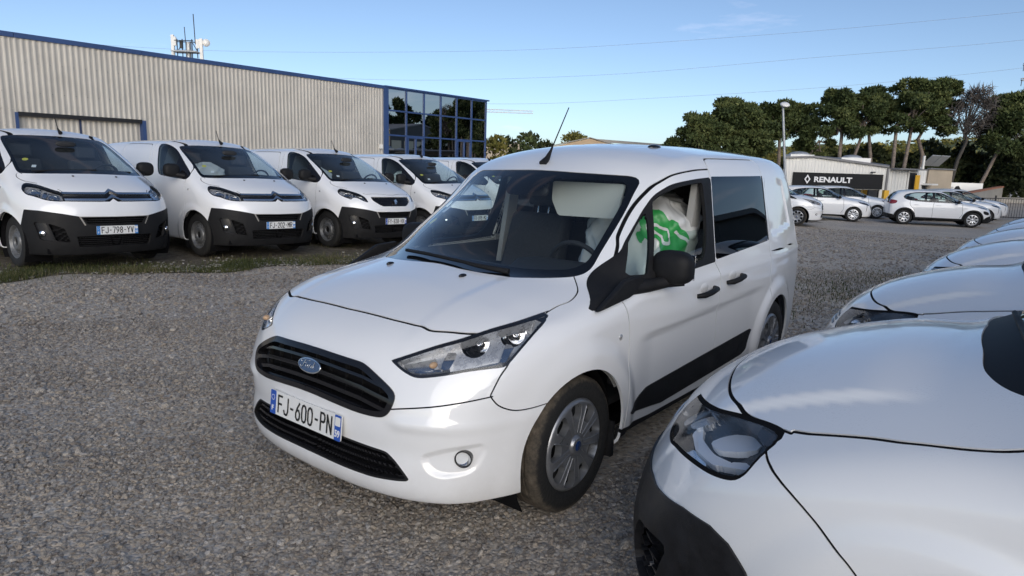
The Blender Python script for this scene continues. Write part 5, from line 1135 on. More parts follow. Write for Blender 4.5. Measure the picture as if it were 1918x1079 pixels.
def grid_mesh(name, xs, ys, zf, m, kind=None):
    X, Y = np.meshgrid(xs, ys, indexing='ij'); Zv = zf(X, Y); V = np.stack([X, Y, Zv], -1).reshape(-1, 3); n = len(ys)
    i, j = np.meshgrid(np.arange(len(xs)-1), np.arange(n-1), indexing='ij'); a = (i*n+j).ravel()
    me = mesh_np(name, V, np.stack([a, a+n, a+n+1, a+1], 1)); me.polygons.foreach_set('use_smooth', np.ones(len(me.polygons), bool)); o = link(name, me, m, None)
    if kind: o['kind'] = kind
    return o
def spaced(lo, hi, d0, gr):
    a = [0.]; d = d0
    while a[-1] < hi: a.append(a[-1]+d); d *= gr
    b = [0.]; d = d0
    while b[-1] > lo: b.append(b[-1]-d); d *= gr
    return np.array(sorted(set(b+a)))
lump = lambda x, y: .010*np.sin(x*1.7+.6*np.sin(y*1.1))*np.cos(y*1.3+.4)+.006*np.sin(x*3.9+y*2.7)
ground = grid_mesh('gravel_ground', spaced(-1600, 1200, .35, 1.035), spaced(-1500, 1500, .35, 1.035), lambda x, y: ground_z(x, y)+lump(x, y)*(np.hypot(x, y) < 40)-.012, M['gravel'], 'structure')
# loose stones over the visible foreground, thinning out with distance
def stones():
    P = []
    for (d0, d1, dens, s0) in ((.6, 4.2, 3900, .88), (4.2, 7.5, 2300, 1.02), (7.5, 14, 620, 1.35), (14, 27, 90, 2.0)):
        a0, a1 = R(-41), R(41); area = .5*(d1*d1-d0*d0)*(a1-a0); n = int(area*dens)
        r = np.sqrt(rng.uniform(d0*d0, d1*d1, n)); a = rng.uniform(a0, a1, n); L, D = r*np.sin(a), r*np.cos(a)
        xy = C0+D[:, None]*FH+L[:, None]*RH
        k = (xy[:, 1] > -7.0) & ~((np.abs(xy[:, 1]) < .8) & (xy[:, 0] > -2.9) & (xy[:, 0] < .2)); xy = xy[k]
        edge = -6.7-.24*np.clip(xy[:, 0]+2, -6, 3)*0+.25*np.sin(xy[:, 0]*1.3)+.15*np.sin(xy[:, 0]*3.1); ev = np.interp(xy[:, 0], [-6, -4, .15, 3], [-5.9, -6.25, -7.25, -7.6]); xy = xy[xy[:, 1] > ev+.15*np.sin(xy[:, 0]*2.3)+rng.normal(0, .12, len(xy))]
        P.append((xy, rng.lognormal(0, .33, len(xy))*.0078*s0))
    xy = np.concatenate([p[0] for p in P]); s = np.concatenate([p[1] for p in P]); s = np.clip(s, .004, .03)
    z = ground_z(xy[:, 0], xy[:, 1])+lump(xy[:, 0], xy[:, 1])-.012+s*.35
    me = bpy.data.meshes.new('gravel_stones'); me.vertices.add(len(xy)); me.vertices.foreach_set('co', np.column_stack([xy, z]).astype(np.float32).ravel())
    sc_ = np.column_stack([s*rng.uniform(.9, 1.6, len(s)), s*rng.uniform(.75, 1.15, len(s)), s*rng.uniform(.45, .85, len(s))]).astype(np.float32)
    ro = np.column_stack([rng.normal(0, .35, len(s)), rng.normal(0, .35, len(s)), rng.uniform(0, 6.28, len(s))]).astype(np.float32)
    pa = .5+.26*np.sin(xy[:, 0]*1.1+.9*np.sin(xy[:, 1]*.8))*np.cos(xy[:, 1]*.9+.4*xy[:, 0])+.30*np.exp(-((xy[:, 1]-2.6-.12*xy[:, 0]+.5)/.55)**2)*0+rng.normal(0, .10, len(s)); tr = np.minimum(np.abs(xy[:, 1]+3.4+.10*xy[:, 0]+.25*np.sin(xy[:, 0]*.5)), np.abs(xy[:, 1]+4.95+.10*xy[:, 0]+.25*np.sin(xy[:, 0]*.5))); pa = pa+.28*np.exp(-(tr/.22)**2)
    a = me.attributes.new('patch', 'FLOAT', 'POINT'); a.data.foreach_set('value', np.clip(pa, 0, 1).astype(np.float32))
    for nm, v in (('size', sc_), ('turn', ro)):
        a = me.attributes.new(nm, 'FLOAT_VECTOR', 'POINT'); a.data.foreach_set('vector', v.ravel())
    o = link('loose_gravel', me, M['stone'], None); o['kind'] = 'stuff'
    g = bpy.data.node_groups.new('scatter_stones', 'GeometryNodeTree'); g.interface.new_socket('Geometry', in_out='INPUT', socket_type='NodeSocketGeometry'); g.interface.new_socket('Geometry', in_out='OUTPUT', socket_type='NodeSocketGeometry')
    N, K = g.nodes, g.links; gi, go = N.new('NodeGroupInput'), N.new('NodeGroupOutput'); ip = N.new('GeometryNodeInstanceOnPoints'); mp = N.new('GeometryNodeMeshToPoints'); K.new(gi.outputs[0], mp.inputs[0]); K.new(mp.outputs[0], ip.inputs['Points'])
    ico = N.new('GeometryNodeMeshIcoSphere'); ico.inputs['Subdivisions'].default_value = 2; ico.inputs['Radius'].default_value = 1
    nz = N.new('ShaderNodeTexNoise'); nz.inputs['Scale'].default_value = .9; ctr = N.new('ShaderNodeVectorMath'); ctr.operation = 'SUBTRACT'; ctr.inputs[1].default_value = (.5, .5, .5); K.new(nz.outputs['Color'], ctr.inputs[0])
    mul = N.new('ShaderNodeVectorMath'); mul.operation = 'SCALE'; mul.inputs['Scale'].default_value = 1.3; K.new(ctr.outputs[0], mul.inputs[0]); sp = N.new('GeometryNodeSetPosition'); K.new(ico.outputs[0], sp.inputs[0]); K.new(mul.outputs[0], sp.inputs['Offset'])
    sm = N.new('GeometryNodeSetMaterial'); sm.inputs['Material'].default_value = M['stone']; K.new(sp.outputs[0], sm.inputs[0]); K.new(sm.outputs[0], ip.inputs['Instance'])
    for nm, sk in (('size', 'Scale'), ('turn', 'Rotation')):
        na = N.new('GeometryNodeInputNamedAttribute'); na.data_type = 'FLOAT_VECTOR'; na.inputs['Name'].default_value = nm; K.new(na.outputs[0], ip.inputs[sk])
    K.new(ip.outputs[0], go.inputs[0]); md = o.modifiers.new('scatter', 'NODES'); md.node_group = g
stones()
# soil strip and rough grass in front of and under the left-hand row
EDGE = lambda x: np.interp(x, [-60, -14, -6, -4, .15, 3, 20], [-5.2, -5.3, -5.9, -6.25, -7.25, -7.6, -8.2])+.16*np.sin(x*2.3)+.09*np.sin(x*5.1+1)
def soil_z(X, Y):
    return ground_z(X, Y)+lump(X, Y)+.010
xs = np.linspace(-30, 9, 200); tt = np.linspace(0, 1, 30); Xg, Tg = np.meshgrid(xs, tt, indexing='ij'); Yg = EDGE(Xg)*(1-Tg)+(-16)*Tg; Zg = soil_z(Xg, Yg)-.02*np.exp(-Tg*40); V = np.stack([Xg, Yg, Zg], -1).reshape(-1, 3)
i, j = np.meshgrid(np.arange(199), np.arange(29), indexing='ij'); a = (i*30+j).ravel(); so_ = link('soil_verge', mesh_np('soil_verge', V, np.stack([a, a+1, a+31, a+30], 1)), M['soil'], None); so_['kind'] = 'structure'
def blades(P, h, wd, seed=0):
    """thin bent grass blades: two triangles each"""
    r = np.random.default_rng(seed); n = len(P); az = r.uniform(0, 6.28, n); ln = r.uniform(.1, .9, n)*h; d = np.stack([np.cos(az), np.sin(az), 0*az], 1); q = np.stack([-np.sin(az), np.cos(az), 0*az], 1)*wd[:, None]
    up_ = np.array([0, 0, 1.]); b0, b1 = P-q, P+q; m_ = P+d*ln[:, None]*.3+up_*h[:, None]*.6; t_ = P+d*ln[:, None]+up_*h[:, None]*.9
    V = np.concatenate([b0, b1, m_-q*.7, m_+q*.7, t_]); k = np.arange(n); T = np.concatenate([np.stack([k, k+n, k+3*n], 1), np.stack([k, k+3*n, k+2*n], 1), np.stack([k+2*n, k+3*n, k+4*n], 1)]); return V, T
def grass():
    n = 46000; x = rng.uniform(-9, 4, n); e = EDGE(x); y = e-np.abs(rng.normal(0, .38, n))+rng.normal(0, .06, n); k = rng.uniform(0, 1, n) < .35+.65*(np.sin(x*3.1+y*2)*np.sin(x*1.3-y*4+1) > -.1); x, y = x[k], y[k]
    x2 = rng.uniform(-9, 4, 9000); y2 = rng.uniform(-10.5, -6.8, 9000); k2 = np.sin(x2*2.2+y2)*np.sin(y2*3.1-x2) > .25; x = np.concatenate([x, x2[k2]]); y = np.concatenate([y, y2[k2]])
    P = np.stack([x, y, soil_z(x, y)-.006], 1); h = rng.uniform(.025, .085, len(x)); V, T = blades(P, h, rng.uniform(.002, .004, len(x)), 3); tn = np.clip(rng.beta(2, 2.5, len(x))+.25*np.sin(x*1.7)*np.sin(y*3), 0, 1)
    o = link('rough_grass', mesh_np('rough_grass', V, T, None, np.tile(tn, 5)), M['grass'], None); o['kind'] = 'stuff'
    n = 2600; x = rng.uniform(-9, 4, n); y = EDGE(x)-np.abs(rng.normal(0, .5, n)); s = rng.uniform(.008, .03, n); mb = MB()
    for a, b, c in zip(x, y, s): mb.box((a, b, gz(a, b)+.012), (c*1.4, c, c*.6), random.uniform(0, 3), random.uniform(-.3, .3))
    st = mb.obj('scattered_stones', M['wallgrey'], None); st['kind'] = 'stuff'
    # tufts out on the gravel
    P = []
    for cx, cy, rr, nn in ((-9.2, -.3, .9, 700), (-7.6, .2, .7, 600), (-10.6, .3, .8, 500), (-6.0, -.1, .5, 300)):
        P.append(np.stack([rng.normal(cx, rr, nn), rng.normal(cy, rr*.5, nn)], 1))
    P = np.concatenate(P); P = np.column_stack([P, ground_z(P[:, 0], P[:, 1])-.012]); V, T = blades(P, rng.uniform(.02, .07, len(P)), rng.uniform(.003, .006, len(P)), 5)
    o = link('weeds', mesh_np('weeds', V, T, None, rng.uniform(.1, .6, len(P)*5)), M['grass'], None); o['kind'] = 'stuff'
grass()
# ---------------------------------------------------------------- far hills
def hills():
    L = np.linspace(-700, 1500, 260); D = np.linspace(520, 1500, 60); Lg, Dg = np.meshgrid(L, D, indexing='ij')
    rid = np.interp(Lg, [-700, 0, 250, 405, 500, 600, 700, 900, 1500], [8, 9, 20, 34, 43, 50, 46, 38, 30])
    z = rid*1.0*sstep(540, 900, Dg)*(1-.25*sstep(950, 1500, Dg))+5*np.sin(Lg*.021)*np.cos(Dg*.013)*sstep(560, 800, Dg)+2.0*np.sin(Lg*.11+Dg*.05)*np.sin(Dg*.09)+rng.normal(0, .9, Lg.shape)-1
    XY = C0+Dg[..., None]*FH+Lg[..., None]*RH; V = np.concatenate([XY, z[..., None]], -1).reshape(-1, 3); n = len(D); i, j = np.meshgrid(np.arange(len(L)-1), np.arange(n-1), indexing='ij'); a = (i*n+j).ravel()
    me = mesh_np('wooded_hills', V, np.stack([a, a+1, a+n+1, a+n], 1)); o = link('wooded_hills', me, M['hill'], None); o['kind'] = 'structure'
    # tree crowns that break up the slope
    m = 5200; l = rng.uniform(250, 900, m); d = rng.uniform(560, 905, m); zz = np.interp(l, L, np.interp(l, [-700, 0, 250, 405, 500, 600, 700, 900, 1500], [8, 9, 20, 34, 43, 50, 46, 38, 30])[np.argsort(np.argsort(l))][:len(L)] if False else np.interp(L, [-700, 0, 250, 405, 500, 600, 700, 900, 1500], [8, 9, 20, 34, 43, 50, 46, 38, 30]))*sstep(540, 900, d)
    xy = C0+d[:, None]*FH+l[:, None]*RH; P = np.column_stack([xy, zz+.5]); k = 5; V = []; tn = []
    s = rng.uniform(2.0, 4.5, m)
    for q in range(k):
        o3 = rng.normal(0, .5, (m, 3, 3)); o3[:, :, 2] = np.abs(o3[:, :, 2]); V.append((P[:, None, :]+o3*s[:, None, None])); tn.append(np.repeat(rng.uniform(0, 1, m), 3))
    V = np.concatenate(V).reshape(-1, 3); T = np.arange(len(V)).reshape(-1, 3); o = link('hillside_wood', mesh_np('hillside_wood', V, T, None, np.concatenate(tn)), M['light_leaf'], None); o['kind'] = 'stuff'
hills()
# ---------------------------------------------------------------- trees
def leaf_cloud(cs, rs, n_each, size, flat=.7, seed=1, tone=(.2, .8), long=2.2, top=.35):
    """small pointed leaf faces spread through clumps; tone varies by clump"""
    r = np.random.default_rng(seed); V = []; tn = []
    for c, rad in zip(cs, rs):
        n = int(n_each*(rad**1.6)); d = r.normal(0, 1, (n, 3)); d[:, 2] = np.where(r.uniform(0, 1, n) < top, np.abs(d[:, 2]), d[:, 2]); d /= np.linalg.norm(d, axis=1, keepdims=True); q = r.uniform(.15, 1, n)**.45
        p = np.array(c)+d*(q*rad)[:, None]*np.array([1, 1, flat]); ax = d*.7+r.normal(0, .7, (n, 3)); ax[:, 2] += .25; ax /= np.linalg.norm(ax, axis=1, keepdims=True); s = np.cross(ax, r.normal(0, 1, (n, 3))); s /= np.linalg.norm(s, axis=1, keepdims=True)
        sz = size*r.uniform(.6, 1.4, n)[:, None]; V.append(np.stack([p-s*sz/long, p+s*sz/long, p+ax*sz], 1)); base = r.uniform(*tone); tn.append(np.repeat(np.clip(base+r.normal(0, .14, n), 0, 1), 3))
    V = np.concatenate(V).reshape(-1, 3); return V, np.arange(len(V)).reshape(-1, 3), np.concatenate(tn)
def pine(L, D, top, width, base, trunk, label, group='tall pines behind the dealership', seed=0, dense=1., crown_low=.52, leafm='pine', name='pine_tree', cat='pine tree', z0=None, clumps=26, world=None, dead=False, size=.26):
    """trunk: [(dL, z)] path from the ground up to the fork; base = bottom of the crown"""
    r = np.random.default_rng(seed); o = at(L, D) if world is None else Vector(world); z0 = gz(o.x, o.y) if z0 is None else z0
    t = thing(name, label, cat, (o.x, o.y, z0), 0, group); rh, fh = Vector((RH[0], RH[1], 0)), Vector((FH[0], FH[1], 0))
    if world is not None: rh, fh = Vector((1, 0, 0)), Vector((0, 1, 0))
    P = [rh*dl+Vector((0, 0, z-z0)) for dl, z in trunk]; h = top-z0; n = len(P); r0 = .016*h+.03
    tb = MB(); tb.tube(P, [r0*(1-.5*i/(n-1)) for i in range(n)], 8); cs, rs = [], []
    cm = P[-1]
    for k in range(clumps):
        a = r.uniform(0, 6.28); q = r.uniform(0, 1)**.5; zz = base+.35-z0+(h-(base+.35-z0))*r.uniform(0, 1)**.8; prof = math.sqrt(max(.05, 1-((zz-(base-z0))/(h-(base-z0))-.35)**2*1.6)); rad = (.10+.08*r.uniform())*width*(1.1 if zz > .8*h else 1)
        c = rh*(math.cos(a)*q*width*.5*prof)+fh*(math.sin(a)*q*width*.42*prof); c.z = zz-rad*.5; cs.append(tuple(c)); rs.append(rad)
        if k % 2 == 0 or dead:
            m_ = (cm+c)/2+Vector((0, 0, -.12*(c-cm).length)); tb.tube([cm-Vector((0, 0, r.uniform(0, .12)*h)), m_, c], [r0*.38, r0*.24, r0*.08], 5, False)
    tb.obj('trunk', M['bark' if not dead else 'dry'], t)
    if not dead: V, T, tn = leaf_cloud(cs, rs, 560*dense, size, .6, seed+5, long=3.0)
    else: V, T, tn = leaf_cloud(cs, rs, 130*dense, .62, .8, seed+5, long=16)
    link('crown', mesh_np('crown', V, T, None, tn), M[leafm if not dead else 'dry'], t); return t
def bush(L, D, w_, h, label, group, seed, mat='dark_leaf', name='bush', cat='bush', z0=None, size=.4, dens=170):
    r = np.random.default_rng(seed); o = at(L, D); z0 = gz(o.x, o.y) if z0 is None else z0; t = thing(name, label, cat, (o.x, o.y, z0), 0, group); cs, rs = [], []
    for k in range(11):
        a = r.uniform(0, 6.28); q = r.uniform(0, 1)**.5; zz = h*r.uniform(.12, .86); cs.append((math.cos(a)*q*w_*.42, math.sin(a)*q*w_*.42, zz)); rs.append(r.uniform(.16, .26)*max(w_, h*.7))
    V, T, tn = leaf_cloud(cs, rs, dens, size, .85, seed); link('crown', mesh_np('crown', V, T, None, tn), M[mat], t); MB().tube([(0, 0, -.1), (.1, 0, h*.5)], [.12, .05], 6).obj('trunk', M['bark'], t); return t
PN = [  # L, top z, crown width, crown bottom z, trunk path
 (16.2, 6.4, 5.2, .8, [(.2, -2.4), (.1, 1), (.2, 3.2)], 'leftmost pine of the row, low rounded crown sloping down beside the white van roof', 54),
 (19.8, 8.0, 6.2, 2.9, [(.5, -2.4), (.45, 3.2), (.05, 4.6), (.2, 5.6)], 'second pine from the left, wide crown and pale crooked trunk over the van roof', 60),
 (24.3, 8.0, 5.6, 4.5, [(-.1, -2.4), (-.1, 2.6), (-.25, 4.7), (.1, 5.8)], 'pine behind the street lamp with a forked pale trunk', 44),
 (28.0, 8.8, 4.4, 5.0, [(.6, -2.4), (.6, 2.7), (.6, 5.0), (.2, 6.2)], 'slim pine above the black dealership sign with a forked trunk', 36),
 (30.7, 9.0, 4.0, 5.0, [(-.9, -2.4), (-.3, 2.8), (.25, 5.1), (.2, 6.2)], 'pine with slanting trunk, just right of the black dealership sign', 34),
 (32.9, 9.8, 4.4, 5.3, [(-.3, -2.4), (-.3, 2.9), (-.8, 5.6), (-.2, 7)], 'tall straight pine above the dealership roof edge', 38),
 (34.9, 9.9, 4.0, 5.4, [(-1.6, -2.4), (-1.5, 2.7), (-1.6, 5.9), (-.3, 7.2)], 'tallest pine of the row, thin trunk right of the roof edge', 34),
 (36.6, 10.1, 4.2, 5.4, [(-1.9, -2.4), (-1.5, 2.7), (-1.3, 5.7), (-.1, 7.4)], 'pine with a leaning trunk above the orange door', 36),
 (38.3, 10.1, 3.8, 5.0, [(-1.2, -2.4), (-1.0, 3.5), (-1.6, 4.95), (-1.2, 5.8), (-.2, 7.2)], 'pine with an s-bent trunk left of the bare grey tree', 34),
 (43.6, 9.0, 6.0, 3.9, [(-2.9, -.6), (-1.9, 1.8), (-.8, 4.8), (.2, 6.2)], 'rightmost big pine with a thick leaning trunk above the end of the wall', 64)]
for k, (L, tp, wd, bs, tr, lab, nc) in enumerate(PN): pine(L, 62+(k % 3)*1.2, tp, wd, bs, tr, lab, seed=20+k, clumps=nc)
pine(26.9, 63, 5.4, 3.6, 2.7, [(-1.3, -2.4), (-.5, 3.2), (.2, 4.5)], 'small low pine with a slanting trunk above the black sign, under the tall crowns', seed=60, clumps=20)
pine(39.9, 62, 9.3, 3.8, 5.0, [(-1.5, -1.2), (-.85, 3.1), (-.3, 4.7), (-.6, 6.1)], 'bare grey dead pine between the green crowns near the right edge', seed=71, clumps=34, dead=True, name='dead_pine')
for k in range(13):
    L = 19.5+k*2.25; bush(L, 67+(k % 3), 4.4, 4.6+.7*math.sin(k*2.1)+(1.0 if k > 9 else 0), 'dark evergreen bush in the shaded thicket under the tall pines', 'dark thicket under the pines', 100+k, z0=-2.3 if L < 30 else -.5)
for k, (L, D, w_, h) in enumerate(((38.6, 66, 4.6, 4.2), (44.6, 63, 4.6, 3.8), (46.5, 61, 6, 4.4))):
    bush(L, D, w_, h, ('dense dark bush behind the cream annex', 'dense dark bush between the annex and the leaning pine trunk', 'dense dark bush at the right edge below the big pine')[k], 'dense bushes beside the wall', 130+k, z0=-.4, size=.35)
for k, (L, D, w_, h, lab) in enumerate(((31.5, 92, 5.5, 8.2, 'sunlit yellow-green tree seen behind the street lamp pole'), (36.5, 95, 5, 7.2, 'sunlit yellowish bush showing under the pine crowns left of the annex roof'), (52.0, 92, 6, 7.6, 'sunlit yellow-green tree glimpsed between the pine trunks above the orange door'), (27.0, 90, 5, 7.0, 'sunlit yellow bush glimpsed right above the white van roof'))): bush(L, D, w_, h, lab, 'sunlit trees beyond the pines', 150+k, 'light_leaf', 'pale_tree', 'tree', z0=-2.3, size=.45)
for k, (L, D, w_, h, lab, mt) in enumerate(((-1.9, 64, 1.7, 4.6, 'pale yellow-green tree at the corner of the glazed block', 'light_leaf'), (-.5, 66, 1.1, 4.5, 'small dark pointed conifer left of the far tree clump', 'dark_leaf'), (.7, 66, 2.4, 5.0, 'dark round tree right of the pointed conifer', 'pine'), (2.0, 67, 2.6, 5.1, 'darkest round tree left of the van aerial', 'dark_leaf'), (7.6, 92, 2.6, 6.4, 'yellow-green treetop showing over the tan gable', 'light_leaf'))): bush(L, D, w_, h, lab, 'far trees beyond the vans', 170+k, mt, 'far_tree', 'tree', z0=-.3, size=.32)
# ---------------------------------------------------------------- the long warehouse behind the left-hand row
def corrugated(path0, path1, z0, z1, pitch=.24, depth=.032, name='cladding', m=None, parent=None, zt=None):
    """trapezoid-ribbed sheet from path0 to path1 (world xy); zt(s) = own top line"""
    a, b = np.array(path0, float), np.array(path1, float); Ln = np.linalg.norm(b-a); d = (b-a)/Ln; nrm = np.array([-d[1], d[0]])
    s, o = [], []; x = 0.
    while x < Ln-1e-6:
        for q, h in ((0, 0), (.40, 0), (.52, 1), (.86, 1), (.98, 0)):
            if x+q*pitch <= Ln: s.append(x+q*pitch); o.append(h*depth)
        x += pitch
    s.append(Ln); o.append(0); s, o = np.array(s), np.array(o); P = a+s[:, None]*d+o[:, None]*nrm; n = len(s); top = np.full(n, z1) if zt is None else np.array([zt(q) for q in s])
    V = np.concatenate([np.column_stack([P, np.full(n, z0)]), np.column_stack([P, top])]); k = np.arange(n-1)
    return link(name, mesh_np(name, V, np.stack([k, k+1, n+k+1, n+k], 1)), M[m or 'clad'], parent)
WA, WB = np.array([8.0, -33.10]), np.array([-39.9, -34.55]); WD = (WB-WA)/np.linalg.norm(WB-WA); WN = np.array([-WD[1], WD[0]])
if WN[1] < 0: WN = -WN
def wp(x, off=0): s = (x-WA[0])/WD[0]; p = WA+WD*s+WN*off; return p
ws_root = thing('warehouse', 'long beige ribbed steel warehouse with blue trim and a glazed end', 'warehouse', (-16, -33.8, -.12), 0)
T0 = Matrix.Translation((16, 33.8, .12))
def wpart(o): o.matrix_local = T0; return o
ZT, ZG = 6.29, -.15
wrev = lambda x0, x1: (wp(x1), wp(x0))   # run so that the ribs stand out towards the yard
def wsheet(x0, x1, z0, z1, off=0): 
    a, b = wp(x0, off), wp(x1, off); dd = (b-a); nn = np.array([-dd[1], dd[0]])
    if nn@WN < 0: a, b = b, a
    return wpart(corrugated(a, b, z0, z1, parent=ws_root, name='cladding'))
wsheet(8, -7.7, ZG, ZT); wsheet(-7.7, -13.15, 3.17, ZT); wsheet(-13.15, -29.0, ZG, ZT)
wang = math.atan2(WD[1], WD[0])
def wbox(name, x0, x1, z0, z1, o0, o1, m, parent=None, bevel=0):
    c = (wp(x0, (o0+o1)/2)+wp(x1, (o0+o1)/2))/2; ln = np.linalg.norm(wp(x1)-wp(x0)); o = MB().box((c[0], c[1], (z0+z1)/2), (ln, abs(o1-o0), z1-z0), wang).obj(name, m, parent or ws_root); o.matrix_local = T0 if (parent is None or parent is ws_root) else Matrix(); return o
for k in range(7): wbox('fascia', 8-k*5.3+ .0, 8-(k+1)*5.3+.02, ZT+.001*(k % 2), 6.5, -.10, .09+.002*(k % 2), M['bluem'])
wbox('door_jamb', -7.68, -7.80, ZG, 3.17, -.3, .06, M['bluem']); wbox('door_jamb', -13.05, -13.22, ZG, 3.17, -.3, .07, M['bluem']); wbox('shadowed_lintel', -7.802, -13.048, 3.03, 3.20, -.3, .05, M['darkvoid'])  # lintel coloured black to carry the shadow at the door head
dl = wsheet(-7.8, -13.05, ZG, 3.06, -.26); dl.name = 'sliding_door'; wbox('door_stile', -10.3, -10.37, ZG, 3.05, -.24, -.19, M['bluedark'])
wbox('wall_light', -28.55, -28.75, 2.35, 2.62, .06, .22, M['plate'])
GX = np.linspace(-29.35, -39.85, 7); GZ = [-.1, 1.85, 3.29, 4.93, 6.38]
wbox('corner_post', -28.98, -29.36, ZG, 6.46, -.1, .12, M['bluem'])
for i in range(6):
    for j in range(4):
        if j == 0 and i not in (1, 4) or j > 0 or True: wbox('pane', GX[i]-.05, GX[i+1]+.05, GZ[j]+.05, GZ[j+1]-.05, -.012, .0, M['curtain'])
for i in range(1, 7): wbox('mullion', GX[i]+.05, GX[i]-.05, ZG, 6.40, -.06, .07, M['bluem'])
for j in range(0, 5): wbox('transom', GX[0], GX[6], GZ[j]-.05, GZ[j]+.05, -.06, .062, M['bluem'])
for i in (1, 4):
    for dx in (.10, .88, 1.62): wbox('casement_frame', GX[i]-dx, GX[i]-dx-.09, GZ[1]+.06, GZ[2]-.06, .0, .085, M['bluem'])
    for z in (GZ[1]+.05, GZ[2]-.14): wbox('casement_frame', GX[i]-.05, GX[i+1]+.05, z, z+.09, .0, .083, M['bluem'])
wbox('roof_edge', GX[0]+.3, GX[6]-.25, 6.42, 6.52, -.3, .16, M['bluem'])
for xa, xb in ((8, -7.7), (-13.3, -28.95)): wbox('sheet_lap', xa, xb, 3.30, 3.318, .030, .036, M['clad'])
fx = MB()
for zz in (1.2, 2.6, 4.05, 5.3):
    for q in np.arange(7.6, -28.9, -.48):
        if -13.4 < q < -7.6 and zz < 3.3: continue
        p_ = wp(q, .036); fx.box((p_[0], p_[1], zz), (.022, .012, .022), wang)
fo_ = wpart(fx.obj('fixing', M['fence'], ws_root)); fo_['kind'] = 'stuff'
# floors, back, roof of the block
bk = MB(); c = (wp(-.0, -9)+wp(-30, -9)); 
ctr = (wp(8, -9)+wp(-29.1, -9))/2; bk.box((ctr[0], ctr[1], 3.05), (np.linalg.norm(wp(8)-wp(-29.1)), 17.4, 6.2), wang); wpart(bk.obj('hall_body', M['clad'], ws_root))
cg = (wp(-29.2, -6.2)+wp(-39.8, -6.2))/2; wpart(MB().box((cg[0], cg[1], 3.1), (10.5, 11.0, 6.5), wang).obj('office_body', M['darkvoid'], ws_root))
# ---------------------------------------------------------------- antenna mast over the warehouse roof
mp = at(-34.6, 75); mast = thing('antenna_mast', 'telecom mast with panel antennas and a round dish above the warehouse roof', 'antenna mast', (mp.x, mp.y, -.1)); rh3 = Vector((RH[0], RH[1], 0)); fh3 = Vector((FH[0], FH[1], 0))
def mk(name, pts_boxes, m):
    mb = MB()
    for kind, *a in pts_boxes:
        if kind == 't': mb.tube([rh3*(p[0]*.78)+fh3*p[1]+Vector((0, 0, p[2])) for p in a[0]], a[1], 6)
        else: mb.box(rh3*(a[0][0]*.78)+fh3*a[0][1]+Vector((0, 0, a[0][2])), a[1], math.atan2(RH[1], RH[0]))
    return mb.obj(name, m, mast)
S_ = 1.25
mk('pole', [('t', [(0, 0, 0), (0, 0, 13.2)], .28)], M['galv']); mk('frame', [('t', [(-1.5, 0, z), (1.3, 0, z)], .05) for z in (12.2, 13.2)]+[('t', [(x, 0, 11.6), (x, 0, 13.5)], .05) for x in (-1.5, -.8, .5, 1.2)]+[('t', [(-1.4, 0, 12.3), (-.8, 0, 13.1)], .04), ('t', [(1.2, 0, 12.3), (.6, 0, 13.1)], .04), ('t', [(-1.3, -.9, 12.2), (1.2, -.9, 12.2)], .05), ('t', [(-1.3, -.9, 13.2), (1.2, -.9, 13.2)], .05)], M['fence'])
mk('platform', [('b', (-.1, -.3, 12.15), (2.6, 1.6, .10))], M['galv']); mk('panel_antenna', [('b', (-1.95, -.2, 12.7), (.30, .22, 2.3))], M['plate']); mk('panel_antenna', [('b', (1.85, -.2, 12.35), (.30, .22, 2.4))], M['plate']); mk('radio_unit', [('b', (-1.62, -.3, 13.2), (.30, .2, .9))], M['plate']); mk('radio_unit', [('b', (1.45, -.3, 13.0), (.34, .2, .9))], M['plate'])
mk('whip_antenna', [('t', [(.95, 0, 13.0), (.85, 0, 16.0)], .045)], M['fence']); mk('whip_antenna', [('t', [(-.35, 0, 13.2), (-.42, 0, 14.7)], .04)], M['fence']); mk('radio_box', [('b', (-.75, -.3, 12.9), (.28, .25, .8))], M['fence'])
dm = MB().lathe([(.001, .0), (.25, .02), (.38, .10), (.38, .28), (.001, .30)], axis='x', seg=24).obj('dish', M['plate'], mast); dm.matrix_local = Matrix.Translation(rh3*1.85+Vector((0, 0, 13.15))) @ Matrix.Rotation(R(70), 4, 'Z')
# ---------------------------------------------------------------- dealership
DB = -2.35
rb = thing('dealership_building', 'low pale ribbed showroom with a black sign and yellow totem', 'dealership', tuple(at(19, 48, DB)))
TB = Matrix.Translation(-at(19, 48, DB))
def dpart(o): o.matrix_local = TB; return o
def xy(L, D): v = at(L, D); return np.array([v.x, v.y])
def dsheet(name, l0, d0, l1, d1, z0, z1, m='cladw', zt=None, pitch=.22, depth=.035):
    a, b = xy(l0, d0), xy(l1, d1); dd = b-a; nn = np.array([-dd[1], dd[0]])
    flip = nn@(C0-a) < 0
    if flip: a, b = b, a
    Ln = np.linalg.norm(b-a); f = None if zt is None else (lambda s: zt((Ln-s)/Ln) if flip else zt(s/Ln))
    return dpart(corrugated(a, b, z0, z1, pitch, depth, name, m, rb, f))
def dbox(name, l0, d0, l1, d1, z0, z1, t, m, parent=None, out=0):
    """slab along the segment, thickness t towards the viewer"""
    a, b = xy(l0, d0), xy(l1, d1); dd = (b-a)/np.linalg.norm(b-a); nn = np.array([-dd[1], dd[0]])
    if nn@(C0-a) < 0: nn = -nn
    c = (a+b)/2+nn*(out+t/2); o = MB().box((c[0], c[1], (z0+z1)/2), (np.linalg.norm(b-a), t, z1-z0), math.atan2(dd[1], dd[0])).obj(name, M[m], parent or rb)
    if parent is None: o.matrix_local = TB
    return o
ridge = lambda t: np.interp(t, [0, .27, 1], [2.50, 2.62, 2.08])
dsheet('wall', 18.4, 48, 25.55, 48, DB, 0, zt=ridge)
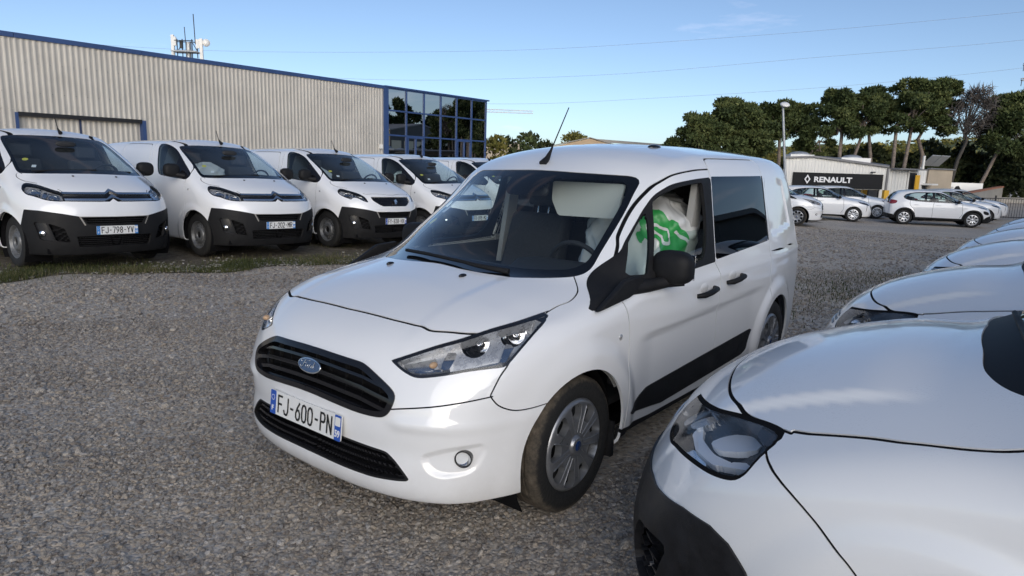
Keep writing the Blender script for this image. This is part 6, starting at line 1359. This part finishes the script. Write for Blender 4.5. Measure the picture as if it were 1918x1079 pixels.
for a, b in ((0, .27), (.27, 1)):
    l0, l1 = 18.4+7.15*a, 18.4+7.15*b; P = [at(l0, 47.8, ridge(a)), at(l1, 47.8, ridge(b)), at(l1+6.5, 60, ridge(b)+.25), at(l0+6.5, 60, ridge(a)+.25)]
    dpart(MB().add([p+Vector((0, 0, .02)) for p in P]+[p+Vector((0, 0, .14)) for p in P], [[0, 1, 2, 3], [4, 7, 6, 5], [0, 4, 5, 1], [1, 5, 6, 2], [2, 6, 7, 3], [3, 7, 4, 0]]).obj('roof', M['roofgrey'], rb))
dbox('sign_board', 19.08, 48, 25.22, 48, .62, 1.62, .14, 'signblack', out=.05)
pt = at(21.75, 47.75, 1.13)
o = lettering('RENAULT', M['white_ink'], rb, TB @ frame((pt.x, pt.y, 1.15), (RH[0], RH[1], 0), (0, 0, 1)), size=.50, sx=1.20, off=.016, depth=.04)
ring = MB(); c = at(20.0, 47.74, 1.17)
def rh_pt(u, v): return (c.x+RH[0]*u, c.y+RH[1]*u, c.z+v)
for outer, inner in (([(-.0, .31), (.21, .0), (0, -.31), (-.21, 0)], [(0, .17), (.115, 0), (0, -.17), (-.115, 0)]),):
    for k in range(4):
        q = [outer[k], outer[(k+1) % 4], inner[(k+1) % 4], inner[k]]; f3 = [Vector(rh_pt(*p)) for p in q]; off = Vector((-FH[0], -FH[1], 0))*.03; ring.add(f3+[p+off for p in f3], [[0, 1, 2, 3], [4, 7, 6, 5], [0, 4, 5, 1], [1, 5, 6, 2], [2, 6, 7, 3], [3, 7, 4, 0]])
dpart(ring.obj('diamond_logo', M['satinw'], rb))
dbox('showroom_glass', 21.5, 48, 25.0, 48, -2.2, .56, .05, 'curtain', out=.06); 
for l in (21.45, 22.4, 23.4, 24.3, 25.0): dbox('window_mullion', l, 48, l+.06, 48, -2.2, .58, .06, 'signblack', out=.09)
for l0, l1 in ((19.2, 20.05), (20.15, 20.95)): dbox('window', l0, 48, l1, 48, -.35, .55, .05, 'curtain', out=.06)
dbox('totem', 24.62, 46.6, 24.93, 46.6, DB, .60, .30, 'orange'); dbox('corner_trim', 25.50, 48, 25.62, 48, DB, 2.06, .08, 'roofgrey', out=.03)
cm = dbox('wall_camera', 24.4, 48, 24.6, 48, 1.72, 1.80, .25, 'fence', out=.04)
dpart(MB().box(at(20.6, 51, 2.78), (1.7, 1.2, .20), math.atan2(RH[1], RH[0])).obj('rooflight_kerb', M['plate'], rb)); dpart(MB().box(at(25.4, 53, 2.62), (2.2, 1.4, .35), math.atan2(RH[1], RH[0])).obj('rooflight_kerb', M['plate'], rb))
for l, d, z in ((20.6, 51, 2.86), (25.4, 53, 2.78)):
    e = ellipsoid('rooflight_dome', (0, 0, 0), (.75, .55, .25), M['galv'], rb); e.matrix_local = TB @ Matrix.Translation(at(l, d, z)) @ Matrix.Rotation(math.atan2(RH[1], RH[0]), 4, 'Z') @ Matrix.Diagonal((.75, .55, .25, 1))
# right-hand side wall running back
sw0, sw1 = (25.6, 48.05), (31.0, 52.6)
side_at = lambda t: (sw0[0]+(sw1[0]-sw0[0])*t, sw0[1]+(sw1[1]-sw0[1])*t)
dsheet('wall', *sw0, *sw1, DB, 2.02, pitch=.5)
dbox('canopy', *side_at(.03), *side_at(.72), 2.0, 2.10, .7, 'roofgrey')
dbox('doorway', *side_at(.50), *side_at(.70), DB, 1.80, .03, 'darkvoid', out=.05); dd = dbox('orange_door', *side_at(.56), *side_at(.66), DB, 1.66, .06, 'orange', out=.35)
for t in (.16, .40): dbox('slit_window', *side_at(t), *side_at(t+.035), -1.2, .30, .03, 'signblack', out=.05)
for t in (.105, .48): dbox('downpipe', *side_at(t), *side_at(t+.012), DB, 1.95, .08, 'plate', out=.05)
dbox('porch_roof', *side_at(.86), *side_at(1.02), .95, 1.07, .8, 'plate'); dbox('porch_door', *side_at(.89), *side_at(.97), DB, .92, .04, 'fence', out=.05)
cr = MB(); P = [at(31.0, 52.4), at(34.3, 54.8), at(36.9, 60.4), at(32.5, 62)]; zt_ = [2.12, 2.12, 1.35, 1.6]
cr.add([p+Vector((0, 0, DB)) for p in P]+[p+Vector((0, 0, z)) for p, z in zip(P, zt_)], [[0, 1, 2, 3], [4, 7, 6, 5], [0, 4, 5, 1], [1, 5, 6, 2], [2, 6, 7, 3], [3, 7, 4, 0]]); dpart(cr.obj('cream_annex', M['render'], rb))
dbox('annex_coping', 30.95, 52.4, 34.35, 54.85, 2.12, 2.22, .25, 'roofgrey', out=-.1)
dbox('annex_lamp', 34.25, 54.7, 34.4, 54.85, .55, .85, .12, 'plate')
sp = MB(); q = [at(33.0, 57.0, 2.35), at(35.4, 58.5, 2.35), at(35.7, 57.6, 3.15), at(33.3, 56.1, 3.15)]
for k in range(2):
    a, b = k*.5, k*.5+.47; p = [q[0].lerp(q[1], a), q[0].lerp(q[1], b), q[3].lerp(q[2], b), q[3].lerp(q[2], a)]; p = [v+Vector((0, 0, .15)) for v in p]; n = Vector((0, 0, -.06)); sp.add(p+[v+n for v in p], [[0, 1, 2, 3], [4, 7, 6, 5], [0, 4, 5, 1], [1, 5, 6, 2], [2, 6, 7, 3], [3, 7, 4, 0]])
sp.tube([q[0], q[0]+Vector((0, 0, -.2))], .05, 5); dpart(sp.obj('solar_panel', M['galv'], rb)); dpart(MB().tube([at(32.6, 56, 1.9), at(32.6, 56, 3.2)], .10, 8).obj('flue', M['cladw'], rb))
# ---------------------------------------------------------------- retaining wall, railing fence, street lamp
def slabwall(name, label, pts, z0, m, t=.25, coping=None, cat='wall'):
    v0 = at(*pts[0][:2]); r_ = thing(name, label, cat, (v0.x, v0.y, z0)); To = Matrix.Translation((-v0.x, -v0.y, -z0))
    for (l0, d0, za), (l1, d1, zb_) in zip(pts, pts[1:]):
        for nm, b0, ha, hb, tt, mm in (('wall', z0-.4, za, zb_, t, m),)+((('coping', None, za, zb_, t+.12, coping),) if coping else ()):
            a, b = xy(l0, d0), xy(l1, d1); d_ = (b-a)/np.linalg.norm(b-a); n_ = np.array([-d_[1], d_[0]])*tt/2; q = [a+n_, b+n_, b-n_, a-n_]; zt2 = [ha, hb, hb, ha]; zl = [b0]*4 if b0 is not None else [z+.002 for z in zt2]; zh = zt2 if b0 is not None else [z+.10 for z in zt2]
            o = MB().add([(*p, z) for p, z in zip(q, zl)]+[(*p, z) for p, z in zip(q, zh)], [[0, 1, 2, 3], [4, 7, 6, 5], [0, 4, 5, 1], [1, 5, 6, 2], [2, 6, 7, 3], [3, 7, 4, 0]]).obj(nm, M[mm], r_); o.matrix_local = To
    return r_
slabwall('boundary_wall', 'grey rendered boundary wall with terracotta coping rising to the right behind the hatchback', [(25.3, 41.0, .40), (31.4, 48.0, .56), (41.9, 60, .86)], -.35, 'wallgrey', .25, 'tile')
slabwall('low_wall', 'low grey kerb wall at the far end of the side road', [(42.2, 60.5, -.02), (60, 66, .0)], -.35, 'wallgrey', .3)
fr = at(26.0, 36); fence = thing('railing_fence', 'dark vertical bar railing fence at the right edge behind the parked noses', 'fence', (fr.x, fr.y, gz(fr.x, fr.y))); Tf = Matrix.Translation((-fr.x, -fr.y, -gz(fr.x, fr.y)))
FA, FB = at(22.5, 35.6), at(36.0, 36.6); nb = 96; zf = gz(fr.x, fr.y)
bar_me = None
for k in range(nb):
    p = FA.lerp(FB, k/(nb-1)); post = k % 16 == 0
    if post: o = MB().box((p.x, p.y, zf+.55), (.06, .06, 1.30), .6).obj('post', M['fence'], fence); o.matrix_local = Tf
    else:
        if bar_me is None: bar_me = MB().box((0, 0, zf+.55), (.018, .018, 1.0)).mesh('bar'); 
        o = link('bar', bar_me, M['fence'], fence); o.matrix_local = Tf @ Matrix.Translation((p.x, p.y, 0))
for z in (zf+.10, zf+1.05): o = MB().tube([FA+Vector((0, 0, z)), FB+Vector((0, 0, z))], .022, 6).obj('rail', M['fence'], fence); o.matrix_local = Tf
lp = at(11.95, 30.3); lz = gz(lp.x, lp.y); lamp_ = thing('street_lamp', 'slim grey street lamp with a round flat head behind the white van', 'street lamp', (lp.x, lp.y, lz)); tip = rh3*-.62+Vector((0, 0, 4.38-lz))
MB().tube([(0, 0, 0), tip*.5, tip], [.075, .06, .045], 10).obj('pole', M['galv'], lamp_); hd = MB().lathe([(.001, .06), (.14, .05), (.2, .0), (.19, -.05), (.001, -.07)], axis='z', seg=24).obj('lamp_head', M['plate'], lamp_); hd.matrix_local = Matrix.Translation(tip+Vector((0, 0, .06))+rh3*.05-fh3*.1) @ Matrix.Rotation(R(28), 4, fh3.cross(Vector((0, 0, 1))))
# ---------------------------------------------------------------- far sheds, crane, pylon, lines
gs = at(7.3, 70); sh = thing('gabled_shed', 'tan gabled shed with a grey roof peeping over the van roof', 'shed', (gs.x, gs.y, -.3)); Ts = Matrix.Translation((-gs.x, -gs.y, .3))
def poly3(name, pts, d, m, par, Tm):
    n = len(pts); v = [at(l, D, z) for l, D, z in pts]; off = Vector((FH[0], FH[1], 0))*d; o = MB().add(v+[p+off for p in v], [list(range(n)), list(range(n, 2*n))[::-1]]+[[i, (i+1) % n, n+(i+1) % n, n+i] for i in range(n)]).obj(name, m, par); o.matrix_local = Tm; return o
poly3('gable', [(1.5, 70, -.3), (1.5, 70, 2.9), (7.3, 70, 4.30), (13.1, 70, 2.9), (13.1, 70, -.3)], 1.0, M['tan'], sh, Ts)
poly3('roof', [(7.3, 71, 4.36), (18.6, 74, 3.95), (20, 74, 3.6), (7.3, 71, 4.1)], .4, M['wallgrey'], sh, Ts); poly3('roof', [(1.2, 69.9, 2.86), (7.3, 69.9, 4.36), (13.4, 69.9, 2.86), (13.4, 69.9, 2.96), (7.3, 69.9, 4.44), (1.2, 69.9, 2.96)], 1.2, M['wallgrey'], sh, Ts); poly3('side_wall', [(7.4, 72, -.3), (7.4, 72, 4.0), (19.5, 75, 3.6), (19.5, 75, -.3)], 6, M['wallgrey'], sh, Ts)
fs = at(-1.2, 95); f2 = thing('far_shed', 'pale far shed in the gap right of the glazed block', 'shed', (fs.x, fs.y, -.3)); poly3('wall', [(-4.5, 95, -.3), (-4.5, 95, 4.1), (.8, 95, 4.4), (.8, 95, -.3)], 8, M['render'], f2, Matrix.Translation((-fs.x, -fs.y, .3))); poly3('roof', [(-4.7, 94.8, 4.05), (1, 94.8, 4.4), (1, 94.8, 4.6), (-4.7, 94.8, 4.25)], 9, M['roofgrey'], f2, Matrix.Translation((-fs.x, -fs.y, .3)))
def lattice(mb, p0, p1, w0, w1, n, r, sideways):
    d = (p1-p0).normalized(); a = d.cross(sideways).normalized(); b = d.cross(a)
    cor = [[p0.lerp(p1, i/n)+(a*sx+b*sy)*((w0+(w1-w0)*i/n)/2) for sx, sy in ((-1, -1), (1, -1), (1, 1), (-1, 1))] for i in range(n+1)]
    for k in range(4): mb.tube([c_[k] for c_ in cor], r, 4)
    for i in range(n):
        for k in range(4): mb.tube([cor[i][k], cor[i+1][(k+1) % 4]], r*.6, 3, False); mb.tube([cor[i][k], cor[i][(k+1) % 4]], r*.6, 3, False)
cb = at(-34, 220); cr_ = thing('tower_crane', 'distant beige tower crane jib reaching right from behind the glazed block', 'crane', (cb.x, cb.y, -1)); mb = MB(); lattice(mb, Vector((0, 0, 0)), Vector((0, 0, 17.6)), 1.4, 1.4, 14, .10, Vector((1, 0, 0))); mb.obj('mast', M['cranem'], cr_); mb = MB(); lattice(mb, rh3*-9+Vector((0, 0, 18.9)), rh3*38.9+Vector((0, 0, 18.5)), 1.0, .8, 34, .055, Vector((0, 0, 1))); mb.obj('jib', M['cranem'], cr_)
pb = at(143.2, 200); py = thing('power_pylon', 'pale lattice power pylon cut by the right edge above the pines', 'pylon', (pb.x, pb.y, -1)); mb = MB(); lattice(mb, Vector((0, 0, 0)), Vector((0, 0, 37)), 6, 1.0, 12, .14, Vector((1, 0, 0))); mb.obj('tower', M['galv'], py); mb = MB()
for z in (30, 34): lattice(mb, Vector((0, 0, z))-rh3*2.6, Vector((0, 0, z))+rh3*2.6, .6, .6, 6, .09, Vector((0, 0, 1)))
mb.obj('crossarm', M['galv'], py); mb = MB()
for z in (30, 34):
    for s in (-2.5, 2.5): mb.tube([Vector((0, 0, z))+rh3*s, Vector((0, 0, z-1.8))+rh3*s], .10, 5)
mb.obj('insulator', M['fence'], py)
for k, (pts, lab) in enumerate((([(-110, 21.5), (-53.4, 18.7), (-5.1, 20.0), (29, 22.75), (83, 28.75), (137, 36.5)], 'topmost thin overhead line sagging across the sky'), ([(-110, 17.6), (-53.4, 15.6), (-24.3, 14.8), (11.6, 16.5), (47.1, 20.3), (83.7, 24.3), (137, 32.5)], 'middle thin overhead line sagging across the sky'), ([(-60, 11.8), (-4.9, 11.4), (25.25, 13.4), (56.5, 16.3), (84.5, 19.9), (137, 28.3)], 'lowest thin overhead line running above the pines'))):
    f = tab(pts, 6); L = np.linspace(pts[0][0], pts[-1][0], 60); P = [at(l, 120+(l-0)*.0, float(f(l))) for l in L]; v0 = P[0]; o = MB().tube([p-v0 for p in P], .016, 4).obj('overhead_cable', M['cable'], None); o.location = v0; tag(o, lab, 'cable', 'overhead power lines')
# ---------------------------------------------------------------- box truck parked beyond the wall
bt = at(39.9, 62.5); tr = thing('box_truck', 'white box truck with a dark painted patch beyond the wall', 'truck', (bt.x, bt.y, -1.4), math.atan2(RH[1], RH[0]))
MB().box((0, 0, 1.75), (2.9, 1.9, 1.55)).obj('cargo_box', M['plate'], tr, bevel=.03); MB().box((1.75, 0, 1.45), (.55, 1.7, 1.0)).obj('cab', M['plate'], tr, bevel=.08); MB().prism([(-1.25, 1.15), (-1.1, 1.9), (-.95, 2.2), (-.7, 2.25), (-.45, 1.9), (-.15, 1.7), (-.1, 1.2)], -.965, -.955, 'xz').obj('painted_patch', M['signblack'], tr); MB().box((0, 0, .9), (3.8, 1.5, .15)).obj('chassis', M['fence'], tr)
for x in (-.9, 1.5): MB().lathe([(.001, -.95), (.42, -.95), (.42, -.72), (.001, -.72)], (x, 0, .42), seg=20).lathe([(.001, .72), (.42, .72), (.42, .95), (.001, .95)], (x, 0, .42), seg=20).obj('wheel', M['rubber'], tr)
# ---------------------------------------------------------------- behind the camera: what the glazing mirrors
def hall(name, label, x0, x1, y, h, n, dark=True):
    r_ = thing(name, label, 'hall', ((x0+x1)/2, y, 0)); w_ = x1-x0; MB().prism([(-w_/2, -.5), (w_/2, -.5), (w_/2, h*.82), (0, h), (-w_/2, h*.82)], 0, 14, 'xz').obj('hall_body', M['darkhall'], r_)
    for k in range(n):
        xa = -w_/2+w_*(k+.12)/n; xb = -w_/2+w_*(k+.88)/n; MB().box(((xa+xb)/2, -.03, h*.42), (xb-xa, .06, h*.36)).obj('pale_bay', M['paleb'], r_)
    MB().prism([(-w_/2-.3, h*.82-.1), (0, h-.1), (w_/2+.3, h*.82-.1), (w_/2+.3, h*.82+.12), (0, h+.15), (-w_/2-.3, h*.82+.12)], -.3, 14.2, 'xz').obj('roof', M['roofgrey'], r_); return r_
hall('pale_bay_hall', 'dark gabled hall with pale wall bays, mirrored in the left of the glazing', -127, -107, 44, 10, 5); hall('pale_bay_hall', 'dark gabled hall with pale wall bays, mirrored in the right of the glazing', -151, -131, 44, 9.5, 4); hall('near_hall', 'long dark hall behind the photographer, mirrored in the paint', -6, 60, 46, 9.0, 10)
hall('dark_shed', 'dark slatted shed beyond the right-hand row, mirrored in the side window of the middle van', -48, -13, 10.5, 4.3, 6)
pr = None
for k, (x, y, h) in enumerate(((-116, 60, 14), (-121, 61, 16), (-127, 60, 17), (-132, 62, 16), (-138, 60, 14), (-146, 61, 14), (-155, 62, 13), (-18, 62, 12), (8, 64, 14), (30, 64, 15))):
    pine(0, 0, h, 8, h*.3, [(0, 0), (.3, h*.3), (.1, h*.5)], 'tall pine behind the photographer, mirrored in the warehouse glazing', 'pines mirrored in the glazing', 200+k, clumps=22, world=(x, y, 0), z0=0, size=.8, dense=.35)
# ---------------------------------------------------------------- vehicles
ford = thing('panel_van', 'white panel van in the centre facing the camera with plate FJ-600-PN', 'van', (0, 0, 0)); build_ford(ford)
bag = seat_bag((-1.10, .40, .72), 0, 1, 'white plastic seat bag with green print behind the open window of the middle van'); bag.scale = (1.7, 1.1, 1.14)
fv = copy_tree(ford); place(fv, (0, 0, 0), 0, 'white panel van far back left, its black grille just showing right of the middle van')
JS = body_mesh(jump_F, .35, -3.1, .62, 220, 80, 220, 24); JW = wheel_parts('steel', r=.338, wdt=.215, rim=.212); wheel_parts_steel = wheel_parts('steel', r=.32, wdt=.2)
VP = [(-1.143, -8.18, 1.615), (-3.557, -8.113, 1.598), (-6.05, -8.20, 1.598), (-8.50, -8.25, 1.598), (-10.95, -8.3, 1.60)]
VD = [('chevron', 'FJ-798-YV', '55', 'lightblue', 'leftmost white van of the row with chevron nose and plate FJ-798-YV'), ('chevron', 'FJ-202-MR', '62', 'lightblue', 'white chevron-nosed van with plate FJ-202-MR, second in the row'), ('lion', 'FY-838-HX', '59', 'blue', 'white van with a lion badge and plate FY-838-HX, third in the row'), ('chevron', 'FR-898-MQ', '59', 'lightblue', 'white chevron-nosed van FR-898-MQ seen through the middle van windscreen')]
GRP = 'white vans parked in the left-hand row'
vans = []
for (x, y, h), (nose, num, dep, bl, lab) in zip(VP, VD):
    if nose == 'chevron' and vans:
        v = copy_tree(vans[0]); v['label'] = lab
        for ch in list(v.children):
            if ch.name.startswith('number_plate'):
                for q in list(ch.children): bpy.data.objects.remove(q)
                bpy.data.objects.remove(ch)
        plate(num, dep, v, (.925, 0, .537), .02, bl)
    else:
        v = thing('delivery_van', lab, 'van', (x, y, 0), h, GRP); build_jumpy(v, nose, num, dep, bl)
    vans.append(v)
v5 = copy_tree(vans[0]); place(v5, (0, 0, 0), 0, 'white van at the far end of the left row, mostly hidden by the middle van', GRP); vans.append(v5)
for v, (x, y, h) in zip(vans, VP):
    a = [gz(x+dx*math.cos(h)-dy*math.sin(h), y+dx*math.sin(h)+dy*math.cos(h)) for dx in (0, -3.0) for dy in (-.85, .85)]
    v.location = (x, y, max(sum(a)/4, a[0]-.0)); rl = math.atan2((a[1]+a[3]-a[0]-a[2])/2, 1.7); v.rotation_euler = (rl, 0, h)
def dash_paper(v, loc, label, rz=.2):
    o = MB().box((0, 0, 0), (.21, .30, .002)).obj('paper_sheet', M['paper'], None); tag(o, label, 'paper'); o.matrix_world = v.matrix_basis @ Matrix.Translation(loc) @ Matrix.Rotation(rz, 4, 'Z') @ Matrix.Rotation(R(2), 4, 'Y')
dash_paper(vans[0], (.02, -.42, 1.215), 'white paper sheet on the dashboard of the leftmost van', .25); dash_paper(vans[1], (-.02, .22, 1.218), 'white paper sheet on the dashboard of the second van in the row', -.3)
for v, yy, lab in ((vans[0], -.1, 'crumpled pale plastic cover inside the leftmost van'), (vans[1], .0, 'plastic seat bag with green print inside the second van'), (vans[2], -.2, 'plastic seat bag inside the lion-badged van'), (vans[3], -.3, 'plastic seat bag with green print inside the fourth van')):
    b = seat_bag((0, 0, 0), 0, 1, lab, 'seat bags in the parked vans', detail=False); m = v.matrix_basis @ Matrix.Translation((-.70, yy-.25, .93)); b.matrix_world = m
    b.scale = (.9, 1.0, .84 if v is not vans[0] else .5)
comb = thing('compact_van', 'damp white compact van cut by the right edge, nearest headlamp to the camera', 'van', (0, 0, 0)); build_comb(comb)
CP = [(0.0, 2.30), (-2.15, 2.30), (-5.0, 2.35), (-7.95, 2.30), (-11.3, 2.30), (-14.6, 2.28)]
CL = ['', 'second white compact van in the right-hand row, bonnet edge behind the nearest', 'third white compact van of the right-hand row with a bright headlamp strip', 'fourth white compact van of the right-hand row with a black bumper edge', 'fifth white compact van of the right-hand row', 'last white compact van of the right-hand row near the fence']
for k, (x, y) in enumerate(CP):
    c = comb if k == 0 else copy_tree(comb); c.location = (x, y, gz(x, y-.5)); c.rotation_euler = (0, 0, -math.pi/2); c['group'] = 'compact vans nosing in from the right'
    if k: c['label'] = CL[k]
h0 = thing('hatchback', 'white hatchback with black wheel-arch mouldings parked side-on before the wall', 'car'); build_hatch(h0, 0)
h1 = thing('hatchback', 'white hatchback with split-spoke wheels parked in front of the black dealership sign', 'car'); build_hatch(h1, 1)
def by_wheel(o, u, dist, hd, w_=.87):
    """stand the car so that the hub of its right front wheel lies on the bearing u at this distance"""
    d = fw + r2*((u[0]-959)/1286.35) - u2*((u[1]-539.5)/1286.35); d.z = 0; d.normalize(); h = R(hd); x = CAM.x+d.x*dist-w_*math.sin(h); y = CAM.y+d.y*dist+w_*math.cos(h); o.location = (x, y, gz(x, y)); o.rotation_euler = (0, 0, h)
g_ = 'cars parked across the far side of the yard'
for o in (h0, h1): o['group'] = g_
by_wheel(h0, (1821, 418), 34.6, 109); by_wheel(h1, (1597, 412), 33.0, 110)
by_wheel(fv, (1488, 412), 26.5, 106, .87)
c2 = copy_tree(h1); place(c2, (0, 0, 0), 0, 'white hatchback half hidden between the two side-on hatchbacks', g_); by_wheel(c2, (1642, 405), 37, 110)
c3 = copy_tree(h1); place(c3, (0, 0, 0), 0, 'white hatchback nose just right of the side-on hatchback', g_); by_wheel(c3, (1846, 412), 38.5, 112)
c4 = copy_tree(h1); place(c4, (0, 0, 0), 0, 'white hatchback nose furthest right beside the railing fence', g_); by_wheel(c4, (1860, 412), 42, 112)
